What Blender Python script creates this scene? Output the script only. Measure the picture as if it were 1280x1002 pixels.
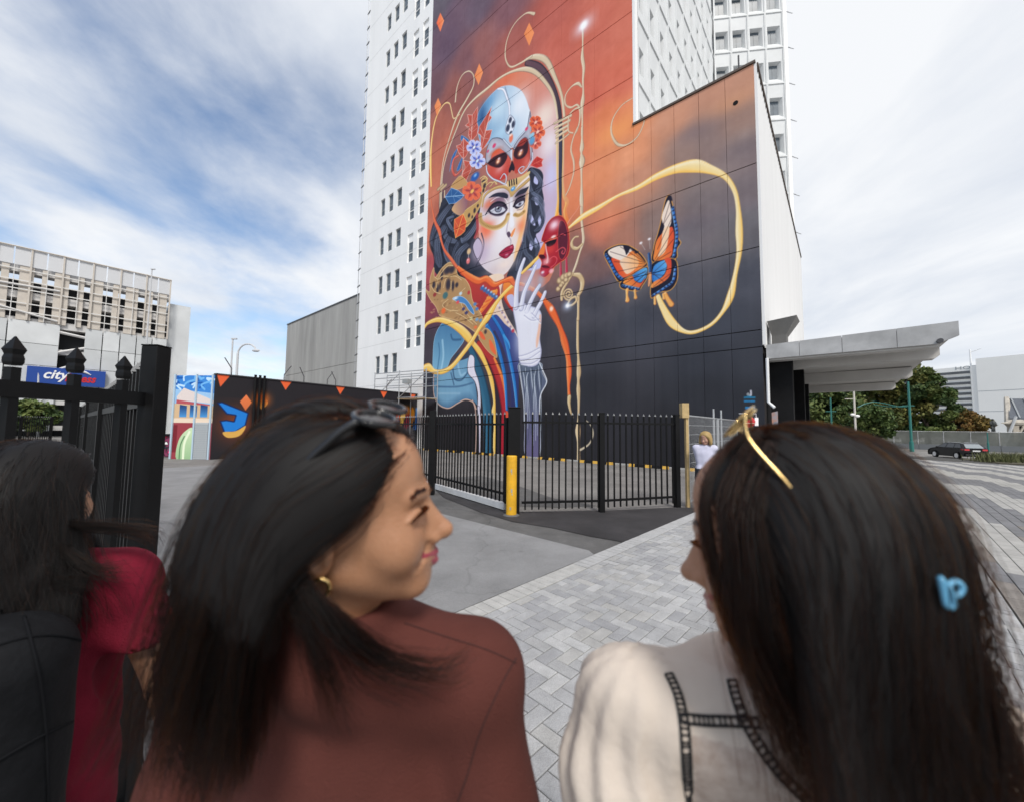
import bpy, math, random
import numpy as np
from mathutils import Vector, Matrix, noise as mnoise

sc = bpy.context.scene
for o in list(bpy.data.objects):
    bpy.data.objects.remove(o)
random.seed(7)
rng = np.random.default_rng(7)
PI = math.pi

# ------------------------------------------------------------------ camera
F_PX, PITCH, ROLL, EYE = 480.0, 0.0658, -0.01137, 1.6      # focal length in px of a 1280 px wide frame
cp, sp, cr, sr = math.cos(PITCH), math.sin(PITCH), math.cos(ROLL), math.sin(ROLL)
CAM = np.array([[1, 0, 0], [0, sp, cp], [0, -cp, sp]]) @ np.array([[cr, -sr, 0], [sr, cr, 0], [0, 0, 1]])
cd = bpy.data.cameras.new('camera')
cam = bpy.data.objects.new('camera', cd)
sc.collection.objects.link(cam)
cd.sensor_width = 36
cd.lens = F_PX / 1280 * 36
cd.clip_start, cd.clip_end = 0.05, 6000
cx, cy, cz = CAM[:, 0], -CAM[:, 1], -CAM[:, 2]
cam.matrix_world = Matrix(((cx[0], cy[0], cz[0], 0), (cx[1], cy[1], cz[1], 0), (cx[2], cy[2], cz[2], EYE), (0, 0, 0, 1)))
cd.dof.use_dof = True
cd.dof.focus_distance = 3.2
cd.dof.aperture_fstop = 2.8
sc.camera = cam

# ------------------------------------------------------------------ light
SUN_EL, SUN_AZ = math.radians(48), math.radians(166)   # azimuth clockwise from +Y: behind the viewer, a little right
sun_dir = Vector((math.cos(SUN_EL) * math.sin(SUN_AZ), math.cos(SUN_EL) * math.cos(SUN_AZ), math.sin(SUN_EL)))
ld = bpy.data.lights.new('sun', 'SUN')
ld.energy = 2.0
ld.angle = math.radians(14)
ld.color = (1.0, 0.955, 0.89)
sun = bpy.data.objects.new('sun', ld)
sun.rotation_euler = sun_dir.to_track_quat('Z', 'Y').to_euler()
sc.collection.objects.link(sun)

wd = bpy.data.worlds.new('World')
sc.world = wd
wd.use_nodes = True
wt = wd.node_tree
wt.nodes.clear()
def wn(t, **kw):
    n = wt.nodes.new(t)
    for k, v in kw.items():
        setattr(n, k, v)
    return n
def wmath(op, a, b=None, c=None, clamp=False):
    n = wn('ShaderNodeMath', operation=op, use_clamp=clamp)
    for i, v in enumerate((a, b, c)):
        if v is None:
            continue
        if isinstance(v, (int, float)):
            n.inputs[i].default_value = v
        else:
            wt.links.new(v, n.inputs[i])
    return n.outputs[0]
SKY_K = 0.115
sky = wn('ShaderNodeTexSky', sky_type='NISHITA', sun_disc=False)
sky.sun_elevation, sky.sun_rotation = SUN_EL, SUN_AZ
sky.air_density, sky.dust_density, sky.ozone_density = 1.1, 0.6, 1.6
tc = wn('ShaderNodeTexCoord')
sep = wn('ShaderNodeSeparateXYZ')
wt.links.new(tc.outputs['Generated'], sep.inputs[0])
dz = wmath('MAXIMUM', wmath('ADD', sep.outputs[2], 0.16), 0.05)
comb = wn('ShaderNodeCombineXYZ')
wt.links.new(wmath('DIVIDE', sep.outputs[0], dz), comb.inputs[0])
wt.links.new(wmath('DIVIDE', sep.outputs[1], dz), comb.inputs[1])
def cloud_noise(scale, detail, rough, off, stretch=(1, 1, 1), rot=0.0, dist=0.0):
    mp = wn('ShaderNodeMapping')
    mp.inputs['Location'].default_value = off
    mp.inputs['Rotation'].default_value = (0, 0, rot)
    mp.inputs['Scale'].default_value = stretch
    wt.links.new(comb.outputs[0], mp.inputs[0])
    n = wn('ShaderNodeTexNoise')
    n.inputs['Scale'].default_value = scale
    n.inputs['Detail'].default_value = detail
    n.inputs['Roughness'].default_value = rough
    n.inputs['Distortion'].default_value = dist
    wt.links.new(mp.outputs[0], n.inputs['Vector'])
    return n.outputs[0]
n1 = cloud_noise(0.95, 7, 0.50, (1.3, 4.4, 0), (1.0, 0.78, 1), 0.75, 0.15)
n2 = cloud_noise(3.3, 7, 0.58, (7.1, 2.0, 0), (1, 0.8, 1), 0.4, 0.2)
side = wmath('MULTIPLY', sep.outputs[0], 0.26)          # thicker cover towards the right-hand half of the sky
dens = wmath('ADD', wmath('ADD', n1, side), wmath('MULTIPLY', n2, 0.34))
horizon = wmath('MULTIPLY', wmath('SUBTRACT', 0.35, sep.outputs[2]), 0.25, clamp=True)
dens = wmath('ADD', dens, horizon)
mr = wn('ShaderNodeMapRange', interpolation_type='SMOOTHSTEP')
mr.inputs[1].default_value, mr.inputs[2].default_value = 0.34, 0.65
wt.links.new(dens, mr.inputs[0])
cover = wmath('MULTIPLY', mr.outputs[0], 0.96)
grey = cloud_noise(1.5, 7, 0.6, (3.0, 9.0, 0), (1, 0.6, 1), 0.6, 0.4)
cr2 = wn('ShaderNodeValToRGB')
cr2.color_ramp.elements[0].position, cr2.color_ramp.elements[1].position = 0.34, 0.62
cr2.color_ramp.elements[0].color = (4.6, 4.88, 5.35, 1)
cr2.color_ramp.elements[1].color = (5.9, 6.0, 6.15, 1)
wt.links.new(grey, cr2.inputs[0])
tint = wn('ShaderNodeMix', data_type='RGBA', blend_type='MULTIPLY')
tint.inputs[0].default_value = 1.0
wt.links.new(sky.outputs[0], tint.inputs[6])
tint.inputs[7].default_value = (0.95, 1.0, 1.05, 1)
mx = wn('ShaderNodeMix', data_type='RGBA')
wt.links.new(cover, mx.inputs[0])
wt.links.new(tint.outputs[2], mx.inputs[6])
wt.links.new(cr2.outputs[0], mx.inputs[7])
bg = wn('ShaderNodeBackground')
bg.inputs[1].default_value = SKY_K
wt.links.new(mx.outputs[2], bg.inputs[0])
wo = wn('ShaderNodeOutputWorld')
wt.links.new(bg.outputs[0], wo.inputs[0])

vs = sc.view_settings
sc.display_settings.display_device = 'sRGB'
vs.view_transform, vs.look, vs.gamma, vs.use_curve_mapping = 'Standard', 'None', 1.0, False
vs.exposure = 0.5
sc.cycles.max_bounces = 6
sc.cycles.transparent_max_bounces = 12
sc.cycles.use_denoising = True

# ------------------------------------------------------------------ helpers
def ray(x, y):
    return CAM @ np.array([(x - 640) / F_PX, (y - 501) / F_PX, 1.0])
ORG = np.array([0, 0, EYE])
def gnd(x, y, z=0.0):                      # where the line of sight of a photo pixel meets height z
    d = ray(x, y)
    return ORG + d * ((z - EYE) / d[2])
def at(x, y, Y):                           # ... and where it reaches the depth Y
    d = ray(x, y)
    return ORG + d * (Y / d[1])
def on_plane(x, y, P, n):
    d = ray(x, y)
    return ORG + d * (((P - ORG) @ n) / (d @ n))
def smooth01(x):
    x = max(0.0, min(1.0, x))
    return x * x * (3 - 2 * x)
def zt(X, Y=0):                            # the street falls gently towards the right
    return -0.9 * smooth01((X - 9) / 36)

def lin(c):
    return tuple(((v / 255) / 12.92 if v / 255 <= 0.04045 else ((v / 255 + 0.055) / 1.055) ** 2.4) for v in c)

MATS = {}
def mat(name, col, rough=0.6, var=0.0, vscale=8.0, bump=0.0, bscale=60.0, metal=0.0, spec=0.5, vcol=None, streak=False, trans=0.0, coat=0.0, detail=6.0, sss=0.0, stain=0.0, cracks=0.0):
    """Principled material: base colour varied by object-space noise, fine relief from a second noise."""
    if name in MATS:
        return MATS[name]
    m = bpy.data.materials.new(name)
    m.use_nodes = True
    nt = m.node_tree
    b = nt.nodes['Principled BSDF']
    b.inputs['Roughness'].default_value = rough
    b.inputs['Metallic'].default_value = metal
    b.inputs['Specular IOR Level'].default_value = spec
    b.inputs['Base Color'].default_value = (*col, 1)
    if trans:
        b.inputs['Transmission Weight'].default_value = trans
    if coat:
        b.inputs['Coat Weight'].default_value = coat
        b.inputs['Coat Roughness'].default_value = 0.05
    if sss:
        b.inputs['Subsurface Weight'].default_value = sss
        b.inputs['Subsurface Radius'].default_value = (0.012, 0.005, 0.003)
        b.inputs['Subsurface Scale'].default_value = 1.0
    geo = nt.nodes.new('ShaderNodeNewGeometry')
    if var:
        n = nt.nodes.new('ShaderNodeTexNoise')
        n.inputs['Scale'].default_value = vscale
        n.inputs['Detail'].default_value = detail
        n.inputs['Roughness'].default_value = 0.62
        if streak:
            mp = nt.nodes.new('ShaderNodeMapping')
            mp.inputs['Scale'].default_value = (1, 1, 0.12)
            nt.links.new(geo.outputs['Position'], mp.inputs[0])
            nt.links.new(mp.outputs[0], n.inputs['Vector'])
        else:
            nt.links.new(geo.outputs['Position'], n.inputs['Vector'])
        r = nt.nodes.new('ShaderNodeValToRGB')
        r.color_ramp.elements[0].position, r.color_ramp.elements[1].position = 0.3, 0.7
        lo = vcol if vcol else tuple(c * (1 - var) for c in col)
        r.color_ramp.elements[0].color = (*lo, 1)
        r.color_ramp.elements[1].color = (*[min(1, c * (1 + (var if not vcol else 0) * 0.6)) for c in col], 1)
        nt.links.new(n.outputs[0], r.inputs[0])
        nt.links.new(r.outputs[0], b.inputs['Base Color'])
    if stain or cracks:
        src = b.inputs['Base Color'].links[0].from_socket if b.inputs['Base Color'].links else None
        def mulc(src, fac):
            mu = nt.nodes.new('ShaderNodeMix'); mu.data_type = 'RGBA'; mu.blend_type = 'MULTIPLY'; mu.inputs[0].default_value = 1
            if src is None: mu.inputs[6].default_value = (*col, 1)
            else: nt.links.new(src, mu.inputs[6])
            nt.links.new(fac, mu.inputs[7]); nt.links.new(mu.outputs[2], b.inputs['Base Color'])
            return mu.outputs[2]
        def ramp(sock, p0, p1, v0, v1):
            r_ = nt.nodes.new('ShaderNodeValToRGB'); e = r_.color_ramp.elements
            e[0].position, e[1].position = p0, p1; e[0].color = (v0, v0, v0, 1); e[1].color = (v1, v1, v1, 1)
            nt.links.new(sock, r_.inputs[0]); return r_.outputs[0]
        def noise_(scale, det=5, ro=.6):
            q = nt.nodes.new('ShaderNodeTexNoise'); q.inputs['Scale'].default_value = scale; q.inputs['Detail'].default_value = det; q.inputs['Roughness'].default_value = ro
            nt.links.new(geo.outputs['Position'], q.inputs['Vector']); return q.outputs[0]
        if stain:
            src = mulc(src, ramp(noise_(.55, 8, .68), .36, .60, 1 - stain, 1.0))       # broad damp and oil stains
            src = mulc(src, ramp(noise_(3.1, 4, .5), .66, .72, 1.0, 1 - stain * .8))     # small spots, gum
            src = mulc(src, ramp(noise_(170, 2, .6), .35, .65, .80, 1.12))               # grit
        if cracks:
            vo = nt.nodes.new('ShaderNodeTexVoronoi'); vo.feature = 'DISTANCE_TO_EDGE'; vo.inputs['Scale'].default_value = .42
            wv = nt.nodes.new('ShaderNodeVectorMath'); wv.operation = 'MULTIPLY_ADD'
            nq = nt.nodes.new('ShaderNodeTexNoise'); nq.inputs['Scale'].default_value = 2.2; nq.inputs['Detail'].default_value = 6
            nt.links.new(geo.outputs['Position'], nq.inputs['Vector'])
            nt.links.new(nq.outputs[1], wv.inputs[0]); wv.inputs[1].default_value = (.55, .55, 0); nt.links.new(geo.outputs['Position'], wv.inputs[2])
            nt.links.new(wv.outputs[0], vo.inputs['Vector'])
            src = mulc(src, ramp(vo.outputs['Distance'], .0, .006, 1 - cracks, 1.0))
    if bump:
        n2 = nt.nodes.new('ShaderNodeTexNoise')
        n2.inputs['Scale'].default_value = bscale
        n2.inputs['Detail'].default_value = 5
        nt.links.new(geo.outputs['Position'], n2.inputs['Vector'])
        bp = nt.nodes.new('ShaderNodeBump')
        bp.inputs['Strength'].default_value = bump
        bp.inputs['Distance'].default_value = 0.02
        nt.links.new(n2.outputs[0], bp.inputs['Height'])
        nt.links.new(bp.outputs[0], b.inputs['Normal'])
    MATS[name] = m
    return m

WORLD_ORG = {}
def tag(o, label=None, cat=None, group=None, kind=None):
    if label: o['label'] = label
    if cat: o['category'] = cat
    if group: o['group'] = group
    if kind: o['kind'] = kind
    return o
def empty(name, loc, label=None, cat=None, group=None, kind=None):
    o = bpy.data.objects.new(name, None)
    o.empty_display_size = 0.2
    sc.collection.objects.link(o)
    o.location = loc
    WORLD_ORG[o.name] = np.array(loc, float)
    return tag(o, label, cat, group, kind)

class MB:
    """Collects boxes, tubes, quads in world metres; build() links them as one mesh object."""
    def __init__(self):
        self.v, self.f, self.mi = [], [], []
        self.m = 0
    def add(self, vs_, fs_):
        n = len(self.v)
        self.v.extend([tuple(p) for p in vs_])
        self.f.extend([tuple(i + n for i in f) for f in fs_])
        self.mi.extend([self.m] * len(fs_))
        return self
    def frame_box(self, o, u, v, w, a, b, c):   # box from corner o along the vectors u*a, v*b, w*c
        o = np.array(o, float); u = np.array(u, float) * a; v = np.array(v, float) * b; w = np.array(w, float) * c
        p = [o, o + u, o + u + v, o + v, o + w, o + u + w, o + u + v + w, o + v + w]
        fs = [(0, 3, 2, 1), (4, 5, 6, 7), (0, 1, 5, 4), (1, 2, 6, 5), (2, 3, 7, 6), (3, 0, 4, 7)]
        if np.dot(np.cross(u, v), w) < 0:
            fs = [f[::-1] for f in fs]
        return self.add(p, fs)
    def box(self, x0, y0, z0, x1, y1, z1):
        return self.frame_box((x0, y0, z0), (1, 0, 0), (0, 1, 0), (0, 0, 1), x1 - x0, y1 - y0, z1 - z0)
    def prism(self, poly, z0, z1):              # vertical prism on an anticlockwise xy polygon
        n = len(poly)
        vs_ = [(x, y, z0) for x, y in poly] + [(x, y, z1) for x, y in poly]
        fs = [tuple(range(n))[::-1], tuple(range(n, 2 * n))] + [(i, (i + 1) % n, n + (i + 1) % n, n + i) for i in range(n)]
        return self.add(vs_, fs)
    def extrude(self, pts, vec):                # flat polygon of 3-D points pushed along vec
        n = len(pts); vec = np.array(vec, float)
        vs_ = [np.array(p, float) for p in pts] + [np.array(p, float) + vec for p in pts]
        fs = [tuple(range(n))[::-1], tuple(range(n, 2 * n))] + [(i, (i + 1) % n, n + (i + 1) % n, n + i) for i in range(n)]
        return self.add(vs_, fs)
    def tube(self, pts, r, n=8, cap=True):
        pts = [Vector(p) for p in pts]
        rs = r if isinstance(r, (list, tuple)) else [r] * len(pts)
        vs_, fs = [], []
        up = Vector((0, 0, 1))
        prev = None
        for i, p in enumerate(pts):
            t = (pts[min(i + 1, len(pts) - 1)] - pts[max(i - 1, 0)]).normalized()
            if prev is None:
                a = t.cross(up if abs(t.z) < 0.95 else Vector((1, 0, 0))).normalized()
            else:
                a = (prev - t * prev.dot(t)).normalized()
            prev = a
            b = t.cross(a)
            for k in range(n):
                an = 2 * PI * k / n
                vs_.append(p + (a * math.cos(an) + b * math.sin(an)) * rs[i])
        for i in range(len(pts) - 1):
            for k in range(n):
                fs.append((i * n + k, i * n + (k + 1) % n, (i + 1) * n + (k + 1) % n, (i + 1) * n + k))
        if cap:
            fs.append(tuple(range(n))[::-1])
            fs.append(tuple((len(pts) - 1) * n + k for k in range(n)))
        return self.add(vs_, fs)
    def ball(self, c, r, n=10, m=6):
        rr = r if isinstance(r, (list, tuple)) else (r, r, r)
        vs_ = [(c[0], c[1], c[2] - rr[2])]
        for j in range(1, m):
            ph = PI * j / m
            for k in range(n):
                an = 2 * PI * k / n
                vs_.append((c[0] + rr[0] * math.sin(ph) * math.cos(an), c[1] + rr[1] * math.sin(ph) * math.sin(an), c[2] - rr[2] * math.cos(ph)))
        vs_.append((c[0], c[1], c[2] + rr[2]))
        fs = [(0, 1 + (k + 1) % n, 1 + k) for k in range(n)]
        for j in range(m - 2):
            for k in range(n):
                a = 1 + j * n
                fs.append((a + k, a + (k + 1) % n, a + n + (k + 1) % n, a + n + k))
        a = 1 + (m - 2) * n
        fs += [(a + k, a + (k + 1) % n, len(vs_) - 1) for k in range(n)]
        return self.add(vs_, fs)
    def mesh(self, name, mats, org=(0, 0, 0), smooth=False):
        me = bpy.data.meshes.new(name)
        vv = np.array(self.v, float) - np.array(org, float) if self.v else np.zeros((0, 3))
        me.from_pydata(vv.tolist(), [], self.f)
        for m in (mats if isinstance(mats, (list, tuple)) else [mats]):
            me.materials.append(m)
        if self.mi and max(self.mi) > 0:
            me.polygons.foreach_set('material_index', self.mi)
        if smooth:
            me.polygons.foreach_set('use_smooth', [True] * len(me.polygons))
        me.update()
        return me
    def build(self, name, mats, parent=None, smooth=False, label=None, cat=None, group=None, kind=None, base=None, bevel=0.0):
        org = np.array(base, float) if base is not None else (WORLD_ORG[parent.name] if parent else np.zeros(3))
        me = self.mesh(name, mats, org, smooth)
        o = bpy.data.objects.new(name, me)
        sc.collection.objects.link(o)
        if parent:
            o.parent = parent
            o.location = org - WORLD_ORG[parent.name]
        else:
            o.location = org
        WORLD_ORG[o.name] = org
        if bevel:
            bv = o.modifiers.new('edge', 'BEVEL')
            bv.width, bv.segments, bv.limit_method = bevel, 2, 'ANGLE'
        return tag(o, label, cat, group, kind)

def link_mesh(name, me, parent=None, loc=(0, 0, 0), label=None, cat=None, group=None, kind=None, rotz=0.0):
    """Another object on shared mesh data; loc is in world metres."""
    o = bpy.data.objects.new(name, me)
    sc.collection.objects.link(o)
    org = np.array(loc, float)
    if parent:
        o.parent = parent
        o.location = org - WORLD_ORG[parent.name]
    else:
        o.location = org
    o.rotation_euler = (0, 0, rotz)
    WORLD_ORG[o.name] = org
    return tag(o, label, cat, group, kind)

def copy_tree(o, parent=None):
    c = o.copy()
    sc.collection.objects.link(c)
    if parent:
        c.parent = parent
    for ch in list(o.children):
        copy_tree(ch, c)
    return c

def catmull(P, n=8, closed=False):
    P = np.array(P, float)
    N = len(P)
    out = []
    for i in range(N if closed else N - 1):
        if closed:
            p0, p1, p2, p3 = P[(i - 1) % N], P[i], P[(i + 1) % N], P[(i + 2) % N]
        else:
            p0, p1, p2, p3 = P[max(i - 1, 0)], P[i], P[i + 1], P[min(i + 2, N - 1)]
        for k in range(n):
            t = k / n
            out.append(0.5 * ((2 * p1) + (-p0 + p2) * t + (2 * p0 - 5 * p1 + 4 * p2 - p3) * t * t + (-p0 + 3 * p1 - 3 * p2 + p3) * t ** 3))
    if not closed:
        out.append(P[-1])
    return np.array(out)

# the frame of the painted building: corner C, direction W along the painted wall, R along the street side
WD = np.array([-0.76064103, 0.64917272, 0.0])
RD = np.array([0.64917272, 0.76064103, 0.0])
UP = np.array([0.0, 0.0, 1.0])
CRN = np.array([8.9463, 13.5699, 0.0])
def wp(s, t=0.0, z=0.0):
    return CRN + WD * s + RD * t + UP * z
# ------------------------------------------------------------------ ground
M_LOT = mat('car_park_asphalt', (0.26, 0.248, 0.236), 0.9, 0.22, 0.9, 0.5, 90, spec=.25, stain=.22, cracks=.2)
M_OLD = mat('worn_asphalt', (0.155, 0.152, 0.150), 0.88, 0.25, 1.6, 0.6, 110, spec=.3, stain=.3, cracks=.25)
M_LIGHT = mat('pale_asphalt', (0.285, 0.285, 0.288), 0.88, 0.12, 1.1, 0.6, 120, spec=.3, stain=.16, cracks=.15)
M_DARK = mat('fresh_asphalt', (0.060, 0.057, 0.060), 0.8, 0.35, 1.3, 0.6, 120, spec=.3, stain=.3)
M_SAND = mat('jointing_sand', (0.055, 0.052, 0.048), 0.95, 0.3, 20)
PAV = [mat('paver_%s' % n, c, 0.82, 0.16, 9, 0.35, 150, spec=.3, stain=.14) for n, c in (('pale', (0.475, 0.475, 0.475)), ('silver', (0.41, 0.412, 0.418)), ('grey', (0.355, 0.357, 0.368)), ('ash', (0.385, 0.385, 0.388)), ('warm', (0.43, 0.425, 0.415)))]
M_STRIPE_L = mat('plaza_stone_light', (0.44, 0.43, 0.41), 0.8, 0.14, 6, 0.3, 140, spec=.3, stain=.2)
M_STRIPE_D = mat('plaza_stone_dark', (0.215, 0.215, 0.225), 0.8, 0.22, 6, 0.3, 140, spec=.3, stain=.2)
M_STRIPE_B = mat('plaza_stone_brown', (0.26, 0.235, 0.215), 0.8, 0.22, 6, 0.3, 140, spec=.3, stain=.2)
M_KERB = mat('kerb_concrete', (0.42, 0.415, 0.40), 0.85, 0.2, 5, 0.3, 80)

def sheet(name, pts, z, m, kind='structure', n=1):
    mb = MB()
    mb.add([(x, y, z + zt(x, y)) for x, y in pts], [tuple(range(len(pts)))])
    return mb.build(name, m, kind=kind)
g = MB()
xs = [-900, -200, -60, -20, 0, 9] + [9 + 2 * k for k in range(1, 19)] + [60, 120, 300, 900]
ys = [-60, -10, 0, 10, 20, 40, 80, 160, 400, 1500]
g.add([(x, y, zt(x, y)) for y in ys for x in xs], [(j * len(xs) + i, j * len(xs) + i + 1, (j + 1) * len(xs) + i + 1, (j + 1) * len(xs) + i) for j in range(len(ys) - 1) for i in range(len(xs) - 1)])
g.build('ground', M_LOT, kind='structure')

# pavement axes: u along the kerb line, v across it to the right
PO = np.array([-0.54, 3.28]); UD = np.array([0.700, 0.714]); VD = np.array([0.714, -0.700])
def uv2(u, v): return PO + UD * u + VD * v
gate_a, gate_b = gnd(545, 613)[:2], gnd(632, 640)[:2]
post_m, post_r = gnd(752, 640)[:2], gnd(845, 634)[:2]
ga = gate_a + (gate_a - gate_b) * 3.0
e1, e2 = gnd(548, 641)[:2], gnd(736, 688)[:2]
e0 = e1 + (e1 - e2) * 4
sheet('driveway', [tuple(ga), tuple(uv2(-14, 0) + (-14, 10)), tuple(uv2(-14, -.02)), tuple(uv2(6.0, -.02)), tuple(post_r), tuple(post_m), tuple(gate_b)], 0.004, M_OLD)
k1 = uv2(2.35, -.02)
sheet('driveway_pale_asphalt', [tuple(e0), tuple(uv2(-14, 0) + (-12, 8)), tuple(uv2(-14, -.02)), tuple(uv2(2.3, -.02)), tuple(e2), tuple(e1)], 0.008, M_LIGHT)
dk = [gnd(*p)[:2] for p in ((555, 622), (600, 640), (640, 652), (690, 660), (740, 671), (775, 677))]
sheet('driveway_fresh_asphalt', [tuple(p) for p in dk] + [tuple(uv2(3.0, -.02)), tuple(uv2(6.4, -.02)), tuple(post_r), tuple(post_m + (0, .1)), tuple(gate_b), tuple(gate_a)], 0.012, M_DARK)
inner = [gnd(*p)[:2] for p in ((556, 597), (600, 594), (640, 604), (690, 622), (748, 632), (700, 634), (640, 632), (560, 606))]
sheet('car_park_patch', [tuple(p) for p in inner], 0.006, M_OLD)

# pavers: herringbone on the footpath, running bond with zigzag stripes on the plaza
L_, J_ = 0.20, 0.006
def paver_mesh(name, du, dv, m, h=0.03):
    mb = MB(); b = 0.004
    du -= J_; dv -= J_
    lo = [(-du / 2, -dv / 2), (du / 2, -dv / 2), (du / 2, dv / 2), (-du / 2, dv / 2)]
    hi = [(x * (1 - 2 * b / du), y * (1 - 2 * b / dv)) for x, y in lo]
    P = [uv2(*p) - PO for p in lo]; Q = [uv2(*p) - PO for p in hi]
    vs_ = [(p[0], p[1], 0) for p in P] + [(p[0], p[1], h - b) for p in P] + [(p[0], p[1], h) for p in Q]
    fs = [(0, 4, 5, 1), (1, 5, 6, 2), (2, 6, 7, 3), (3, 7, 4, 0), (4, 8, 9, 5), (5, 9, 10, 6), (6, 10, 11, 7), (7, 11, 8, 4), (8, 11, 10, 9)]
    mb.add(vs_, fs)
    return mb.mesh(name, m)
path = MB()
pp = [uv2(-6, -.02), uv2(14, -.02), uv2(14, 3.42), uv2(-6, 3.42)]
path.add([(p[0], p[1], 0.016) for p in pp], [(0, 3, 2, 1)])
footpath = path.build('footpath', M_SAND, kind='structure', base=(0, 0, 0))
def herring(umin, umax, vmin, vmax):
    a = 0.10
    out = []
    n0, n1 = int(umin / a) - 4, int(umax / a) + 4
    m0, m1 = int(vmin / a) - 4, int(vmax / a) + 4
    for i in range(n0, n1):
        for j in range(m0, m1):
            k = (i - j) % 4
            if k == 0:
                out.append(((i + 1) * a, (j + .5) * a, .20, .10))
            if (i - j) % 4 == 3:
                out.append(((i + .5) * a, (j + 1) * a, .10, .20))
    res = []
    for cu, cv, du, dv in out:          # pavers cut to fit along the edges
        u0, u1 = max(cu - du / 2, umin), min(cu + du / 2, umax); v0, v1 = max(cv - dv / 2, vmin), min(cv + dv / 2, vmax)
        if u1 - u0 > .03 and v1 - v0 > .03: res.append(((u0 + u1) / 2, (v0 + v1) / 2, round(u1 - u0, 4), round(v1 - v0, 4)))
    return res
def px_of(p):
    c = CAM.T @ (np.array([p[0], p[1], 0.03]) - ORG)
    if c[2] < 0.2: return None
    return c[0] / c[2] * F_PX + 640, c[1] / c[2] * F_PX + 501, c[2]
H = herring(-5, 14, 0.212, 3.40)
head = [((k + .5) * .10 - 5, .105, .10, .20) for k in range(190)]
cand = []
for t in H + head:
    p = uv2(t[0], t[1]); q = px_of(p)
    vis = q is not None and 545 < q[0] < 940 and 640 < q[1] < 1030
    cand.append(((q[2] if vis else 99 + (q[2] if q else 0)), t, p))
cand.sort(key=lambda c: c[0])
meshes = {}
rest = [MB() for _ in PAV]
HEAD_M = mat('paver_header', (0.43, 0.425, 0.41), 0.82, 0.18, 9, 0.35, 150, spec=.3)
for n, (d, t, p) in enumerate(cand):
    ci = int(rng.choice(5, p=[.22, .25, .2, .2, .13]))
    m = PAV[ci]
    ish = abs(t[1] - .105) < 1e-6
    if ish: m, ci = HEAD_M, 0
    z = 0.0 + zt(*p) + rng.uniform(-.0012, .0012)
    if n < 300 and d < 99:
        key = (ish, ci, t[2], t[3])
        if key not in meshes: meshes[key] = paver_mesh('paver', t[2], t[3], m)
        link_mesh('paver', meshes[key], footpath, (p[0], p[1], z), rotz=rng.uniform(-.006, .006))
    else:
        du, dv = (t[2] - J_) / 2, (t[3] - J_) / 2
        c4 = [uv2(t[0] + a * du, t[1] + b * dv) for a, b in ((-1, -1), (1, -1), (1, 1), (-1, 1))]
        mb = rest[ci]
        mb.add([(c[0], c[1], z + .012) for c in c4] + [(c[0], c[1], z + .03) for c in c4], [(0, 4, 5, 1), (1, 5, 6, 2), (2, 6, 7, 3), (3, 7, 4, 0), (4, 7, 6, 5)])
allp = MB()
for ci, mb in enumerate(rest):
    allp.m = ci; allp.add(mb.v, mb.f)
allp.build('more_pavers', PAV, footpath, kind='stuff')

pz = MB()
pts = [(u, v) for u in (-6, 6, 14, 22, 30, 40, 52) for v in (3.40, 10, 18, 30)]
pz.add([(*uv2(u, v), 0.014 + zt(*uv2(u, v))) for u, v in pts], [(i * 4 + j, i * 4 + j + 1, i * 4 + j + 5, i * 4 + j + 4) for i in range(6) for j in range(3)])
pz.add([(*uv2(u, v), 0.0135 + zt(*uv2(u, v))) for u, v in ((14.02, 0), (14.02, 3.419), (30, 3.419), (30, 0), (48, 3.419), (48, 0))], [(0, 1, 2, 3), (3, 2, 4, 5)])
plaza = pz.build('plaza', M_SAND, kind='structure', base=(0, 0, 0))
e1v, e2v = np.array([.995, -.0995]), np.array([-.6, -.8])
Minv = np.linalg.inv(np.array([e1v, e2v]).T)
def stripe(u, v):
    al, be = Minv @ np.array([u - 10.6, v - 3.75])
    cnt = 0
    for n in range(-4, 16):
        a_, b_ = al - 2.44 * n, be + .78 * n
        cnt += b_ < 0.7 * math.floor(a_ / 5.0) + .7
    return cnt % 2
big = [MB(), MB(), MB()]
cand = []
r_ = 0
v = 0.0 + .02
while v < 26:
    if abs(v - 3.47) < .076: v = 3.408
    far = v > 12
    dv, du = (.15, .30) if not far else (.30, .60)
    u = (-3 if v > 3.40 else 14.04) + (r_ % 2) * du / 2
    while u < 46:
        p = uv2(u + du / 2, v + dv / 2)
        q = px_of(p)
        if q is not None and q[0] < 1500 and q[0] > 500:
            st_ = stripe(u + du / 2, v + dv / 2)
            ci = 0 if st_ == 0 else (2 if u < 8.5 and (rng.random() < .25 or int(u * 1.3) % 4 == 0) else 1)
            if v < 3.6 and False: ci = 1
            vis = 1165 < q[0] < 1300 and q[1] < 1030
            cand.append((q[2] if vis else 99 + q[2], u + du / 2, v + dv / 2, du, dv, ci, p))
        u += du
    v += dv
    r_ += 1
cand.sort(key=lambda c: c[0])
SM = [M_STRIPE_L, M_STRIPE_D, M_STRIPE_B]
meshes = {}
allz = MB()
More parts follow.
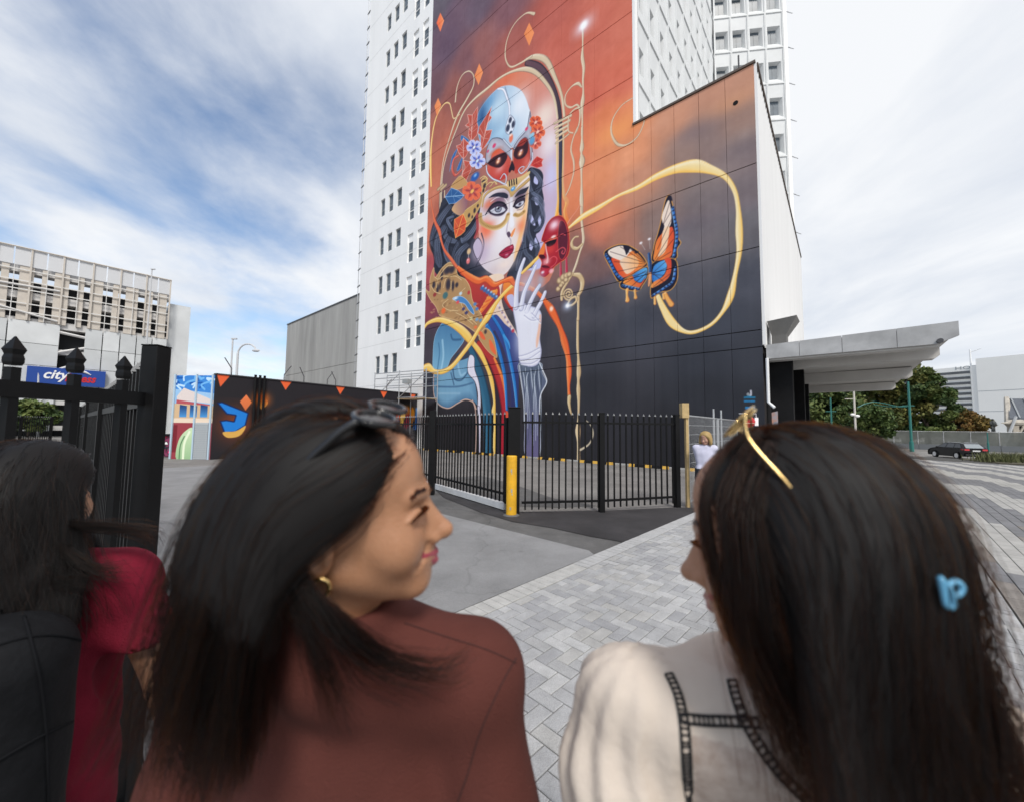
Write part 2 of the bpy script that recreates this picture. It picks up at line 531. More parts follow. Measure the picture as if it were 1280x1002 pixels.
for n, (d, u, v, du, dv, ci, p) in enumerate(cand):
    z = zt(*p) + rng.uniform(-.001, .001)
    if n < 300 and d < 99:
        if ci not in meshes: meshes[ci] = paver_mesh('paving_stone', du, dv, SM[ci])
        link_mesh('paving_stone', meshes[ci], plaza, (p[0], p[1], z))
    else:
        a, b = (du - J_) / 2, (dv - J_) / 2
        c4 = [uv2(u + s_ * a, v + t_ * b) for s_, t_ in ((-1, -1), (1, -1), (1, 1), (-1, 1))]
        allz.m = ci
        zz_ = [zt(*c) for c in c4]
        if d % 99 > 16:
            allz.add([(c[0], c[1], k + .03) for c, k in zip(c4, zz_)], [(0, 3, 2, 1)])
        else:
            allz.add([(c[0], c[1], k + .012) for c, k in zip(c4, zz_)] + [(c[0], c[1], k + .03) for c, k in zip(c4, zz_)], [(0, 4, 5, 1), (1, 5, 6, 2), (2, 6, 7, 3), (3, 7, 4, 0), (4, 7, 6, 5)])
allz.build('more_paving_stones', SM, plaza, kind='stuff')
# ------------------------------------------------------------------ the mural: painted in wall metres into a canvas
PPM = 46
CS, CZ = 20.0, 40.0
CW, CH = int(CS * PPM), int(CZ * PPM)
def wall_sz(x, y):
    Q = on_plane(x, y, CRN, RD) - CRN
    return Q @ WD, Q[2]
def T(ox, oy, k):
    def f(p):
        s, z = wall_sz(ox + p[0] / k, oy + p[1] / k)
        return ((CS - s) * PPM, z * PPM)
    return f
canvas = np.zeros((CH, CW, 3), np.float32)
def col(c): return np.array(c, np.float32) / 255
def pscale(tf_pt):      # canvas px per photo px near a canvas point
    s, z = CS - tf_pt[0] / PPM, tf_pt[1] / PPM
    P = wp(s, 0, z)
    q = P - ORG
    depth = (CAM.T @ q)[2]
    return PPM * depth / F_PX * 1.12
def box_of(P, pad):
    x0, y0 = np.floor(P.min(0) - pad).astype(int); x1, y1 = np.ceil(P.max(0) + pad).astype(int)
    x0, y0, x1, y1 = max(x0, 0), max(y0, 0), min(x1, CW), min(y1, CH)
    if x1 <= x0 or y1 <= y0:
        return None
    Y, X = np.mgrid[y0:y1, x0:x1].astype(np.float32)
    return x0, y0, x1, y1, X + 0.5, Y + 0.5
def blend(bx, a, c):
    x0, y0, x1, y1 = bx[:4]
    v = canvas[y0:y1, x0:x1]
    a = a[..., None]
    v[...] = v * (1 - a) + c * a
def seg_dist(X, Y, P, closed):
    d2 = np.full(X.shape, 1e12, np.float32)
    inside = np.zeros(X.shape, bool)
    n = len(P)
    for i in range(n if closed else n - 1):
        ax, ay = P[i]; bx_, by_ = P[(i + 1) % n]
        ex, ey = bx_ - ax, by_ - ay
        L = ex * ex + ey * ey + 1e-9
        t = np.clip(((X - ax) * ex + (Y - ay) * ey) / L, 0, 1)
        d2 = np.minimum(d2, (X - ax - t * ex) ** 2 + (Y - ay - t * ey) ** 2)
        if closed and (ay > 0) | True:
            cnd = ((ay > Y) != (by_ > Y))
            if by_ != ay:
                inside ^= cnd & (X < ex * (Y - ay) / (by_ - ay) + ax)
    return np.sqrt(d2), inside
def fill(tf, pts, c, edge=None, ew=2.0, smooth=True, feather=0.7, c2=None, grad=(0, 1), alpha=1.0, core=None, cw=6.0):
    """Filled outline; c2/grad: second colour along a direction; edge/ew: rim colour; core: colour towards the middle."""
    P = np.array([tf(p) for p in pts], np.float32)
    if smooth:
        P = catmull(P, 5, True).astype(np.float32)
    bx = box_of(P, 3 + feather)
    if bx is None: return
    d, ins = seg_dist(bx[4], bx[5], P, True)
    sd = np.where(ins, d, -d)
    a = np.clip(sd / (2 * feather) + 0.5, 0, 1) * alpha
    C_ = np.broadcast_to(col(c), a.shape + (3,)).copy()
    if c2 is not None:
        g = np.array(grad, np.float32); g /= np.linalg.norm(g)
        q = P @ g
        t = np.clip((bx[4] * g[0] + bx[5] * g[1] - q.min()) / (q.max() - q.min() + 1e-6), 0, 1)[..., None]
        C_ = C_ * (1 - t) + col(c2) * t
    k = pscale(P.mean(0))
    if core is not None:
        t = np.clip(sd / (cw * k), 0, 1)[..., None]
        C_ = C_ * (1 - t) + col(core) * t
    if edge is not None:
        t = np.clip(1 - (sd - ew * k * 0.5) / (ew * k * 0.7), 0, 1)[..., None]
        C_ = C_ * (1 - t) + col(edge) * t
    blend(bx, a, C_)
def stroke(tf, pts, w, c, hi=None, lo=None, n=6, alpha=1.0, c_end=None, side=None, feather=0.8):
    """Tube-like brush stroke of varying width (photo px); hi/lo: light ridge and dark rim; side: colour of its lower side."""
    P = np.array([tf(p) for p in pts], np.float32)
    ws = np.array(w if isinstance(w, (list, tuple)) else [w] * len(pts), np.float32)
    Q = catmull(np.c_[P, ws * 0.5 * pscale(P.mean(0))], n) if len(pts) > 2 else np.c_[P, ws * 0.5 * pscale(P.mean(0))]
    Q = Q.astype(np.float32)
    bx = box_of(Q[:, :2], Q[:, 2].max() + 3)
    if bx is None: return
    X, Y = bx[4], bx[5]
    best = np.full(X.shape, 9.0, np.float32); par = np.zeros_like(best); sgn = np.zeros_like(best); cov = np.zeros_like(best)
    for i in range(len(Q) - 1):
        ax, ay, ra = Q[i]; bx_, by_, rb = Q[i + 1]
        ex, ey = bx_ - ax, by_ - ay
        L = ex * ex + ey * ey + 1e-9
        t = np.clip(((X - ax) * ex + (Y - ay) * ey) / L, 0, 1)
        dx, dy = X - ax - t * ex, Y - ay - t * ey
        d = np.sqrt(dx * dx + dy * dy); r = np.maximum(ra + (rb - ra) * t, 0.3)
        cov = np.maximum(cov, np.clip((r - d) / (2 * feather) + 0.5, 0, 1))
        q = d / r
        m = q < best
        best = np.where(m, q, best); par = np.where(m, (i + t) / (len(Q) - 1), par); sgn = np.where(m, (dy * 0.8 - dx * 0.5) / r, sgn)
    C_ = np.broadcast_to(col(c), best.shape + (3,)).copy()
    if c_end is not None:
        C_ = C_ * (1 - par[..., None]) + col(c_end) * par[..., None]
    if side is not None:
        t = np.clip(-sgn * 1.6 - 0.1, 0, 1)[..., None]
        C_ = C_ * (1 - t) + col(side) * t
    if lo is not None:
        t = np.clip((best - 0.55) / 0.4, 0, 1)[..., None]
        C_ = C_ * (1 - t) + col(lo) * t
    if hi is not None:
        t = np.clip(1 - np.abs(sgn - 0.35) / 0.35, 0, 1)[..., None] * 0.9
        C_ = C_ * (1 - t) + col(hi) * t
    blend(bx, cov * alpha, C_)
def blob(tf, c0, rx, c, alpha=1.0, ry=None, hard=1.6):
    p = np.array(tf(c0), np.float32); k = pscale(p)
    rx_, ry_ = rx * k * 1.3, (ry or rx) * k
    bx = box_of(np.array([p - [rx_ * 1.6, ry_ * 1.6], p + [rx_ * 1.6, ry_ * 1.6]]), 1)
    if bx is None: return
    r2 = ((bx[4] - p[0]) / rx_) ** 2 + ((bx[5] - p[1]) / ry_) ** 2
    blend(bx, alpha * np.exp(-r2 ** hard), col(c))

I1 = lambda p: T(0, 0, 1)(p)
C3 = T(440, 0, 3.556); C4 = T(520, 90, 3.854); C5 = T(520, 330, 3.854); C6 = T(700, 0, 4.129); C7 = T(700, 180, 4.129)
A1 = T(530, 90, 10.02); A2 = T(580, 90, 10.02); A3 = T(540, 170, 10.02); A4 = T(590, 170, 10.02); A5 = T(580, 220, 10.02)
A6 = T(530, 250, 10.02); A7 = T(610, 270, 7.708); A8 = T(525, 310, 8.35); B1 = T(525, 390, 8.35); B2 = T(620, 320, 6.68)
B3 = T(620, 440, 7.157); B4 = T(745, 235, 6.465); B5 = T(660, 20, 6.68); B6 = T(680, 160, 7.71); B7 = T(690, 260, 7.157)

# ground colours: soft interpolation between swatches
sw = [((545, 5), (98, 84, 104)), ((600, 10), (104, 84, 100)), ((640, 5), (128, 84, 92)), ((560, 60), (104, 80, 98)), ((600, 60), (150, 92, 88)), ((585, 75), (128, 84, 90)),
      ((545, 110), (112, 78, 86)), ((570, 110), (150, 88, 80)), ((545, 160), (176, 100, 82)), ((560, 190), (190, 104, 80)), ((540, 230), (200, 112, 84)), ((540, 300), (205, 110, 84)), ((560, 260), (180, 100, 80)),
      ((538, 335), (170, 70, 78)), ((535, 380), (140, 62, 76)), ((536, 430), (70, 58, 76)), ((535, 480), (56, 60, 78)), ((540, 540), (38, 38, 46)),
      ((690, 20), (186, 92, 78)), ((700, 60), (200, 100, 82)), ((750, 30), (206, 106, 86)), ((780, 20), (210, 112, 90)), ((740, 120), (214, 106, 84)), ((780, 100), (216, 110, 86)), ((640, 60), (172, 94, 84)),
      ((720, 190), (224, 122, 86)), ((760, 150), (232, 132, 88)), ((790, 150), (234, 140, 92)), ((750, 220), (230, 142, 98)), ((790, 190), (226, 146, 104)), ((840, 150), (204, 142, 112)), ((900, 110), (196, 140, 114)), ((940, 100), (192, 138, 112)),
      ((720, 250), (228, 130, 88)), ((760, 260), (214, 134, 100)), ((800, 230), (196, 134, 106)), ((860, 190), (150, 122, 112)), ((930, 150), (156, 124, 112)), ((930, 190), (122, 108, 112)), ((880, 180), (138, 116, 112)),
      ((750, 290), (206, 118, 92)), ((780, 300), (176, 118, 98)), ((820, 280), (138, 114, 108)), ((880, 240), (122, 110, 112)), ((930, 240), (118, 106, 110)), ((930, 290), (100, 98, 110)), ((860, 300), (110, 102, 112)),
      ((725, 310), (140, 96, 88)), ((740, 330), (120, 92, 92)), ((790, 350), (92, 88, 100)), ((850, 350), (80, 82, 100)), ((930, 350), (70, 76, 96)), ((740, 380), (70, 72, 90)), ((800, 400), (62, 68, 88)), ((900, 400), (60, 68, 88)),
      ((660, 420), (56, 58, 76)), ((740, 440), (54, 58, 74)), ((880, 450), (48, 54, 70)), ((940, 440), (52, 58, 74)), ((740, 490), (44, 46, 58)), ((880, 490), (42, 46, 58)), ((940, 510), (40, 44, 56)), ((700, 540), (36, 36, 44)), ((850, 550), (36, 36, 44)), ((600, 560), (36, 34, 42)), ((940, 570), (38, 40, 48)),
      ((545, -60), (92, 80, 102)), ((640, -80), (110, 82, 98)), ((780, -60), (200, 104, 86))]
gx, gy = CW // 8, CH // 8
GY, GX = np.mgrid[0:gy, 0:gx].astype(np.float32)
num = np.zeros((gy, gx, 3), np.float32); den = np.zeros((gy, gx), np.float32)
for p, c in sw:
    q = np.array(I1(p)) / 8
    w = 1 / (((GX + .5 - q[0]) ** 2 + (GY + .5 - q[1]) ** 2) + 6.0) ** 1.9
    num += w[..., None] * col(c); den += w
low = num / den[..., None]
lg = low @ np.array([.3, .59, .11], np.float32)
cool = np.clip((low[..., 2] - low[..., 0]) * 9 + .2, 0, .42)[..., None]      # charcoal and smoke rather than navy
low = low * (1 - cool) + (lg[..., None] * np.array([1.04, 1.0, .98], np.float32)) * cool
def upsample(a, H_, W_):
    ys = np.clip((np.arange(H_) + .5) * a.shape[0] / H_ - .5, 0, a.shape[0] - 1.001); xs = np.clip((np.arange(W_) + .5) * a.shape[1] / W_ - .5, 0, a.shape[1] - 1.001)
    y0, x0 = ys.astype(int), xs.astype(int); fy, fx = (ys - y0)[:, None, None], (xs - x0)[None, :, None]
    if a.ndim == 2: a = a[..., None]
    r = (a[y0][:, x0] * (1 - fx) + a[y0][:, x0 + 1] * fx) * (1 - fy) + (a[y0 + 1][:, x0] * (1 - fx) + a[y0 + 1][:, x0 + 1] * fx) * fy
    return r.astype(np.float32)
canvas[:] = upsample(low, CH, CW)
nz = np.zeros((CH, CW, 1), np.float32)
for k, amp in ((14, .5), (32, .35), (80, .25), (200, .15)):
    nz += amp * upsample(rng.standard_normal((k * 2, k)).astype(np.float32), CH, CW)
zz = (np.arange(CH) / PPM)[:, None, None]
canvas += nz * 0.028 * np.clip((zz - 4) / 4, 0.25, 1)          # cloudy spray-can mottling
for x_, y_, r_, c_, a_ in ((905, 215, 26, (170, 148, 140), .35), (930, 170, 16, (165, 146, 138), .3), (870, 165, 18, (120, 104, 110), .5), (915, 130, 18, (214, 150, 110), .5), (845, 235, 24, (160, 132, 118), .3), (890, 300, 26, (126, 112, 112), .3), (760, 275, 18, (236, 136, 96), .5), (770, 165, 22, (246, 160, 90), .6)):
    blob(I1, (x_, y_), r_, c_, a_, r_ * .6, 1.0)

CREAM, CREAM_LO, CREAM_HI = (214, 192, 160), (140, 112, 96), (242, 228, 202)
def cord(tf, pts, w, **k):
    kw = dict(c=CREAM, hi=CREAM_HI, lo=CREAM_LO); kw.update(k)
    c = kw.pop('c'); stroke(tf, pts, w, c, **kw)
# --- arch behind the figure
fill(C3, [(395, 1000), (400, 800), (440, 640), (490, 520), (560, 440), (640, 370), (720, 330), (790, 320), (850, 350), (895, 420), (915, 520), (920, 700), (920, 960), (880, 1250), (700, 1300), (500, 1300)], (120, 84, 92), c2=(232, 130, 96), grad=(1, .25))
fill(C3, [(640, 372), (720, 325), (800, 320), (860, 360), (900, 430), (918, 520), (920, 700), (920, 960), (900, 1150), (760, 1180), (780, 800), (790, 560), (700, 400)], (190, 192, 238), c2=(226, 126, 92), grad=(-.1, 1), feather=2.5)
blob(C3, (860, 520), 14, (242, 226, 212), .85, 18, 1.2); blob(C3, (880, 640), 11, (236, 226, 230), .9, 20, 1.2); blob(C3, (890, 780), 9, (206, 202, 238), .9, 22, 1.2)
blob(C3, (680, 360), 14, (224, 112, 78), .8, 8, 1.2)
# --- dark band and cream cords of the arch
stroke(C3, [(780, 282), (830, 300), (870, 345), (905, 420), (925, 500), (930, 620), (930, 760), (926, 940)], [7, 8, 7, 6, 5, 4.6, 4.6, 3.5], (104, 72, 82), c_end=(40, 42, 58), lo=(36, 32, 44))
cord(C3, [(775, 268), (815, 256), (866, 274), (905, 350), (935, 430), (946, 520)], [3, 6, 7, 4.5, 3, 3])
cord(C3, [(400, 900), (405, 780), (425, 690), (462, 590), (500, 500), (545, 445), (600, 400), (660, 350), (720, 320), (780, 312), (830, 335), (880, 395), (905, 455), (916, 530)], [2, 2, 2, 2.4, 3, 3.5, 4, 3, 3, 5, 4.5, 3.5, 2.6, 2.4])
cord(C3, [(395, 840), (408, 720), (435, 620), (470, 520), (515, 440), (542, 385), (543, 340), (522, 320), (492, 338), (470, 390), (462, 455)], [1.8, 1.8, 2.2, 3.4, 3, 2, 1.4, 1.5, 1.6, 1.8, 2.4])
stroke(C3, [(355, 830), (352, 720), (358, 620), (375, 530), (410, 468), (436, 464), (446, 500), (455, 530), (480, 512)], [2.5, 4, 2.6, 2.6, 1.8, 1.6, 1.5, 1.5, 1.5], (250, 196, 96), hi=(255, 236, 170), lo=(190, 120, 70), c_end=CREAM)
cord(C3, [(812, 66), (775, 64), (725, 110), (692, 180), (684, 255), (705, 300), (745, 288), (800, 254)], [3.5, 1.6, 1.5, 1.6, 1.8, 2, 2.4, 3])
for tf, p in ((C3, [(395, 60), (412, 95), (395, 145), (378, 105)]), (C3, [(568, 285), (585, 325), (565, 382), (547, 340)]), (C3, [(385, 438), (399, 470), (380, 520), (369, 475)]), (C3, [(790, 105), (812, 150), (790, 208), (767, 155)])):
    fill(tf, p, (246, 100, 62) if p[0][1] == 60 else (238, 134, 76), c2=(250, 150, 92), grad=(1, 0), smooth=False)
# --- pillar, capital and cords on the right
stroke(B6, [(165, 20), (165, 300), (163, 520), (158, 700), (166, 850)], [4.2, 4.4, 4.4, 4.2, 3], (58, 62, 84), lo=(40, 40, 58))
stroke(B6, [(133, 30), (134, 300), (136, 520), (140, 700), (128, 840)], [3, 3, 2.6, 2.8, 5], CREAM, c_end=(250, 170, 60), hi=(250, 220, 150))
stroke(B6, [(192, 30), (190, 300), (186, 520), (200, 660), (226, 720), (208, 800), (222, 880), (245, 930)], [2, 2.2, 2.4, 4, 5, 4.5, 4.5, 4], CREAM, c_end=(240, 120, 50), hi=(252, 200, 110))
stroke(B6, [(235, 930), (270, 870), (330, 790), (355, 730)], [4, 2.4, 1.8, 2], (214, 120, 90), hi=(250, 190, 150))
for k in range(4):
    stroke(C3, [(903 + k * 3, 552 + k * 20), (975 - k * 6, 518 + k * 22)], 3.6, CREAM, hi=CREAM_HI, lo=(150, 116, 90))
stroke(C3, [(908, 640), (940, 620), (965, 600)], 2.4, CREAM, lo=CREAM_LO)
for x0 in (385, 398):
    stroke(C3, [(x0, 845), (412 + x0 - 390, 825)], 4, (196, 166, 128), lo=(120, 92, 76))
stroke(C3, [(395, 860), (393, 1000)], 3, CREAM, lo=(70, 56, 66)); stroke(C3, [(406, 860), (404, 1000)], 2.2, (60, 52, 64)); stroke(C3, [(414, 850), (412, 990)], 2.0, CREAM, lo=(90, 72, 76))
cord(B5, [(460, 95), (462, 170), (461, 260), (458, 350), (470, 440), (464, 540), (466, 640), (460, 720), (455, 775), (458, 860), (455, 1000)], [3, 2.4, 1.8, 4, 3.6, 2.6, 2.2, 5.4, 4, 2.2, 3])
cord(B6, [(372, 0), (372, 110), (370, 200), (366, 255), (372, 330), (366, 410), (368, 560), (366, 690), (372, 790), (372, 900), (374, 1000)], [2.8, 2.6, 5.5, 2.6, 7.8, 3, 2.4, 5, 3, 2.4, 2.6])
cord(B7, [(265, 0), (270, 120), (281, 215), (284, 305), (252, 405), (220, 510), (188, 592)], [2.6, 2.8, 3, 3.6, 2.6, 3.4, 3])
blob(B5, (468, 92), 9, (236, 224, 240), .8, 9, 1.0); blob(B5, (468, 85), 4, (255, 255, 255), 1.0, 5)
cord(B5, [(452, 600), (420, 572), (365, 600), (318, 670), (318, 745), (360, 772), (412, 750), (438, 790), (436, 880), (415, 960), (390, 1000)], [1.8, 3.6, 1.8, 1.8, 2, 2.4, 2.4, 2.4, 2, 1.8, 1.6])
cord(B5, [(436, 775), (395, 785), (352, 830), (340, 900), (345, 970), (380, 985)], [2, 2, 1.8, 1.6, 1.8, 1.5])
cord(B6, [(330, 0), (285, 110), (266, 220), (292, 330), (290, 440), (255, 570), (215, 655)], [2, 1.8, 2, 2.2, 1.8, 1.7, 1.6])
cord(C6, [(378, 510), (320, 550), (275, 620), (268, 690), (298, 748), (345, 752), (400, 712), (432, 650), (436, 620)], [1.2, 1.4, 1.7, 2, 3.2, 1.9, 1.7, 1.4, 1.2])
# --- the long yellow ribbon
stroke(C7, [(45, 438), (120, 378), (200, 332), (300, 272), (400, 230), (500, 172), (600, 132), (690, 118), (770, 135), (850, 170), (900, 240), (920, 330), (926, 450), (926, 560), (905, 680), (880, 790), (840, 870), (780, 935), (700, 972), (640, 968), (580, 925), (535, 850), (508, 790)],
       [3, 8, 7, 4.2, 6, 8.5, 11, 14, 9, 5, 4, 4, 6.5, 5, 4, 7, 4, 3.6, 4, 4.6, 9, 7, 5], (244, 216, 150), hi=(250, 236, 200), lo=(248, 190, 84), side=(250, 196, 92))
# --- butterfly
NAVY = (28, 28, 46)
for tf, p in ((B4, [(600, 62), (628, 150), (652, 240), (668, 330), (672, 410), (692, 448), (662, 500), (646, 580), (460, 608), (468, 480), (498, 380), (524, 280), (542, 180), (568, 88)]),
              (B4, [(450, 620), (560, 572), (650, 585), (668, 690), (652, 775), (600, 835), (520, 850), (455, 898), (440, 850), (448, 750)]),
              (B4, [(66, 540), (108, 490), (200, 458), (280, 472), (352, 518), (408, 588), (415, 640), (330, 700), (225, 755), (180, 760), (128, 672)]),
              (B4, [(205, 760), (320, 690), (418, 636), (424, 720), (380, 795), (345, 838), (260, 832), (200, 812)])):
    fill(tf, p, NAVY, edge=(232, 160, 70), ew=1.0)
for p, c, c2 in (([(588, 104), (606, 160), (610, 290), (560, 350), (542, 290), (535, 240), (552, 180)], (236, 216, 200), None),
                 ([(618, 320), (636, 400), (626, 470), (604, 562), (476, 592), (474, 520), (490, 440), (520, 392), (560, 352)], (240, 140, 60), (222, 74, 44)),
                 ([(545, 350), (596, 318), (585, 430), (560, 520), (505, 560), (530, 470)], (244, 206, 168), None),
                 ([(470, 640), (560, 588), (575, 640), (545, 712), (462, 762)], (40, 110, 196), (90, 170, 230)),
                 ([(556, 580), (606, 575), (612, 660), (580, 740), (460, 812), (462, 770), (548, 716), (578, 640)], (240, 150, 70), (214, 64, 44)),
                 ([(104, 512), (200, 472), (290, 500), (300, 560), (210, 596), (124, 560)], (236, 220, 206), None),
                 ([(128, 572), (220, 590), (300, 512), (392, 590), (402, 626), (320, 684), (225, 730), (176, 680)], (226, 76, 44), (244, 150, 64)),
                 ([(200, 590), (300, 548), (350, 620), (260, 700), (215, 650)], (240, 208, 180), (246, 176, 110)),
                 ([(296, 712), (408, 648), (410, 725), (362, 768), (312, 748)], (40, 110, 196), (90, 176, 232)),
                 ([(222, 765), (296, 715), (315, 752), (362, 772), (400, 735), (378, 780), (340, 815), (270, 800)], (240, 150, 60), (216, 70, 46))):
    fill(B4, p, c, c2=c2, grad=(1, .3))
for p, w in (([(622, 165), (640, 260), (655, 350), (652, 450), (630, 560)], 3.6), ([(645, 650), (624, 755), (560, 808), (462, 872)], 3.4), ([(82, 545), (122, 612), (160, 690), (215, 742)], 3.6), ([(214, 792), (280, 806), (350, 822)], 3.2)):
    stroke(B4, p, w, (50, 110, 196), hi=(150, 200, 240), lo=(24, 30, 60))
    q = catmull([p_ for p_ in p], 3)
    for a in q[::1]:
        blob(B4, a, 1.0, (22, 26, 48), .85, 1.0)
for p in ([(500, 395), (530, 340), (545, 290), (552, 330)], [(225, 470), (240, 520), (252, 545), (280, 480)], [(315, 510), (325, 535), (350, 520)], [(585, 70), (600, 100), (620, 110), (610, 70)]):
    fill(B4, p, NAVY)
for a, b in (((600, 120), (545, 300)), ((608, 200), (530, 330)), ((612, 260), (500, 500)), ((625, 350), (480, 580)), ((630, 420), (490, 590)), ((610, 520), (480, 600)), ((120, 520), (400, 610)), ((150, 600), (400, 620)), ((180, 680), (405, 630)), ((200, 480), (400, 605)), ((260, 480), (400, 600)),
             ((565, 600), (465, 690)), ((570, 650), (465, 700)), ((550, 710), (462, 705)), ((600, 700), (470, 800)), ((560, 770), (470, 700)), ((300, 720), (415, 680)), ((330, 760), (415, 690)), ((370, 770), (415, 700)), ((230, 780), (410, 670)), ((290, 800), (412, 690))):
    stroke(B4, [a, b], 0.55, (50, 28, 36), alpha=.75)
for p, w in (([(255, 826), (254, 870), (258, 912)], [4, 2.6, 5]), ([(318, 830), (320, 860), (324, 890)], [3, 2.4, 4]), ([(478, 890), (480, 940)], [2.5, 3]), ([(560, 862), (585, 905), (612, 945)], [5, 5, 6]), ([(545, 860), (552, 898)], [2, 3])):
    stroke(B4, p, w, (236, 166, 84), hi=(255, 220, 150), lo=(190, 100, 50))
stroke(B4, [(430, 535), (440, 620), (438, 700)], [2.6, 4, 3], (36, 60, 110), hi=(90, 150, 210)); stroke(B4, [(440, 700), (436, 750), (430, 795)], [4, 3.6, 2], (226, 160, 110), lo=(150, 80, 60))
for a, b in (((400, 505), (366, 450)), ((440, 495), (434, 418))):
    stroke(B4, [a, b], .5, (180, 170, 170)); blob(B4, b, 1.4, (240, 236, 240))
# --- hair of the figure
HAIR, HAIRL = (44, 47, 62), (128, 140, 168)
fill(A6, [(260, -20), (170, 240), (110, 340), (88, 500), (100, 630), (140, 720), (130, 860), (200, 960), (480, 1040), (800, 980), (760, 820), (640, 560), (720, 300), (700, 100), (450, 120)], HAIR)
fill(A6, [(600, 590), (690, 740), (820, 910), (960, 1000), (520, 1000), (480, 830), (520, 640)], (36, 40, 54))
fill(C4, [(540, 480), (590, 470), (615, 500), (610, 560), (618, 620), (600, 660), (622, 720), (600, 770), (580, 790), (600, 850), (570, 930), (520, 970), (470, 1010), (440, 985), (480, 900), (520, 800), (540, 650)], HAIR)
for p in ([(575, 505), (590, 520), (588, 545), (570, 535)], [(570, 590), (592, 605), (595, 640), (578, 640)], [(560, 690), (578, 740), (560, 735), (545, 700)], [(596, 690), (606, 720), (600, 750), (590, 720)], [(555, 815), (568, 830), (560, 862), (548, 850)], [(578, 800), (590, 830), (580, 850), (572, 830)]):
    fill(C4, p, (188, 190, 232))
def tress(tf, g, n, sp, w=.7, c=HAIRL, dark=(24, 26, 38)):
    """flowing lock: parallel painted hairs beside one guide curve"""
    G = np.array(g, float); t = np.gradient(G, axis=0); nrm = np.stack([-t[:, 1], t[:, 0]], 1); nrm /= np.linalg.norm(nrm, axis=1)[:, None] + 1e-9
    fan = np.linspace(.55, 1, len(G)) * np.where(np.arange(len(G)) == len(G) - 1, .35, 1)
    stroke(tf, [tuple(p) for p in G], [sp * n / 9, sp * n / 6, sp * n / 6, sp * n / 8][:2] + [sp * n / 7] * (len(G) - 2), dark, alpha=.55)
    for k in range(n):
        o = (k - (n - 1) / 2) * sp
        q = G + nrm * (o * fan)[:, None]
        f = .55 + .45 * math.sin(k * 2.3)
        stroke(tf, [tuple(p) for p in q], [w * .5, w * (.8 + .5 * f)] + [w] * (len(G) - 3) + [w * .4], tuple(int(a * f + b * (1 - f)) for a, b in zip(c, (84, 92, 116))), alpha=.85)
for g, n, sp in (([(340, 70), (225, 220), (150, 370), (125, 520), (180, 650)], 9, 12), ([(420, 140), (310, 290), (262, 410), (320, 500), (450, 540)], 8, 11), ([(270, 330), (190, 460), (170, 600), (190, 760), (210, 850)], 9, 12), ([(330, 470), (280, 600), (300, 720), (380, 830), (470, 900)], 8, 12),
              ([(660, 300), (600, 400), (520, 500), (430, 610), (400, 760), (430, 870)], 9, 13), ([(690, 240), (640, 360), (560, 470), (490, 520), (470, 480)], 7, 11), ([(560, 560), (470, 640), (420, 740), (440, 880)], 7, 13), ([(380, 210), (300, 250), (340, 340), (380, 400)], 5, 10)):
    tress(A6, g, n, sp)
for g, n, sp in (([(555, 470), (590, 505), (606, 545), (585, 580), (566, 610)], 6, 5), ([(545, 520), (560, 580), (598, 610), (612, 650), (590, 700), (566, 730)], 6, 5), ([(560, 610), (600, 640), (618, 700), (600, 750), (572, 770)], 5, 5), ([(545, 620), (552, 690), (540, 760), (560, 820), (590, 850), (580, 890)], 6, 5), ([(535, 720), (524, 800), (530, 870), (556, 900), (560, 940)], 5, 5), ([(520, 830), (500, 900), (486, 960)], 5, 5)):
    tress(C4, g, n, sp, .6)
# --- face
fill(C4, [(338, 580), (420, 548), (500, 520), (548, 500), (546, 600), (532, 720), (505, 830), (470, 925), (432, 975), (395, 984), (332, 950), (288, 885), (276, 840), (305, 800), (302, 740), (316, 640)], (216, 206, 216), c2=(238, 222, 214), grad=(1, 0))
fill(C4, [(522, 640), (542, 560), (540, 660), (524, 760), (500, 850), (475, 915), (480, 860), (505, 760)], (246, 196, 140), feather=3.0)
blob(C4, (345, 775), 9, (250, 104, 58), .95, 12, 1.0); blob(C4, (335, 745), 8, (246, 96, 60), .7, 7, 1.0); blob(C4, (508, 740), 5, (246, 128, 84), .85, 9, 1.0)
blob(C4, (300, 870), 9, (196, 176, 200), .8, 12, 1.0); blob(C4, (400, 950), 18, (206, 186, 192), .6, 5, 1.0); blob(C4, (420, 780), 9, (244, 240, 244), .7, 20, 1.0); blob(C4, (430, 930), 9, (246, 226, 214), .8, 6, 1.0)
fill(C4, [(275, 845), (300, 800), (322, 830), (318, 875), (296, 905)], (196, 182, 206), edge=(50, 46, 62), ew=1.0)
stroke(C4, [(318, 780), (330, 830), (318, 885), (292, 935)], 1.6, (42, 42, 58)); 
stroke(C4, [(296, 690), (300, 760), (285, 800)], [5, 4, 3], (190, 66, 70), alpha=.8)
blob(C4, (375, 830), 12, (236, 228, 236), .6, 16, 1.0); blob(C4, (440, 700), 8, (246, 242, 246), .7, 18, 1.0); blob(C4, (500, 690), 4, (248, 214, 176), .7, 10, 1.0); blob(C4, (330, 870), 8, (186, 160, 190), .55, 14, 1.0)
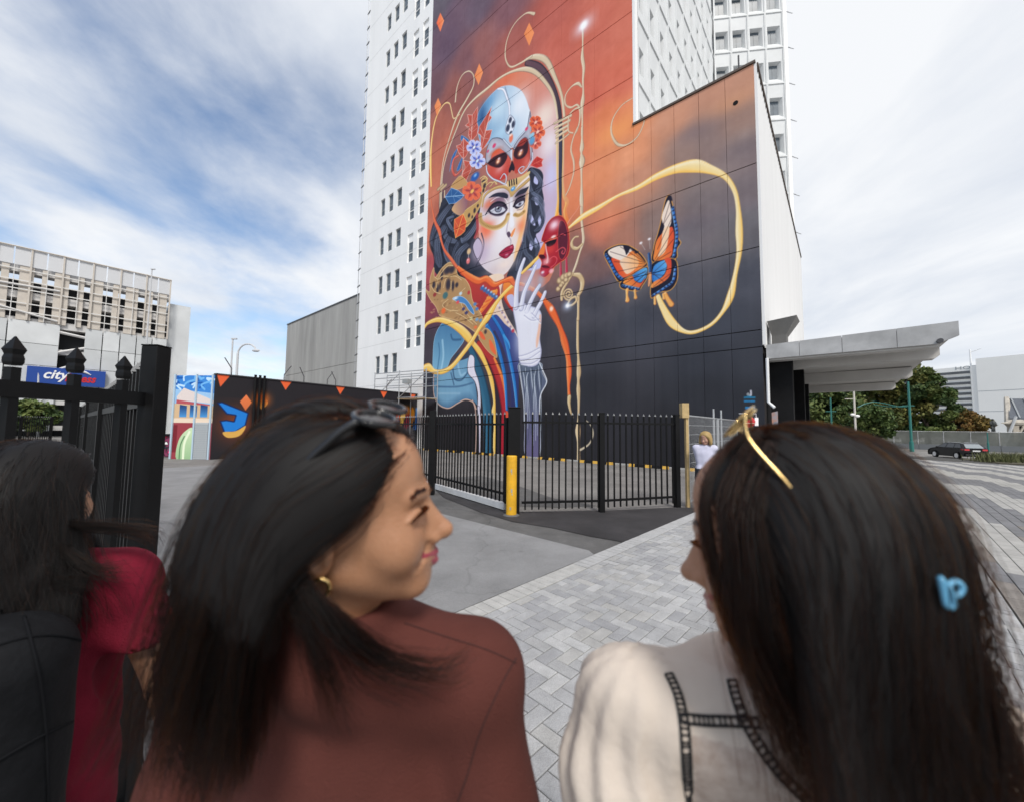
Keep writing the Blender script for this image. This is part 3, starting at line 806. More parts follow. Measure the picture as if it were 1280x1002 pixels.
# nose, lips
stroke(C4, [(462, 600), (462, 680), (466, 740)], [4, 4.4, 6], (240, 238, 244), feather=1.6); stroke(C4, [(452, 640), (450, 700), (440, 760), (442, 782)], [1.6, 1.6, 2, 2.4], (176, 160, 180), alpha=.7, feather=1.8)
fill(C4, [(440, 780), (452, 772), (460, 790), (448, 800)], (90, 70, 92)); fill(C4, [(458, 788), (472, 762), (482, 755), (474, 782), (464, 798)], (246, 150, 90)); stroke(C4, [(452, 800), (460, 815), (458, 835)], 1.4, (170, 158, 176), alpha=.8)
fill(C4, [(402, 880), (432, 850), (456, 838), (470, 834), (474, 856), (462, 880), (440, 900), (420, 898)], (166, 34, 66), edge=(120, 24, 50), ew=.8)
stroke(C4, [(404, 879), (436, 868), (472, 856)], .9, (96, 18, 40)); blob(C4, (440, 884), 2.2, (240, 150, 180), .9, 1.2); blob(C4, (462, 846), 1.8, (226, 110, 130), .8, 1)
# eyes
blob(C4, (392, 628), 14, (110, 70, 96), .8, 9, 1.4); blob(C4, (352, 640), 6, (240, 120, 80), .8, 5, 1.0); blob(C4, (505, 600), 7, (90, 66, 90), .85, 9, 1.4)
blob(C4, (400, 690), 13, (226, 216, 222), .9, 5, 1.2)
fill(C4, [(352, 672), (372, 640), (400, 626), (428, 634), (440, 662), (418, 690), (388, 694), (366, 688)], (44, 36, 54))
fill(C4, [(360, 672), (380, 652), (405, 645), (424, 651), (434, 668), (412, 682), (384, 686)], (206, 206, 220))
fill(C4, [(382, 666), (390, 650), (408, 648), (416, 662), (407, 677), (390, 678)], (136, 140, 160), edge=(46, 44, 62), ew=.8); blob(C4, (400, 660), 1.3, (24, 22, 34)); blob(C4, (394, 655), .9, (255, 255, 255)); stroke(C4, [(352, 674), (374, 654), (402, 643), (428, 650), (440, 668)], [2, 3.2, 3.6, 2.8, 1.2], (58, 44, 64), feather=1.4); stroke(C4, [(360, 684), (388, 694), (418, 690), (440, 668)], 1.6, (70, 54, 76), alpha=.8, feather=1.5)
stroke(C4, [(338, 690), (358, 657), (378, 637), (404, 630), (430, 638), (444, 662)], [1.4, 2.2, 2.2, 2.0, 1.6, .8], (30, 26, 40))
stroke(C4, [(362, 628), (392, 608), (425, 608), (448, 640)], .8, (236, 226, 232))
fill(C4, [(474, 648), (490, 622), (524, 608), (526, 632), (505, 655), (486, 662)], (40, 34, 50)); fill(C4, [(482, 648), (496, 634), (520, 624), (520, 638), (502, 651)], (206, 206, 220)); blob(C4, (503, 639), 1.8, (96, 96, 120)); blob(C4, (503, 639), 1.0, (24, 22, 34)); stroke(C4, [(476, 648), (492, 628), (524, 614)], 2.6, (54, 42, 60), feather=1.4)
stroke(C4, [(472, 650), (490, 616), (526, 600)], 2, (28, 26, 38)); stroke(C4, [(490, 668), (515, 662), (526, 640)], 1, (150, 130, 140))
fill(C4, [(352, 610), (384, 588), (425, 584), (446, 596), (440, 612), (400, 604), (370, 606)], (44, 44, 62)); fill(C4, [(478, 606), (500, 576), (530, 562), (546, 556), (530, 584), (504, 594)], (44, 44, 60))
# --- gold lace of the half mask
GOLD, GOLDL, GOLDD = (196, 154, 92), (226, 194, 134), (128, 92, 54)
for q in catmull([(312, 690), (316, 722), (340, 742), (375, 752), (410, 742), (436, 716), (446, 690)], 5):
    blob(C4, q, 2.3, GOLD, 1, 2.3, 3); blob(C4, (q[0] + 3, q[1] + 9), 1.5, GOLDL, .8, 1.4, 2); blob(C4, (q[0], q[1]), .9, GOLDD, .9, .8, 2)
for q in catmull([(478, 690), (496, 694), (514, 684), (522, 676)], 3):
    blob(C4, q, 2.0, GOLD, 1, 2, 3); blob(C4, q, .8, GOLDD, .9, .8, 2)
stroke(C4, [(322, 650), (334, 600), (376, 566), (424, 556), (452, 574), (460, 602)], [2.4, 3.4, 3.8, 3.4, 2.6, 2], GOLD, hi=GOLDL, lo=GOLDD)
stroke(C4, [(466, 600), (490, 570), (520, 545), (546, 522)], [2, 3, 4, 4], GOLD, hi=GOLDL, lo=GOLDD)
fill(C4, [(440, 535), (470, 520), (510, 505), (550, 480), (546, 500), (510, 532), (486, 560), (468, 600), (452, 570)], GOLD, c2=GOLDL)
for x_ in (452, 463, 474, 486):
    stroke(C4, [(x_, 528 - (x_ - 452) * .3), (x_ + 2, 552 - (x_ - 452) * .3)], 1.7, (44, 34, 40))
blob(C4, (470, 566), 2.6, (70, 150, 220), 1, 2.6, 3); blob(C4, (469, 564), 1, (220, 240, 255))
fill(A5, [(10, 450), (100, 380), (200, 300), (230, 180), (225, 60), (280, 20), (300, 60), (290, 130), (245, 260), (215, 380), (110, 560), (30, 650), (0, 560)], GOLD, edge=GOLDL, ew=.8)
for x_, y_, a_, b_ in ((265, 130, 2, 3), (250, 190, 1.4, 2.4), (140, 440, 1.6, 3), (70, 500, 1.6, 2.6), (180, 380, 1.4, 2), (110, 520, 1, 2), (250, 70, 2.5, 1.2), (215, 240, 1, 2)):
    blob(A5, (x_, y_), a_, (50, 40, 52), .95, b_, 2.5)
for p in ([(285, 130), (330, 90), (370, 95), (330, 140)], [(345, 130), (385, 80), (420, 110)], [(210, 40), (260, 10), (300, 50), (250, 90)], [(400, 110), (420, 70), (460, 80)]):
    stroke(A5, p, 1.6, GOLDL, lo=GOLDD)
# --- skull headdress
fill(A2, [(165, 660), (180, 540), (230, 440), (320, 320), (420, 222), (500, 186), (600, 178), (680, 208), (740, 260), (790, 360), (822, 460), (848, 540), (848, 700), (820, 860), (700, 920), (600, 960), (500, 900), (400, 840), (320, 900), (240, 960), (190, 820)], (96, 150, 196), c2=(226, 234, 244), grad=(1, .1), edge=(196, 212, 228), ew=.7)
blob(A2, (240, 560), 7, (44, 84, 136), .9, 14, 1.0); blob(A2, (330, 400), 6, (90, 150, 200), .7, 8, 1.0); blob(A2, (430, 480), 11, (206, 228, 242), .8, 14, 1.0); blob(A2, (700, 420), 10, (236, 240, 248), .8, 15, 1.0); blob(A2, (480, 760), 12, (176, 212, 236), .8, 7, 1.0)
stroke(A2, [(430, 222), (500, 230), (545, 330), (572, 420), (580, 560)], [2, 2.6, 3, 3, 2], (236, 238, 248), lo=(140, 150, 178)); stroke(A2, [(520, 195), (560, 330), (590, 420)], 1, (120, 132, 160), alpha=.8)
fill(A2, [(585, 545), (650, 620), (640, 700), (600, 780), (550, 790), (520, 740), (540, 640)], (226, 232, 244), edge=(120, 130, 160), ew=.7)
for x_, y_, a_, b_ in ((586, 612, 2.0, 3.6), (624, 665, 2.0, 4.2), (556, 712, 2.4, 4.4), (592, 766, 1.6, 1.6)):
    blob(A2, (x_, y_), a_, (54, 60, 84), 1, b_, 3)
blob(A2, (596, 840), 2.4, (240, 120, 90), 1, 5, 3); blob(A2, (592, 800), 1.6, (255, 220, 200), 1, 1.6)
PLATE = (160, 160, 176)
fill(A4, [(180, 340), (186, 190), (240, 60), (310, 28), (390, 50), (490, 150), (500, 300), (440, 240), (350, 180), (270, 230), (232, 330)], PLATE, edge=(72, 72, 92), ew=.9, core=(186, 188, 204))
fill(A4, [(520, 180), (570, 70), (680, -60), (720, -240), (736, -300), (758, -120), (752, 60), (766, 220), (740, 320), (716, 120), (690, 40), (640, 50), (560, 160)], PLATE, edge=(72, 72, 92), ew=.9, core=(188, 190, 206))
stroke(A4, [(400, 52), (470, 130), (500, 152), (530, 120), (600, 20), (680, -60)], 2.0, (206, 214, 230), lo=(70, 76, 100))
fill(A4, [(200, 440), (226, 340), (270, 225), (350, 168), (440, 232), (486, 300), (478, 400), (444, 520), (350, 566), (265, 532)], (196, 58, 50), c2=(222, 104, 84), grad=(0, 1))
fill(A4, [(528, 400), (530, 290), (560, 150), (630, 50), (695, 45), (732, 180), (722, 330), (610, 440), (555, 480)], (200, 66, 54), c2=(150, 50, 44), grad=(0, 1))
blob(A4, (355, 420), 5, (232, 160, 160), .7, 5, 1.0); blob(A4, (690, 320), 4, (230, 120, 110), .6, 7, 1.0); blob(A4, (300, 210), 6, (226, 84, 44), .8, 3, 1.0)
fill(A4, [(205, 355), (260, 285), (340, 240), (420, 215), (450, 260), (420, 340), (360, 400), (290, 400)], (58, 28, 38), feather=1.5); fill(A4, [(530, 220), (560, 150), (640, 130), (702, 70), (705, 200), (650, 280), (580, 300), (535, 270)], (56, 28, 38), feather=1.5)
for x_, y_ in ((336, 322), (614, 222)):
    blob(A4, (x_, y_), 3, (226, 130, 90), 1, 3.6, 1.6); blob(A4, (x_ - 4, y_ + 10), 1.5, (255, 214, 180), 1, 1.6); blob(A4, (x_ + 8, y_ - 28), 1.4, (230, 200, 210), 1, 1.4)
fill(A4, [(512, 318), (546, 400), (532, 450), (505, 440), (480, 472), (462, 445), (490, 360)], (36, 26, 38), edge=(150, 60, 56), ew=.6)
stroke(A4, [(186, 380), (200, 470), (265, 542), (350, 578), (420, 606), (436, 520), (405, 482), (360, 545)], [1.6, 1.8, 2, 2, 1.8, 1.6, 1.4, 1.2], (214, 218, 234), lo=(90, 94, 120))
stroke(A4, [(764, 220), (764, 300), (725, 370), (690, 425), (625, 478), (590, 440), (620, 400), (660, 395), (640, 430)], [1.8, 1.8, 1.8, 1.7, 1.6, 1.5, 1.3, 1.2, 1], (214, 218, 234), lo=(90, 94, 120))
stroke(A4, [(500, 190), (500, 250), (506, 310)], [3, 2.6, 1.2], (206, 214, 230)); blob(A4, (285, 130), 2.2, (220, 66, 110), 1, 2.6, 3); blob(A4, (206, 200), 1.4, (210, 70, 110), 1, 1.8, 3); blob(A2, (790, 722), 1.8, (224, 70, 110), 1, 2.2, 3)
# --- flowers and leaves
def leaf(tf, p, c, vein=(244, 206, 196), mid=None):
    fill(tf, p, c, edge=vein, ew=.5, core=tuple(int(v * .9) for v in c), cw=3, smooth=False)
    q = np.array(p, float); a, b = q[0], q[len(q) // 2]
    stroke(tf, [tuple(a), tuple(b)], .7, vein, alpha=.9)
    for k in range(1, len(q) - 1):
        m_ = a + (b - a) * (0.25 + .6 * k / len(q) if k < len(q) / 2 else 0.25 + .6 * (len(q) - k) / len(q))
        stroke(tf, [tuple(m_), tuple(q[k] * .85 + m_ * .15)], .4, vein, alpha=.7)
def flower(tf, c0, r, cpet, cin, ccen, n=5, rot=0.3):
    for k in range(n):
        a = rot + 2 * PI * k / n
        p = [(c0[0] + r * .2 * math.cos(a), c0[1] + r * .2 * math.sin(a))] + [(c0[0] + r * q * math.cos(a + d), c0[1] + r * q * math.sin(a + d)) for q, d in ((.7, -.62), (1.0, -.42), (1.05, 0), (1.0, .42), (.7, .62))]
        fill(tf, p, cpet, edge=tuple(min(255, int(v * 1.12)) for v in cpet), ew=.6)
    for k in range(n):
        a = rot + 2 * PI * k / n
        fill(tf, [(c0[0], c0[1]), (c0[0] + r * .5 * math.cos(a - .3), c0[1] + r * .5 * math.sin(a - .3)), (c0[0] + r * .72 * math.cos(a), c0[1] + r * .72 * math.sin(a)), (c0[0] + r * .5 * math.cos(a + .3), c0[1] + r * .5 * math.sin(a + .3))], cin, feather=2.0, alpha=.8)
        stroke(tf, [c0, (c0[0] + r * .9 * math.cos(a), c0[1] + r * .9 * math.sin(a))], .4, tuple(int(v * .7) for v in cin), alpha=.7)
    blob(tf, c0, r / 10.02 * .2, ccen, 1, r / 10.02 * .2, 3)
CORAL = (208, 88, 72)
for p in ([(330, 160), (258, 270), (226, 460), (250, 380), (300, 250)], [(390, 270), (350, 340), (315, 440), (350, 430), (385, 330)], [(380, 0), (370, 60), (430, 90), (470, 60)]):
    fill(A3, p, (52, 104, 170), edge=(120, 170, 220), ew=.5)
leaf(A1, [(600, 880), (560, 800), (572, 700), (520, 680), (565, 640), (550, 540), (612, 545), (650, 485), (682, 440), (680, 560), (672, 640), (690, 700), (670, 800)], CORAL)
leaf(A1, [(720, 990), (715, 800), (680, 780), (700, 690), (770, 580), (862, 430), (830, 545), (860, 580), (800, 660), (780, 740), (862, 730), (830, 850), (760, 960)], CORAL)
leaf(A3, [(400, 300), (340, 225), (310, 130), (365, 110), (400, 30), (470, 100), (462, 200), (440, 255)], CORAL)
leaf(A3, [(380, 620), (370, 500), (420, 400), (400, 310), (492, 330), (500, 430), (440, 560)], CORAL)
stroke(A3, [(340, 255), (280, 300), (262, 420), (300, 500), (380, 430)], [2.6, 3.2, 3.4, 3, 2], CORAL, hi=(236, 150, 136), lo=(150, 50, 48))
fill(A3, [(240, 650), (300, 560), (370, 505), (455, 600), (380, 660), (300, 680)], (196, 148, 92), edge=(226, 190, 140), ew=.6)
fill(A3, [(255, 920), (330, 820), (440, 780), (445, 880), (380, 1000), (300, 980)], (140, 92, 108), c2=(214, 170, 120), grad=(-1, -.3))
leaf(A3, [(170, 770), (250, 655), (340, 690), (410, 750), (380, 790), (300, 850), (220, 862)], (48, 100, 166), vein=(170, 206, 240))
flower(A3, (535, 150), 92, (190, 196, 240), (60, 80, 190), (240, 248, 255), 5, .5)
flower(A3, (575, 320), 98, (196, 202, 244), (66, 86, 196), (210, 236, 255), 5, .1)
blob(A3, (545, 520), 5.5, (36, 90, 176), 1, 5, 3); blob(A3, (550, 500), 2, (140, 190, 240), .9, 2)
flower(A3, (510, 700), 118, (234, 106, 70), (170, 56, 70), (250, 190, 90), 5, .8)
leaf(A6, [(400, 485), (380, 370), (385, 250), (500, 178), (542, 280), (520, 400), (470, 445)], (236, 92, 56), vein=(255, 200, 90))
for c0, r, c in (((905, 640), 80, (226, 92, 52)), ((930, 760), 90, (232, 104, 64)), ((900, 900), 74, (222, 100, 76))):
    flower(A2, c0, r, c, (176, 56, 60), (250, 200, 180), 5, .2)
blob(A2, (858, 800), 3, (150, 200, 226), 1, 3, 3); blob(A2, (860, 870), 3.2, (90, 160, 210), 1, 5, 3)
leaf(A4, [(740, 380), (770, 320), (820, 262), (900, 300), (880, 340), (890, 390), (820, 410)], (206, 52, 48), vein=(236, 110, 90))
# --- earrings
blob(A6, (570, 650), 2.6, (222, 186, 140), 1, 3.6, 3); stroke(A6, [(566, 690), (562, 740)], .6, (220, 214, 220)); blob(A6, (560, 770), 2.4, (236, 120, 120), 1, 3.6, 3); blob(A6, (556, 755), .8, (255, 220, 220))
# --- neck, chest and robe
fill(C5, [(355, 60), (425, 55), (412, 130), (420, 200), (445, 260), (480, 320), (492, 360), (450, 340), (390, 270), (350, 220), (330, 120)], (220, 190, 172), c2=(240, 214, 190), grad=(0, 1))
fill(C5, [(385, 245), (430, 290), (492, 356), (498, 500), (490, 700), (440, 700), (430, 560), (400, 420), (350, 300)], (48, 48, 92), c2=(52, 74, 150), grad=(0, 1))
fill(C5, [(240, 70), (300, 85), (390, 95), (408, 150), (395, 190), (350, 260), (310, 290), (270, 200)], (156, 40, 50), c2=(196, 60, 50))
for k in range(9):
    stroke(C5, [(300 + k * 8, 250 - k * 14), (340 + k * 6, 200 - k * 8), (375 + (k % 3) * 8, 150 - k * 3)], [4, 5, 2], (226, 90, 46) if k % 2 else (240, 142, 54), hi=(252, 190, 90), alpha=.85)
for k in range(7):
    blob(C5, (322 + k * 13, 118 + k * 9), 2.6, (56, 104, 168), 1, 2.6, 2.5); blob(C5, (326 + k * 13, 108 + k * 10), 1.2, (200, 214, 236), .8, 1.2)
fill(C5, [(425, 95), (470, 90), (478, 150), (480, 230), (455, 205), (430, 170)], (206, 66, 46), c2=(244, 140, 50)); fill(C5, [(440, 160), (470, 150), (476, 200), (460, 205)], (190, 186, 222))
stroke(C5, [(428, 170), (450, 205), (480, 235)], 2, (180, 40, 40)); 
for k in range(12):
    blob(C5, (392 + k * 6.6, 190 + k * 11.5), 1.3, (226, 214, 222) if k % 2 else (150, 130, 160), 1, 1.5, 2)
blob(C5, (470, 324), 1.8, (186, 40, 60), 1, 2.2, 3)
# gold shoulder ornament
fill(A8, [(152, 205), (162, 310), (240, 205), (320, 150), (382, 190), (402, 285), (480, 330), (532, 420), (560, 560), (640, 680), (700, 820), (770, 890), (806, 1060), (800, 1150), (720, 1060), (620, 930), (560, 870), (430, 785), (280, 735), (210, 710), (170, 620), (110, 540), (50, 415), (104, 460), (108, 330)], (186, 142, 92), edge=(222, 190, 138), ew=.8, core=(176, 134, 88))
for x_, y_, a_, b_ in ((150, 390, 2.2, 4), (190, 430, 2, 5.5), (235, 290, 2, 6), (300, 385, 3.4, 7), (350, 400, 2, 6), (390, 390, 2.2, 3), (290, 240, 5, 4.5), (340, 230, 4, 4.5), (215, 400, 1.2, 5)):
    blob(A8, (x_, y_), a_, (48, 42, 56), .95, b_, 2.2)
for q in range(70):
    a, b = rng.random(2)
    x_, y_ = 120 + a * 480, 520 + b * 200 + a * 60
    blob(A8, (x_, y_), 1.0 + rng.random(), (214, 176, 118) if q % 2 else (120, 84, 56), .5, .9, 1.5)
for p in ([(160, 310), (200, 330), (240, 300), (300, 300), (380, 300), (440, 340)], [(180, 420), (190, 340), (240, 250), (300, 190), (350, 190)], [(250, 420), (280, 320), (340, 300)], [(330, 430), (330, 350)], [(120, 400), (160, 460), (220, 480)], [(480, 420), (430, 480), (440, 600), (520, 720), (600, 800)], [(300, 540), (240, 600), (300, 650), (400, 660)], [(380, 680), (460, 720), (560, 800)]):
    stroke(A8, p, 1.2, (226, 194, 140), lo=(130, 92, 60))
blob(A8, (270, 500), 3.6, (64, 108, 112), 1, 4, 4); blob(A8, (160, 492), 2.4, (150, 50, 50), 1, 2.4, 3); blob(A8, (250, 660), 3, (236, 104, 50), 1, 3.4, 3); blob(A8, (515, 470), 1.8, (190, 60, 60), 1, 2.4, 3)
fill(A8, [(345, 530), (420, 505), (490, 540), (560, 640), (570, 700), (520, 660), (470, 590), (400, 570)], (72, 130, 190), edge=(180, 210, 236), ew=.6); blob(A8, (375, 530), 3.4, (226, 236, 244), .9, 1.6)
for x_, y_, c in ((600, 640, (70, 120, 190)), (460, 640, (60, 60, 110)), (490, 680, (60, 60, 110)), (580, 590, (80, 130, 190)), (600, 750, (120, 160, 200)), (430, 480, (190, 214, 226)), (540, 740, (220, 210, 150)), (640, 760, (90, 140, 190)), (585, 830, (236, 110, 60)), (400, 570, (226, 80, 80))):
    blob(A8, (x_, y_), 2.2, c, 1, 2.0, 2.2)
# blue jug-like sleeve
JUG = (96, 150, 186)
fill(B1, [(235, 120), (160, 260), (140, 450), (150, 610), (270, 610), (330, 490), (400, 400), (470, 290), (440, 200), (330, 90)], (122, 176, 206), c2=(62, 114, 158), grad=(.3, 1), edge=(150, 196, 220), ew=.8)
fill(B1, [(150, 650), (340, 560), (420, 510), (520, 470), (520, 650), (580, 740), (604, 960), (560, 925), (480, 908), (380, 955), (300, 1000), (220, 985), (160, 900)], (70, 110, 146), c2=(104, 156, 190), grad=(.2, 1), core=(112, 160, 192), cw=9)
for p, w, c in (([(330, 240), (350, 290), (430, 290)], 2.5, (44, 84, 124)), ([(200, 330), (210, 430), (190, 600)], 2, (60, 110, 150)), ([(240, 300), (250, 460), (230, 590)], 3, (160, 204, 226)), ([(350, 600), (370, 700), (440, 710), (500, 640)], 2.2, (40, 72, 108)), ([(400, 540), (430, 660), (480, 640)], 3, (150, 192, 218)), ([(180, 780), (400, 780), (560, 740)], 2, (56, 92, 130)), ([(200, 850), (420, 850)], 2.4, (140, 180, 206)), ([(330, 640), (360, 760)], 2, (52, 84, 120))):
    stroke(B1, p, w, c, alpha=.7, feather=1.6)
fill(B1, [(380, 440), (480, 420), (540, 440), (510, 480), (420, 510), (370, 500)], (54, 62, 80))
stroke(B1, [(150, 655), (150, 850), (200, 960), (300, 1002), (400, 950), (480, 912), (560, 940), (592, 1010)], 1.3, (214, 176, 158)); stroke(C5, [(275, 655), (288, 700), (293, 780), (290, 905)], 1.3, (206, 170, 156))
# robe bands running down to the ground
stroke(C5, [(262, 400), (300, 500), (330, 600), (346, 700), (348, 800), (348, 910)], [8, 12, 12, 13, 12, 12], (42, 92, 122), hi=(70, 134, 166), lo=(28, 58, 80))
stroke(C5, [(330, 420), (372, 520), (394, 640), (400, 760), (400, 915)], 7, (48, 40, 50))
stroke(C5, [(305, 385), (362, 455), (398, 540), (420, 630), (430, 710), (426, 800), (424, 915)], [8, 12, 12, 11, 10, 10, 10], (180, 52, 46), c_end=(178, 32, 52), lo=(110, 24, 38), side=None); stroke(C5, [(380, 455), (418, 550), (436, 640), (442, 715), (436, 800)], [3, 4, 4, 3.4, 2], (244, 140, 60), feather=1.6, c_end=(220, 70, 50))
stroke(C5, [(380, 330), (424, 440), (448, 560), (452, 705)], [4, 6, 6, 5], (56, 52, 86))
stroke(C5, [(345, 300), (388, 380), (416, 470), (432, 560), (440, 700)], [6, 6, 5, 4.5, 3], (34, 110, 190), hi=(96, 176, 234), lo=(20, 60, 120))
stroke(C5, [(372, 255), (425, 345), (456, 460), (478, 580), (490, 705)], [4, 5, 5, 4.6, 3], (38, 116, 196), hi=(110, 186, 236), lo=(20, 60, 120)); stroke(C5, [(425, 345), (448, 380), (455, 410)], [3, 2.4, 1], (60, 150, 220))
fill(B1, [(540, 445), (575, 480), (580, 600), (620, 720), (640, 860), (640, 1010), (606, 1010), (606, 850), (575, 730), (510, 650), (500, 560), (515, 470)], (222, 218, 232), edge=(70, 66, 80), ew=.8); stroke(C5, [(304, 690), (311, 780), (312, 908)], 4, (214, 210, 226), lo=(90, 86, 110))
fill(B1, [(620, 260), (690, 170), (765, 240), (805, 400), (806, 482), (720, 420), (650, 330)], (186, 142, 92), edge=(220, 186, 134), ew=.7); fill(B1, [(730, 290), (775, 350), (800, 450), (740, 390)], (240, 104, 60)); fill(B1, [(620, 220), (650, 210), (690, 290), (650, 280)], (236, 96, 56)); blob(B1, (690, 210), 1.8, (60, 52, 60), .9, 2.6, 2.5)
# --- ribbons
YEL = dict(c=(244, 198, 92), hi=(252, 228, 160), lo=(216, 150, 60))
def ribbon(tf, pts, w, **k):
    kw = dict(YEL); kw.update(k); c = kw.pop('c'); stroke(tf, pts, w, c, **kw)
ribbon(C5, [(270, 375), (312, 430), (348, 505), (368, 570), (380, 660), (377, 710), (382, 780), (380, 850), (382, 918)], [6, 7, 5, 6, 3.4, 6, 3, 5, 3])
ribbon(C5, [(34, 325), (58, 288), (110, 270), (165, 285), (215, 315), (250, 350), (272, 378)], [4, 4.4, 6, 7, 9, 10, 7])
ribbon(C5, [(34, 505), (62, 498), (90, 518), (130, 520), (175, 495), (222, 440), (268, 378), (310, 308), (348, 256), (392, 185), (440, 130), (476, 100)], [7, 10, 6, 6, 6, 6, 6, 5, 9, 5, 4.4, 4])
ORG_ = dict(c=(236, 102, 48), hi=(250, 160, 90), lo=(176, 56, 36))
def oribbon(tf, pts, w, **k):
    kw = dict(ORG_); kw.update(k); c = kw.pop('c'); stroke(tf, pts, w, c, **kw)
oribbon(A6, [(95, 0), (115, 140), (150, 290), (200, 400), (225, 520), (268, 640), (350, 750), (430, 860), (500, 930), (600, 965)], [1, 1.6, 4, 5, 3, 3.4, 4, 3.6, 5, 5], c=(226, 104, 70))
oribbon(C5, [(205, 20), (250, 58), (300, 84), (340, 74), (378, 102), (420, 86), (458, 76), (476, 98), (505, 97), (545, 114), (590, 142), (630, 188)], [5, 8, 9, 8, 7, 5, 7, 5, 4, 4.4, 4.4, 5])
# --- gloved hand and glass arm
GL = dict(c=(214, 214, 232), hi=(240, 240, 248), lo=(150, 152, 186))
fill(C5, [(498, 480), (602, 476), (612, 525), (632, 572), (604, 630), (598, 700), (600, 918), (528, 918), (526, 760), (518, 650), (506, 560)], (84, 98, 118), c2=(104, 96, 136), grad=(0, -1), edge=(196, 204, 220), ew=.7)
for k in range(15):
    x_ = 512 + k * 6.2
    stroke(C5, [(x_, 490 + (k * 31) % 40), (x_ + 8 * math.sin(k), 560), (x_ + 8 + 6 * math.sin(k * 2.1), 660), (x_ + 10 + 3 * math.sin(k), 760 + (k * 53) % 130)], [.7, 1.2, .9, .5], (206, 216, 228) if k % 2 else (54, 66, 84), alpha=.85)
stroke(C5, [(598, 480), (618, 525), (632, 570), (604, 630), (598, 700), (599, 918)], 1.3, (226, 230, 238)); stroke(C5, [(500, 490), (510, 560), (522, 660), (524, 760)], 1.1, (206, 210, 220))
blob(B2, (260, 260), 12, (196, 206, 236), .6, 20, 1.0)
fill(B2, [(145, 440), (170, 400), (230, 395), (290, 420), (350, 440), (385, 490), (378, 620), (372, 700), (385, 800), (366, 890), (320, 925), (260, 922), (200, 880), (188, 700), (166, 560)], (214, 214, 230), edge=(172, 172, 204), ew=1.2, core=(226, 226, 238))
for pts, w in (([(240, 32), (205, 130), (178, 260), (172, 430)], [4.4, 6, 6.6, 7.5]), ([(336, 88), (292, 190), (240, 310), (215, 440)], [4.2, 5.6, 6.4, 7]), ([(368, 250), (330, 310), (295, 380), (262, 460)], [4.6, 6, 6.2, 7]), ([(414, 308), (385, 380), (352, 440), (320, 500)], [4.6, 5.6, 6, 7])):
    stroke(B2, pts, w, GL['c'], hi=GL['hi'], lo=GL['lo'])
blob(B2, (255, 500), 9, (236, 236, 246), .85, 6, 1.2); blob(B2, (240, 700), 11, (226, 226, 238), .8, 22, 1.2)
stroke(B2, [(375, 500), (368, 600), (352, 700), (345, 760)], [2, 3.5, 4, 2], (240, 180, 150), alpha=.85, feather=2.0)
for p in ([(200, 870), (280, 860), (372, 800)], [(196, 840), (270, 820), (366, 770)], [(215, 900), (300, 900), (370, 860)], [(240, 500), (300, 540), (370, 530)], [(300, 480), (340, 520), (375, 560)]):
    stroke(B2, p, 1.2, (164, 164, 194), alpha=.8, feather=1.4); stroke(B2, [(x_, y_ + 9) for x_, y_ in p], 1.0, (244, 244, 250), alpha=.8, feather=1.3)
ribbon(A7, [(335, 552), (410, 480), (490, 400)], [3.6, 4.4, 4.2])
oribbon(C5, [(622, 180), (655, 225), (695, 305), (718, 378), (735, 450), (740, 520), (738, 590), (741, 640)], [5, 10, 6, 9, 6, 7, 3.6, 4]); blob(C5, (655, 218), 2, (255, 230, 210), .95, 3, 1.6)
stroke(C5, [(741, 640), (740, 670), (748, 712), (760, 738)], [5, 4, 2.4, 1], (206, 176, 128), hi=(236, 214, 170), lo=(140, 110, 80))
# --- red mask
fill(A7, [(636, 14), (712, 2), (765, 70), (790, 180), (794, 320), (764, 410), (700, 455), (645, 500), (600, 560), (552, 598), (510, 580), (505, 525), (520, 450), (488, 388), (508, 330), (540, 262), (518, 240), (548, 140), (580, 70)], (150, 26, 44), edge=(238, 116, 60), ew=.8, core=(176, 34, 48))
fill(A7, [(690, 70), (740, 60), (776, 180), (770, 330), (730, 420), (690, 400), (676, 250)], (94, 30, 50), edge=(214, 84, 66), ew=.6)
fill(A7, [(560, 270), (600, 245), (662, 228), (650, 270), (605, 300), (572, 295)], (26, 14, 26)); fill(A7, [(548, 258), (600, 222), (660, 195), (664, 225), (600, 244)], (226, 90, 70)); blob(A7, (636, 206), 2.6, (250, 220, 220), .95, 1.8)
blob(A7, (642, 92), 5, (250, 220, 232), .95, 5.5, 1.1); blob(A7, (600, 330), 6, (226, 66, 60), .7, 5, 1.1); stroke(A7, [(560, 280), (568, 340), (580, 400), (575, 450)], [1.6, 1.6, 2, 3], (246, 206, 206), alpha=.8)
fill(A7, [(490, 388), (512, 330), (545, 262), (556, 300), (548, 360), (530, 385)], (236, 120, 56)); fill(A7, [(500, 380), (540, 380), (560, 410), (530, 420), (505, 405)], (70, 16, 30))
blob(A7, (566, 445), 4, (246, 176, 180), .8, 4, 1.2); fill(A7, [(520, 490), (560, 480), (600, 500), (560, 512)], (80, 14, 30)); blob(A7, (545, 545), 5, (200, 36, 60), .9, 4.5, 1.6); blob(A7, (532, 548), 1.8, (250, 226, 232), .95, 1.6); blob(A7, (615, 535), 2.6, (250, 180, 190), .9, 2.8, 2)
for p in ([(600, 420), (640, 395), (670, 420), (650, 470), (610, 500)], [(660, 350), (720, 310), (750, 330), (735, 370), (715, 360), (725, 340)], [(690, 200), (720, 180), (750, 190)]):
    stroke(A7, p, 1.1, (222, 80, 90))
for a, b in (((705, 455), (706, 585)), ((760, 410), (762, 545))):
    stroke(A7, [a, b], [2, 3.2], (186, 34, 64), hi=(236, 130, 150))
blob(A7, (515, 620), 4, (150, 190, 226), .5, 9, 1.0)
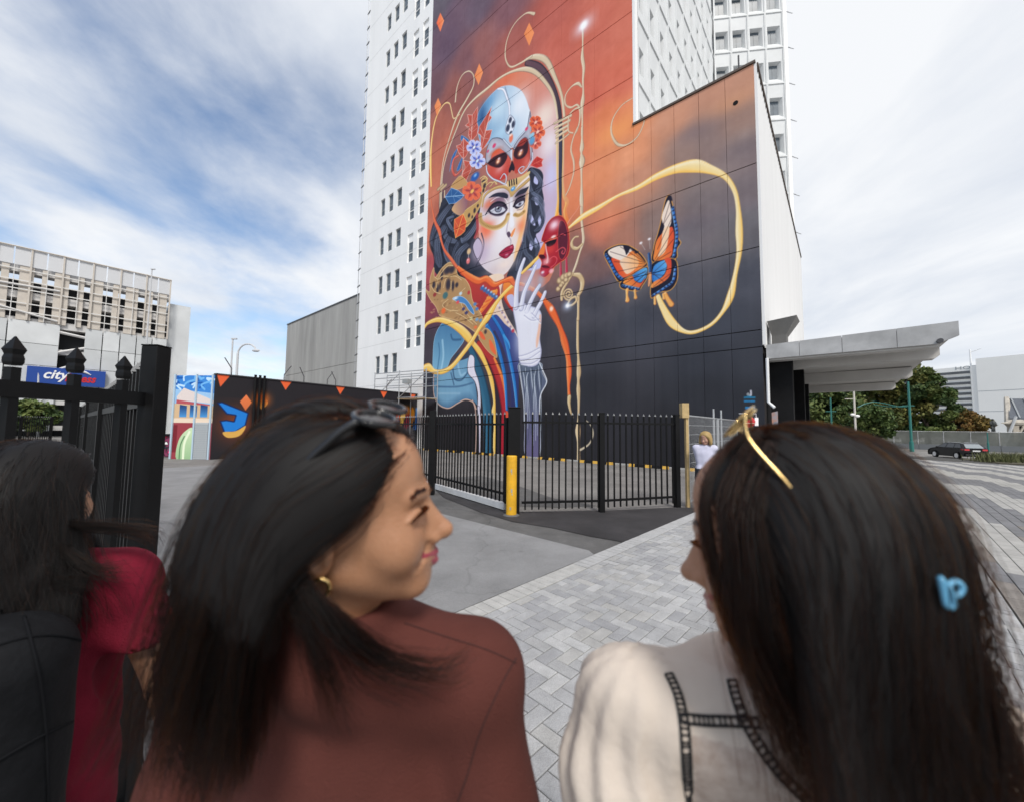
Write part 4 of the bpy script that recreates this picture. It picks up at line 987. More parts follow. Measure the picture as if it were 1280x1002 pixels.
# --- gold scroll and its pole
SC = dict(c=(206, 176, 132), hi=(240, 220, 180), lo=(134, 104, 78))
def scroll(tf, pts, w): stroke(tf, pts, w, SC['c'], hi=SC['hi'], lo=SC['lo'])
scroll(B7, [(240, 262), (208, 268), (182, 310), (192, 358), (232, 366), (272, 330)], [2, 2.4, 3.4, 4, 4, 3])
scroll(B3, [(736, -300), (735, -60), (742, 60), (746, 180), (742, 260), (742, 340), (745, 460), (742, 600), (738, 700), (742, 800), (744, 955)], [3, 3.4, 3, 6, 3.4, 5, 3.2, 3, 7, 3.8, 4.6])
scroll(B7, [(240, 775), (240, 900), (238, 1000)], [4, 3, 3.4])
scroll(B7, [(195, 600), (245, 610), (276, 660), (268, 730), (246, 775)], [4, 6, 6, 5.4, 4.4]); scroll(B7, [(190, 590), (140, 670), (96, 750), (92, 825)], [3, 3.6, 4, 3.4])
th = np.linspace(0, 4.4 * PI, 26)
scroll(B7, [(154 + (4 + 3.2 * a) * math.cos(a + 3.6), 775 - (5 + 3.6 * a) * math.sin(a + 3.6)) for a in th], 2.1)
scroll(B7, [(150, 855), (170, 820), (210, 800), (225, 830), (190, 868), (155, 880)], 3)
for x_, y_, r_ in ((75, 655, 3.6), (105, 625, 3.6), (135, 610, 3.2), (100, 680, 2.8), (130, 650, 2.6), (62, 730, 2.8), (160, 600, 2.8), (85, 700, 2.4)):
    blob(B7, (x_, y_), r_, (134, 104, 78), 1, r_ * 1.15, 3); blob(B7, (x_ - 2, y_ - 4), r_ * .72, (222, 194, 150), 1, r_ * .85, 2)
blob(B7, (143, 880), 4.4, (190, 206, 236), .8, 5, 1.0); blob(B7, (143, 878), 2, (255, 255, 255), 1, 2.4)
stroke(B3, [(815, 612), (858, 660), (872, 740), (835, 820), (760, 870)], [1, 1.6, 1.6, 1.8, 2.6], (206, 190, 162))
# --- sponsor marks by the corner (too small to read in the photograph: strokes only)
PA = T(900, 470, 14.31)
stroke(PA, [(556, 265), (558, 345), (530, 352)], 1.5, (214, 214, 226)); stroke(PA, [(490, 330), (505, 310), (522, 328), (506, 350), (490, 330)], .8, (196, 206, 210))
for y_, h_, c_ in ((385, .8, (30, 120, 168)), (450, .8, (34, 128, 190)), (567, 1.5, (40, 140, 210)), (660, 1.6, (36, 140, 214))):
    x_ = 440 if h_ < 1 else 462
    while x_ < 622:
        w_ = 10 + 8 * rng.random()
        stroke(PA, [(x_, y_ + h_ * 12), (x_ + 2, y_ - h_ * 12)], .55, c_); stroke(PA, [(x_, y_ - h_ * 11), (x_ + w_ * .7, y_ - h_ * (6 + 4 * rng.random()))], .5, c_)
        stroke(PA, [(x_ + w_ * .7, y_ - h_ * 8), (x_ + w_ * .6, y_ + h_ * 11)], .5, c_)
        x_ += w_ + 7
stroke(PA, [(440, 395), (520, 360), (620, 392)], .8, (28, 110, 150)); 
# weathering: faint vertical runs
runs = upsample(rng.standard_normal((6, 150)).astype(np.float32), CH, CW)
canvas += runs * 0.0045
lum = canvas @ np.array([.3, .59, .11], np.float32)
canvas[:] = (canvas * .94 + lum[..., None] * .06) * 1.0 + .012        # chalky exterior paint
np.clip(canvas, 0, 1, out=canvas)
img = bpy.data.images.new('mural_canvas', CW, CH)
px = np.ones((CH, CW, 4), np.float32)
px[..., :3] = canvas
img.pixels.foreach_set(px.ravel())
img.update(); img.pack()
def paint_mat(name, image, rough=0.55, k=1.04):
    m = bpy.data.materials.new(name); m.use_nodes = True
    nt = m.node_tree; b = nt.nodes['Principled BSDF']
    uv = nt.nodes.new('ShaderNodeUVMap'); uv.uv_map = 'paint'
    t = nt.nodes.new('ShaderNodeTexImage'); t.image = image; t.interpolation = 'Cubic'; t.extension = 'EXTEND'
    nt.links.new(uv.outputs[0], t.inputs[0])
    mu = nt.nodes.new('ShaderNodeMix'); mu.data_type = 'RGBA'; mu.blend_type = 'MULTIPLY'; mu.inputs[0].default_value = 1
    mu.inputs[7].default_value = (k, k, k, 1)
    nt.links.new(t.outputs[0], mu.inputs[6]); nt.links.new(mu.outputs[2], b.inputs['Base Color'])
    b.inputs['Roughness'].default_value = rough
    b.inputs['Specular IOR Level'].default_value = 0.15
    geo = nt.nodes.new('ShaderNodeNewGeometry')
    n2 = nt.nodes.new('ShaderNodeTexNoise'); n2.inputs['Scale'].default_value = 14; nt.links.new(geo.outputs['Position'], n2.inputs['Vector'])
    bp = nt.nodes.new('ShaderNodeBump'); bp.inputs['Strength'].default_value = .12; bp.inputs['Distance'].default_value = .03
    nt.links.new(n2.outputs[0], bp.inputs['Height']); nt.links.new(bp.outputs[0], b.inputs['Normal'])
    return m
M_MURAL = paint_mat('mural_paint', img)
# ------------------------------------------------------------------ buildings
M_WHITE = mat('white_render', (0.87, 0.87, 0.865), 0.7, 0.06, 0.7, 0.15, 30, streak=True)
M_PRECAST = mat('white_precast', (0.68, 0.695, 0.70), 0.65, 0.06, 1.2, 0.1, 40)
M_GLASS = mat('window_glass', (0.10, 0.125, 0.15), 0.35, 0.45, 0.8, spec=.3)
M_GLASS_D = mat('dark_glass', (0.020, 0.025, 0.032), 0.08, 0.3, 0.6, spec=.6)
M_FRAME = mat('window_frame_grey', (0.33, 0.35, 0.36), 0.5)
M_CORE = mat('core_dark', (0.05, 0.05, 0.055), 0.9)
M_COPE = mat('brown_coping', (0.10, 0.075, 0.06), 0.6)
M_CLAD = mat('white_cladding', (0.70, 0.70, 0.70), 0.5, 0.05, 0.8, streak=True)
M_CONC = mat('grey_concrete', (0.36, 0.355, 0.34), 0.85, 0.25, 0.9, 0.3, 25, streak=True)
M_CANOPY = mat('canopy_paint', (0.60, 0.585, 0.56), 0.7, 0.10, 0.8, 0.1, 20)
M_FASCIA = mat('fascia_zinc', (0.42, 0.42, 0.42), 0.5, 0.28, 1.3, 0.1, 8)
M_BLACKW = mat('black_paint', (0.012, 0.012, 0.013), 0.75, 0.3, 2, 0.15, 30, spec=.15)
M_STEEL = mat('galvanised_steel', (0.50, 0.51, 0.52), 0.45, 0.2, 5, metal=.6)
M_DKSTEEL = mat('dark_steel', (0.06, 0.06, 0.065), 0.5)

def cbox(mb, s0, s1, t0, t1, z0, z1):      # box in the painted building's own axes
    mb.frame_box(wp(s0, t0, z0), WD, RD, UP, s1 - s0, t1 - t0, z1 - z0)
    return mb

tower = empty('office_tower', wp(17, 6, 0), 'tall white office tower with the painted woman, mask and skull headdress on its wall', 'building')
# --- white window wall, holes cut for every window
NARROW = [(26.22, 25.58), (25.06, 24.38), (23.88, 23.18)]
TALL = [(22.24, 21.52), (21.02, 20.30)]
TOPZ = 47.0
holes = []
for k in range(12):
    for a, b in NARROW:
        holes.append((b, a, 5.57 + 3.252 * k, 7.02 + 3.252 * k, 'n'))
    for a, b in TALL:
        if k < 11: holes.append((b, a, 7.17 + 3.245 * k, 9.31 + 3.245 * k, 't'))
def holed_wall(s0, s1, z0, z1, hs, depth, t_front):
    mb = MB()
    S_ = sorted({s0, s1} | {h[0] for h in hs} | {h[1] for h in hs})
    for i in range(len(S_) - 1):
        a, b = S_[i], S_[i + 1]
        cov = sorted((h[2], h[3]) for h in hs if h[0] <= a + 1e-6 and h[1] >= b - 1e-6)
        z = z0
        for lo, hi in cov + [(z1, z1)]:
            if lo > z:
                p = [wp(b, t_front, z), wp(a, t_front, z), wp(a, t_front, lo), wp(b, t_front, lo)]
                mb.add(p, [(0, 1, 2, 3)])
            z = hi
    for a, b, lo, hi, _ in hs:
        f = [wp(a, t_front, lo), wp(b, t_front, lo), wp(b, t_front, hi), wp(a, t_front, hi)]
        k = [q + RD * depth for q in f]
        mb.add(f + k, [(0, 1, 5, 4), (1, 2, 6, 5), (2, 3, 7, 6), (3, 0, 4, 7)])
    return mb
wl = holed_wall(19.80, 29.2, 0, TOPZ, holes, 0.17, -0.02)
cbox(wl, 29.199, 29.2, -0.02, 0.24, 0, TOPZ)
wl.build('wall', M_WHITE, tower)
for z in [5.15, 8.2] + [11.4 + 3.22 * k for k in range(11)]:
    pass
seam = MB()
for k in range(13):
    z = 4.72 + 3.252 * k
    cbox(seam, 19.85, 29.2, -0.024, -0.0205, z, z + 0.02)
seam.build('wall_joint', mat('joint_sealant', (0.55, 0.55, 0.54), 0.8), tower)
def window_mesh(w, h, tall):
    fr, gl = MB(), MB()
    b = 0.05
    for (x0, x1, z0, z1) in ((0, b, 0, h), (w - b, w, 0, h), (b, w - b, 0, b), (b, w - b, h - b, h)) + (((b, w - b, h * .33, h * .33 + .06), (b, w - b, h * .72, h - b)) if tall else ((b, w - b, h * .36, h * .36 + .05),)):
        fr.frame_box(-WD * 0 + RD * 0.0 + (-WD) * x0 + UP * z0, -WD, UP, RD, x1 - x0, z1 - z0, 0.06)
    gl.frame_box((-WD) * b * .5 + UP * b * .5 + RD * .03, -WD, UP, RD, w - b, h - b, 0.02)
    return fr, gl
wn_ = {}
for kind, w, h in (('n', .68, 1.45), ('t', .72, 2.14)):
    f, gq = window_mesh(w, h, kind == 't')
    wn_[kind] = (f.mesh('window', M_WHITE if kind == 't' else M_FRAME), gq.mesh('pane', M_GLASS))
for a, b, lo, hi, kd in holes:
    fm, gm = wn_[kd]
    P = wp(b, 0.08, lo)
    wo_ = link_mesh('window', fm, tower, P)
    sx = (b - a) / (.68 if kd == 'n' else .72)
    pn = link_mesh('pane', gm, wo_, P)
# --- painted panels (tower part and the lower block) with recessed joints
zj = [0.02, 4.53, 5.15, 8.20, 11.38, 14.45, 17.63, 20.85, 24.07, 27.30, 30.52, 33.75, 37.0, 40.2, 43.4, TOPZ]
low = empty('street_block', wp(2.3, 10, 0), 'lower block with the painted butterfly and white ribbed side wall', 'building')
def mural_panel(s0, s1, z0, z1, parent, g_=0.009):
    mb = MB()
    a, b, lo, hi = s0 + g_, s1 - g_, z0 + .016, z1 - .016
    if b - a < .05: return
    c = 0.004
    F = [wp(b, -.05, lo), wp(a, -.05, lo), wp(a, -.05, hi), wp(b, -.05, hi)]
    G = [wp(s1 - g_ * .5, .0, lo), wp(s0 + g_ * .5, .0, lo), wp(s0 + g_ * .5, .0, hi), wp(s1 - g_ * .5, .0, hi)]
    mb.add(F + G, [(0, 1, 2, 3), (4, 5, 1, 0), (5, 6, 2, 1), (6, 7, 3, 2), (7, 4, 0, 3)])
    o = mb.build('mural_panel', M_MURAL, parent)
    uv = o.data.uv_layers.new(name='paint')
    base = [(b, lo), (a, lo), (a, hi), (b, hi)]
    for lp in o.data.loops:
        s, z = base[lp.vertex_index % 4]
        uv.data[lp.index].uv = ((CS - s) / CS, z / CZ)
    return o
sj_t = [4.67] + [6.62 + 1.94 * k for k in range(7)] + [19.80]
sj_l = [0.0, .97, 1.93, 2.90, 3.87, 4.67]
for i in range(len(zj) - 1):
    for j in range(len(sj_t) - 1):
        mural_panel(sj_t[j], sj_t[j + 1], zj[i], zj[i + 1], tower, .003)
zl = [0.02, 4.53, 5.15, 8.20, 11.38, 15.27]
for i in range(len(zl) - 1):
    for j in range(len(sj_l) - 1):
        mural_panel(sj_l[j], sj_l[j + 1], zl[i], zl[i + 1], low, .007)
# --- cores (what stands behind the panels)
m_ = MB()
cbox(m_, 5.05, 29.15, 0.45, 16.2, 0, TOPZ - .3); m_.build('core', M_CORE, tower)
bk = MB(); cbox(bk, 4.72, 19.78, 0.0, .44, 0, TOPZ - .2); bk.build('backing_wall', mat('panel_joint_dark', (0.022, 0.018, 0.020), 0.9), tower)
rf = MB(); cbox(rf, 4.66, 29.2, 0.02, 16.2, TOPZ - .2, TOPZ); rf.build('roof', M_WHITE, tower)
m_ = MB(); cbox(m_, 0.03, 4.66, 0.0, 21.45, 0, 15.2); m_.build('core', MATS['panel_joint_dark'], low)
cp_ = MB(); cbox(cp_, -0.06, 4.70, -0.10, 0.10, 15.272, 15.36); cbox(cp_, -0.13, 0.08, 0.10, 21.5, 15.272, 15.36); cp_.build('coping', M_COPE, low)
rf = MB(); cbox(rf, 0.09, 4.66, 0.11, 21.45, 15.2, 15.27); rf.build('roof', M_CONC, low)
vp_ = MB(); vp_.tube([wp(.55, .4, 15.2), wp(.55, .4, 16.3)], .03, 6); vp_.build('vent_pipe', M_DKSTEEL, low)
out_ = MB(); out_.tube([wp(.62, -.06, 14.05), wp(.62, -.02, 14.05)], .09, 10); out_.build('outlet', M_BLACKW, low)
# --- street side: white ribbed sheets above the canopy
def rib_sheet():
    mb = MB()
    prof = [(0, 0), (.06, .05), (.12, .05), (.18, 0), (.37, 0), (.43, .05), (.49, .05), (.55, 0), (.715, 0)]
    vs_ = []
    for z in (0, 10.7):
        for t, d in prof:
            vs_.append(RD * t - WD * (d + .03) + UP * z)
    n = len(prof)
    mb.add(vs_, [(i, i + 1, n + i + 1, n + i) for i in range(n - 1)])
    return mb.mesh('cladding_sheet', M_CLAD)
rs = rib_sheet()
for k in range(30):
    link_mesh('cladding_sheet', rs, low, wp(0, .02 + k * .715, 4.55))
ed = MB(); cbox(ed, -.09, 0.0, -.02, .02, 4.6, 15.27); ed.build('corner_flashing', mat('flashing_white', (.8, .8, .8), .5), low); ed = MB(); cbox(ed, -.09, 0, 21.47, 21.5, 4.5, 15.27); ed.build('corner_flashing', mat('flashing_white', (.8, .8, .8), .5), low)
dp = MB(); dp.tube([wp(-.12, -.02, 4.1), wp(-.12, -.02, 2.55), wp(-.3, -.1, 2.35)], .05, 8); dp.build('downpipe', MATS['flashing_white'], low)
# --- coffered precast side of the tower above the lower block, and the far wing
def precast(w, h, ax, nrm, dp=.34, xa=.17, xb=.74, sill=.42, jamb=.16):
    """one precast window unit: ax runs along the wall, nrm points out"""
    mb = MB(); rb = .055
    o = [(0, 0, .06), (w, 0, .06), (w, h, .06), (0, h, .06)]
    a = [(rb, rb, .06), (w - rb, rb, .06), (w - rb, h - rb, .06), (rb, h - rb, .06)]
    a2 = [(rb, rb, .0), (w - rb, rb, .0), (w - rb, h - rb, .0), (rb, h - rb, .0)]
    x0, x1, z0, z1 = w * xa, w * xb, h * .22, h * .60
    b = [(x0, z0, -dp), (x1, z0, -dp), (x1, z1, -dp), (x0, z1, -dp)]
    b0 = [(x0 - .05, z0 - sill, -.02), (x1 + jamb, z0 - sill, -.02), (x1 + jamb, z1 + .08, -.05), (x0 - .05, z1 + .08, -.05)]
    pts = [np.array(ax) * x + UP * z + np.array(nrm) * d for x, z, d in o + a + a2 + b0 + b]
    fs = []
    for k in range(4):
        n = (k + 1) % 4
        for l in range(4):
            fs.append((l * 4 + k, l * 4 + n, l * 4 + 4 + n, l * 4 + 4 + k))
    mb.add(pts, fs)
    gl = MB()
    gl.add([np.array(ax) * x + UP * z + np.array(nrm) * (d - .0) for x, z, d in b], [(0, 1, 2, 3)])
    gl.frame_box(np.array(ax) * ((x0 + x1) / 2 - .02) + UP * z0 + np.array(nrm) * (-dp + .005), ax, UP, nrm, .03, z1 - z0, .012)
    return mb.mesh('precast_panel', M_PRECAST), gl.mesh('pane', M_GLASS)
pm, gm = precast(1.46, 3.252, RD, -WD, .20, .30, .60, .10, .06)
for i in range(11):
    for k in range(10):
        P = wp(4.60, .28 + i * 1.46, 14.40 + k * 3.252)
        o = link_mesh('precast_panel', pm, tower, P); link_mesh('pane', gm, o, P)
cn = MB(); cbox(cn, 4.55, 4.67, -.05, .28, 15.3, TOPZ); cn.build('corner_strip', M_WHITE, tower)
bw = MB(); cbox(bw, 4.69, 4.98, .3, 16.3, 14, TOPZ - .35)
wing = empty('tower_wing', (17.5, 29.2, 0), 'white office wing with rows of square recessed windows behind the lower block', 'building')
QW = on_plane(891.5, 60, wp(4.6), WD)
wu = np.array([math.cos(math.radians(7.2)), -math.sin(math.radians(7.2)), 0.0]); wnrm = np.array([wu[1], -wu[0], 0.0]) * 1.0
if wnrm @ QW > 0: wnrm = -wnrm
pm2, gm2 = precast(1.26, 2.94, wu, wnrm)
QW0 = np.array([QW[0], QW[1], 0.0])
zrow = at(981, 69, QW[1])[2] - 2.94 * 7
for i in range(4):
    for k in range(1, 14):
        P = QW0 + wu * (.04 + i * 1.27) + UP * (zrow + k * 2.94)
        o = link_mesh('precast_panel', pm2, wing, P); link_mesh('pane', gm2, o, P)
wb = MB(); wb.frame_box(QW0 - wnrm * .36 + wu * .02, wu, -wnrm, UP, 5.12, 9, zrow + 14 * 2.94 - .3); wb.build('core', M_WHITE, wing)
we = MB(); we.frame_box(QW0 + wu * 5.13 - wnrm * .30, wu, wnrm, UP, .26, .36, zrow + 14 * 2.94); we.build('end_pier', M_WHITE, wing)
br = MB()
for k in range(2, 14):
    z = zrow + k * 2.94
    for a, b in ((5.25, 6.0), (5.5, 6.2)):
        br.tube([QW0 + wu * 5.3 + UP * (z - .05 * (a - 5.25)), QW0 + wu * (a + .35) + UP * (z - .5 * (a - 5.2) - .1)], .025, 5)
br.build('bracket', M_STEEL, wing, kind='stuff')
# cable brackets down the far left edge of the tower
lb = MB()
lb.tube([wp(29.5, -.02, 3.5), wp(29.5, -.02, TOPZ)], .03, 6)
lb.build('lightning_cable', M_STEEL, tower)
for k in range(28):
    b1_ = MB(); b1_.tube([wp(29.15, -.02, 4.6 + 1.5 * k), wp(29.62, -.02, 4.5 + 1.5 * k)], .045, 5); b1_.build('bracket', M_DKSTEEL, tower)
# kerb blocks along the foot of the painted wall: pale kerb with yellow ends
M_YELB = mat('yellow_rubber', (0.62, 0.36, 0.05), 0.6, .2, 9)
kb = MB(); cbox(kb, 0.3, 19.7, -.42, -.30, 0.004, .07); kb.build('wall_kerb', M_KERB, kind='structure')
ws = MB()
ws.m = 0; ws.frame_box(-WD * -.30, WD, -RD, UP, .0001, .1, .1)
def wheel_stop():
    mb = MB(); mb.m = 0
    for a, b, mi in ((-.8, -.55, 1), (-.55, -.15, 0), (-.15, .15, 1), (.15, .55, 0), (.55, .8, 1)):
        mb.m = mi
        mb.extrude([WD * a + UP * 0, WD * a - RD * .16, WD * a - RD * .12 + UP * .11, WD * a - RD * .04 + UP * .11], WD * (b - a - .002))
    return mb.mesh('wheel_stop', [M_BLACKW, M_YELB])
wsm = wheel_stop()
for k in range(8):
    o = link_mesh('wheel_stop', wsm, None, wp(1.6 + 2.35 * k, -.55, 0.006), '%s black and yellow wheel stop counted from the street corner of the painted wall' % ('first', 'second', 'third', 'fourth', 'fifth', 'sixth', 'seventh', 'eighth')[k], 'wheel stop', 'wheel stops along the painted wall')
# --- street canopy
can = empty('canopy', wp(-2.3, 7, 4.0), 'long white cantilevered canopy over the footpath beside the lower block', 'canopy')
ZB = 4.66
fa = [(-.10, 4.05), (-4.2, 4.05), (-4.64, 4.28), (-4.64, 4.70), (-.10, 4.60)]
for a, b in ((0, .95), (.95, 2.05), (2.05, 3.3), (3.3, 4.54)):
    mb = MB()
    s0, s1 = -.10 - a, -.10 - b + .012
    def zb(s): return 4.08 if s > -4.2 else 4.08 + (-4.2 - s) / .44 * .2
    def ztop(s): return 4.58 + (-s - .1) * .022
    ss = [s0] + ([-4.2] if s1 < -4.2 else []) + [s1]
    poly = [wp(s, 0, zb(s)) for s in ss] + [wp(s, 0, ztop(s)) for s in ss[::-1]]
    mb.extrude(poly, RD * .10); mb.build('fascia', M_FASCIA, can)
sl = MB(); sl.extrude([wp(-.1, .11, 4.32), wp(-4.6, .11, 4.36), wp(-4.6, .11, 4.62), wp(-.1, .11, 4.54)], RD * 15); sl.build('roof_slab', M_CANOPY, can)
for t, z, s1 in ((.12, 4.02, -4.35), (1.5, 3.86, -4.45), (7.4, 3.86, -4.45), (14.0, 3.9, -4.45)):
    mb = MB(); mb.extrude([wp(-.1, t, z), wp(s1 + .12, t, z), wp(s1, t, z + .1), wp(s1, t, 4.318), wp(-.1, t, 4.318)], RD * .45); mb.build('beam', M_CANOPY, can)
for t, s0, s1 in ((.62, -.12, -.78), (5.2, -.12, -.85), (9.4, -.12, -.8)):
    mb = MB(); cbox(mb, s1, s0, t, t + .5, zt(*wp(s0, t)[:2]) - .2, 4.31); mb.build('column', M_BLACKW, can)
lt = MB(); P = wp(-4.25, .0, 4.15); lt.tube([P - RD * .12, P - RD * .0], .07, 8); lt.build('lamp', M_DKSTEEL, can)
hp = MB()
b0, b1 = 4.62, 5.02
hp.extrude([wp(-.18, .55, b0), wp(-.72, .55, b0), wp(-.72, .55, b1)], RD * .0001) if False else None
lo_ = [wp(-.22, .5, 4.6), wp(-.66, .5, 4.6), wp(-.66, 1.1, 4.6), wp(-.22, 1.1, 4.6)]
mi_ = [p + UP * .38 for p in lo_]
hi_ = [wp(-.10, .4, 5.52), wp(-.98, .4, 5.60), wp(-1.0, 1.5, 5.60), wp(-.10, 1.5, 5.52)]
hp.add(lo_ + mi_ + hi_, [(0, 1, 5, 4), (1, 2, 6, 5), (2, 3, 7, 6), (3, 0, 4, 7), (4, 5, 9, 8), (5, 6, 10, 9), (6, 7, 11, 10), (7, 4, 8, 11), (8, 9, 10, 11), (3, 2, 1, 0)])
hp.build('roof_hopper', mat('hopper_concrete', (0.13, 0.127, 0.122), 0.8, .25, 1.5, .2, 20, streak=True), base=wp(-.4, .8, 4.6), label='grey concrete hopper flaring upward on top of the canopy roof', cat='hopper')
fl = MB(); fl.extrude([wp(-.16, .35, 2.2), wp(-.34, .35, 2.25), wp(-.34, .35, .9), wp(-.16, .35, .8)], RD * .01)
fl.build('poster', mat('poster_blue', (0.30, 0.42, 0.52), .5, .5, 6, vcol=(.55, .25, .15)), base=wp(-.2, .35, .8), label='narrow pale blue poster fixed on the black pier under the canopy', cat='poster')
# --- plain concrete building left of the tower
A = at(356, 470, 46.5); Bp = on_plane(446, 470, A, RD)
def conc_block():
    c = empty('concrete_building', (A[0], A[1], 0), 'low grey concrete building with blank panelled wall left of the tower', 'building')
    top = on_plane(356, 408, A, RD)[2]; L = np.linalg.norm((Bp - A)[:2])
    mid = top * .54
    A0 = np.array([A[0], A[1], 0.0])
    for z0, z1 in ((0, mid - .02), (mid + .02, top)):
        for k in range(2):
            mb = MB(); mb.frame_box(A0 - WD * (L / 2 * k + .015) + UP * z0, -WD, RD, UP, L / 2 - .03, .2, z1 - z0); mb.build('wall_panel', M_CONC, c)
    mb = MB(); mb.frame_box(A0 - WD * .02 + RD * .15, -WD, RD, UP, L + 1.2, 8, top - .05); mb.build('core', M_CONC, c)
    mb = MB(); mb.frame_box(A0 - WD * -.05 - RD * .06 + UP * (top + .002), -WD, RD, UP, L + .1, .3, .12); mb.build('coping', M_DKSTEEL, c)
    mb = MB(); mb.frame_box(A0 - WD * (L + .05) - RD * .05, -WD, RD, UP, .5, .3, top + .3); mb.build('corner_pier', mat('brown_cladding', (.22, .17, .15), .7, .3, 2, streak=True), c)
    mb = MB(); mb.frame_box(A0 - WD * (L * .78) + RD * 2.5 + UP * top, -WD, RD, UP, .25, .25, 2.6); mb.frame_box(A0 - WD * (L * .80) + RD * 2.5 + UP * (top + .6), -WD, RD, UP, .5, .2, 1.6); mb.build('antenna', M_WHITE, c)
conc_block()
# ------------------------------------------------------------------ left-hand background
# generic painter for graffiti boards: a small canvas per wall
class Board:
    def __init__(self, name, w, h, ppm, base):
        self.w, self.h, self.k = w, h, ppm
        self.W, self.H = int(w * ppm), int(h * ppm)
        self.c = np.zeros((self.H, self.W, 3), np.float32); self.c[:] = col(base)
        self.name = name
    def _run(self, fn, *a, **kw):
        global canvas, CW, CH, pscale
        sv = canvas, CW, CH, pscale
        canvas, CW, CH = self.c, self.W, self.H
        pscale = lambda p: self.k
        fn(lambda p: (p[0] * self.k, p[1] * self.k), *a, **kw)
        canvas, CW, CH, pscale = sv
    def fill(self, *a, **k): self._run(fill, *a, **k)
    def stroke(self, *a, **k): self._run(stroke, *a, **k)
    def blob(self, *a, **k): self._run(blob, *a, **k)
    def material(self):
        im = bpy.data.images.new(self.name, self.W, self.H)
        px = np.ones((self.H, self.W, 4), np.float32); px[..., :3] = np.clip(self.c, 0, 1)
        im.pixels.foreach_set(px.ravel()); im.update(); im.pack()
        return paint_mat(self.name, im)
def uv_quad(o, quad_uv):
    uv = o.data.uv_layers.new(name='paint')
    for lp in o.data.loops:
        uv.data[lp.index].uv = quad_uv[lp.vertex_index % len(quad_uv)]
def board_obj(name, A, B, z0, z1, thick, m, parent=None, **kw):
    """upright slab from A to B (ground points), painted on the side that faces the viewer"""
    A, B = np.array([A[0], A[1], 0.0]), np.array([B[0], B[1], 0.0])
    d = (B - A) / np.linalg.norm(B - A); n = np.array([-d[1], d[0], 0]) * thick
    if n @ A < 0: n = -n
    F = [A + UP * z0, B + UP * z0, B + UP * z1, A + UP * z1]
    mb = MB(); mb.add(F + [p + n for p in F], [(0, 1, 2, 3), (4, 7, 6, 5), (0, 4, 5, 1), (1, 5, 6, 2), (2, 6, 7, 3), (3, 7, 4, 0)])
    o = mb.build(name, m, parent, base=None if parent else A, **kw)
    uv_quad(o, [(0, 0), (1, 0), (1, 1), (0, 1)])
    return o
# --- long black wall with graffiti
WA, WB = gnd(263, 574)[:2], at(531, 540, 27.5)[:2]
Lw = np.linalg.norm(WB - WA)
bd = Board('graffiti_wall_paint', Lw, 3.75, 60, (44, 42, 46))
bd.fill([(.05, 3.75), (.55, 3.75), (.2, 3.2)], (236, 104, 62), smooth=False)
for x in (3.0, 6.0, 9.0, 11.4, 13.2):
    bd.fill([(x - .28, 3.75), (x + .28, 3.75), (x, 3.3)], (240, 106, 62), smooth=False)
bd.fill([(1.0, 2.6), (1.25, 2.95), (1.5, 2.6), (1.25, 2.2)], (238, 130, 80), smooth=False)
bd.blob((.9, 1.55), .55, (150, 70, 40), .8, .75, 1.0); bd.blob((1.9, 2.75), .3, (230, 120, 50), .9, .35, 1.2)
bd.fill([(.1, 2.5), (.3, 2.55), (1.4, 2.1), (1.3, 1.5), (.9, 1.2), (.45, 1.15), (.25, 1.7), (.5, 1.75), (.8, 1.7), (.85, 1.95), (.5, 2.0)], (40, 130, 220), smooth=False, edge=(20, 40, 90), ew=.06)
bd.fill([(.4, 1.2), (.9, 1.25), (1.3, 1.5), (1.1, 1.05), (.6, .95)], (226, 176, 90)); bd.fill([(1.7, 2.95), (2.0, 2.9), (2.2, 2.6), (1.9, 2.3)], (250, 176, 80), c2=(190, 80, 40))
for k in range(16):
    x = 7 + .42 * k
    bd.fill([(x, 2.2), (x + .4 * rng.random(), 2.9), (x + .5, 2.3), (x + .3, 1.0 + rng.random() * .7), (x - .1, 1.3)], [(240, 150, 40), (60, 120, 200), (230, 90, 40), (250, 200, 90), (150, 40, 60)][k % 5], edge=(20, 20, 30), ew=.05)
bd.blob((11.0, 2.6), .5, (236, 150, 40), .9, .3); bd.blob((12.4, 2.4), .5, (60, 130, 190), .9, .35)
gw = board_obj('graffiti_wall', WA, WB, 0, 3.75, .2, bd.material(), label='long black wall with orange triangles and colourful graffiti behind the car park', cat='wall')
dW = (np.array([*WB, 0]) - np.array([*WA, 0])) / Lw
nW = np.array([dW[1], -dW[0], 0]); nW = nW if nW @ np.array([*WA, 0]) < 0 else -nW
mb = MB(); mb.frame_box(np.array([*WA, 3.752]) - nW * .22 - nW * -.25 * 0, dW, nW, UP, Lw, .26, .05)
mb.build('wall_capping', M_DKSTEEL, gw)
spike = MB(); spike.tube([(0, 0, 0), (0, 0, .28), tuple(dW * -.30 + UP * .75)], .022, 5)
spm = spike.mesh('barb_arm', M_DKSTEEL)
for k, x in enumerate((.6, 2.9, 3.9, 5.2, 5.7, 9.2, 11.2, 12.8)):
    link_mesh('barb_arm', spm, gw, np.array([*WA, 3.80]) + dW * x, rotz=(0, 2.6, 0.3, 3.0, 0.1, 2.5, 0, 2.8)[k])
for x in (1.55, 1.75, 1.95):
    mb = MB(); mb.tube([np.array([*WA, 0.0]) + dW * x + nW * .12, np.array([*WA, 3.9]) + dW * x + nW * .12], .055, 8)
    mb.build('conduit', M_BLACKW, gw)
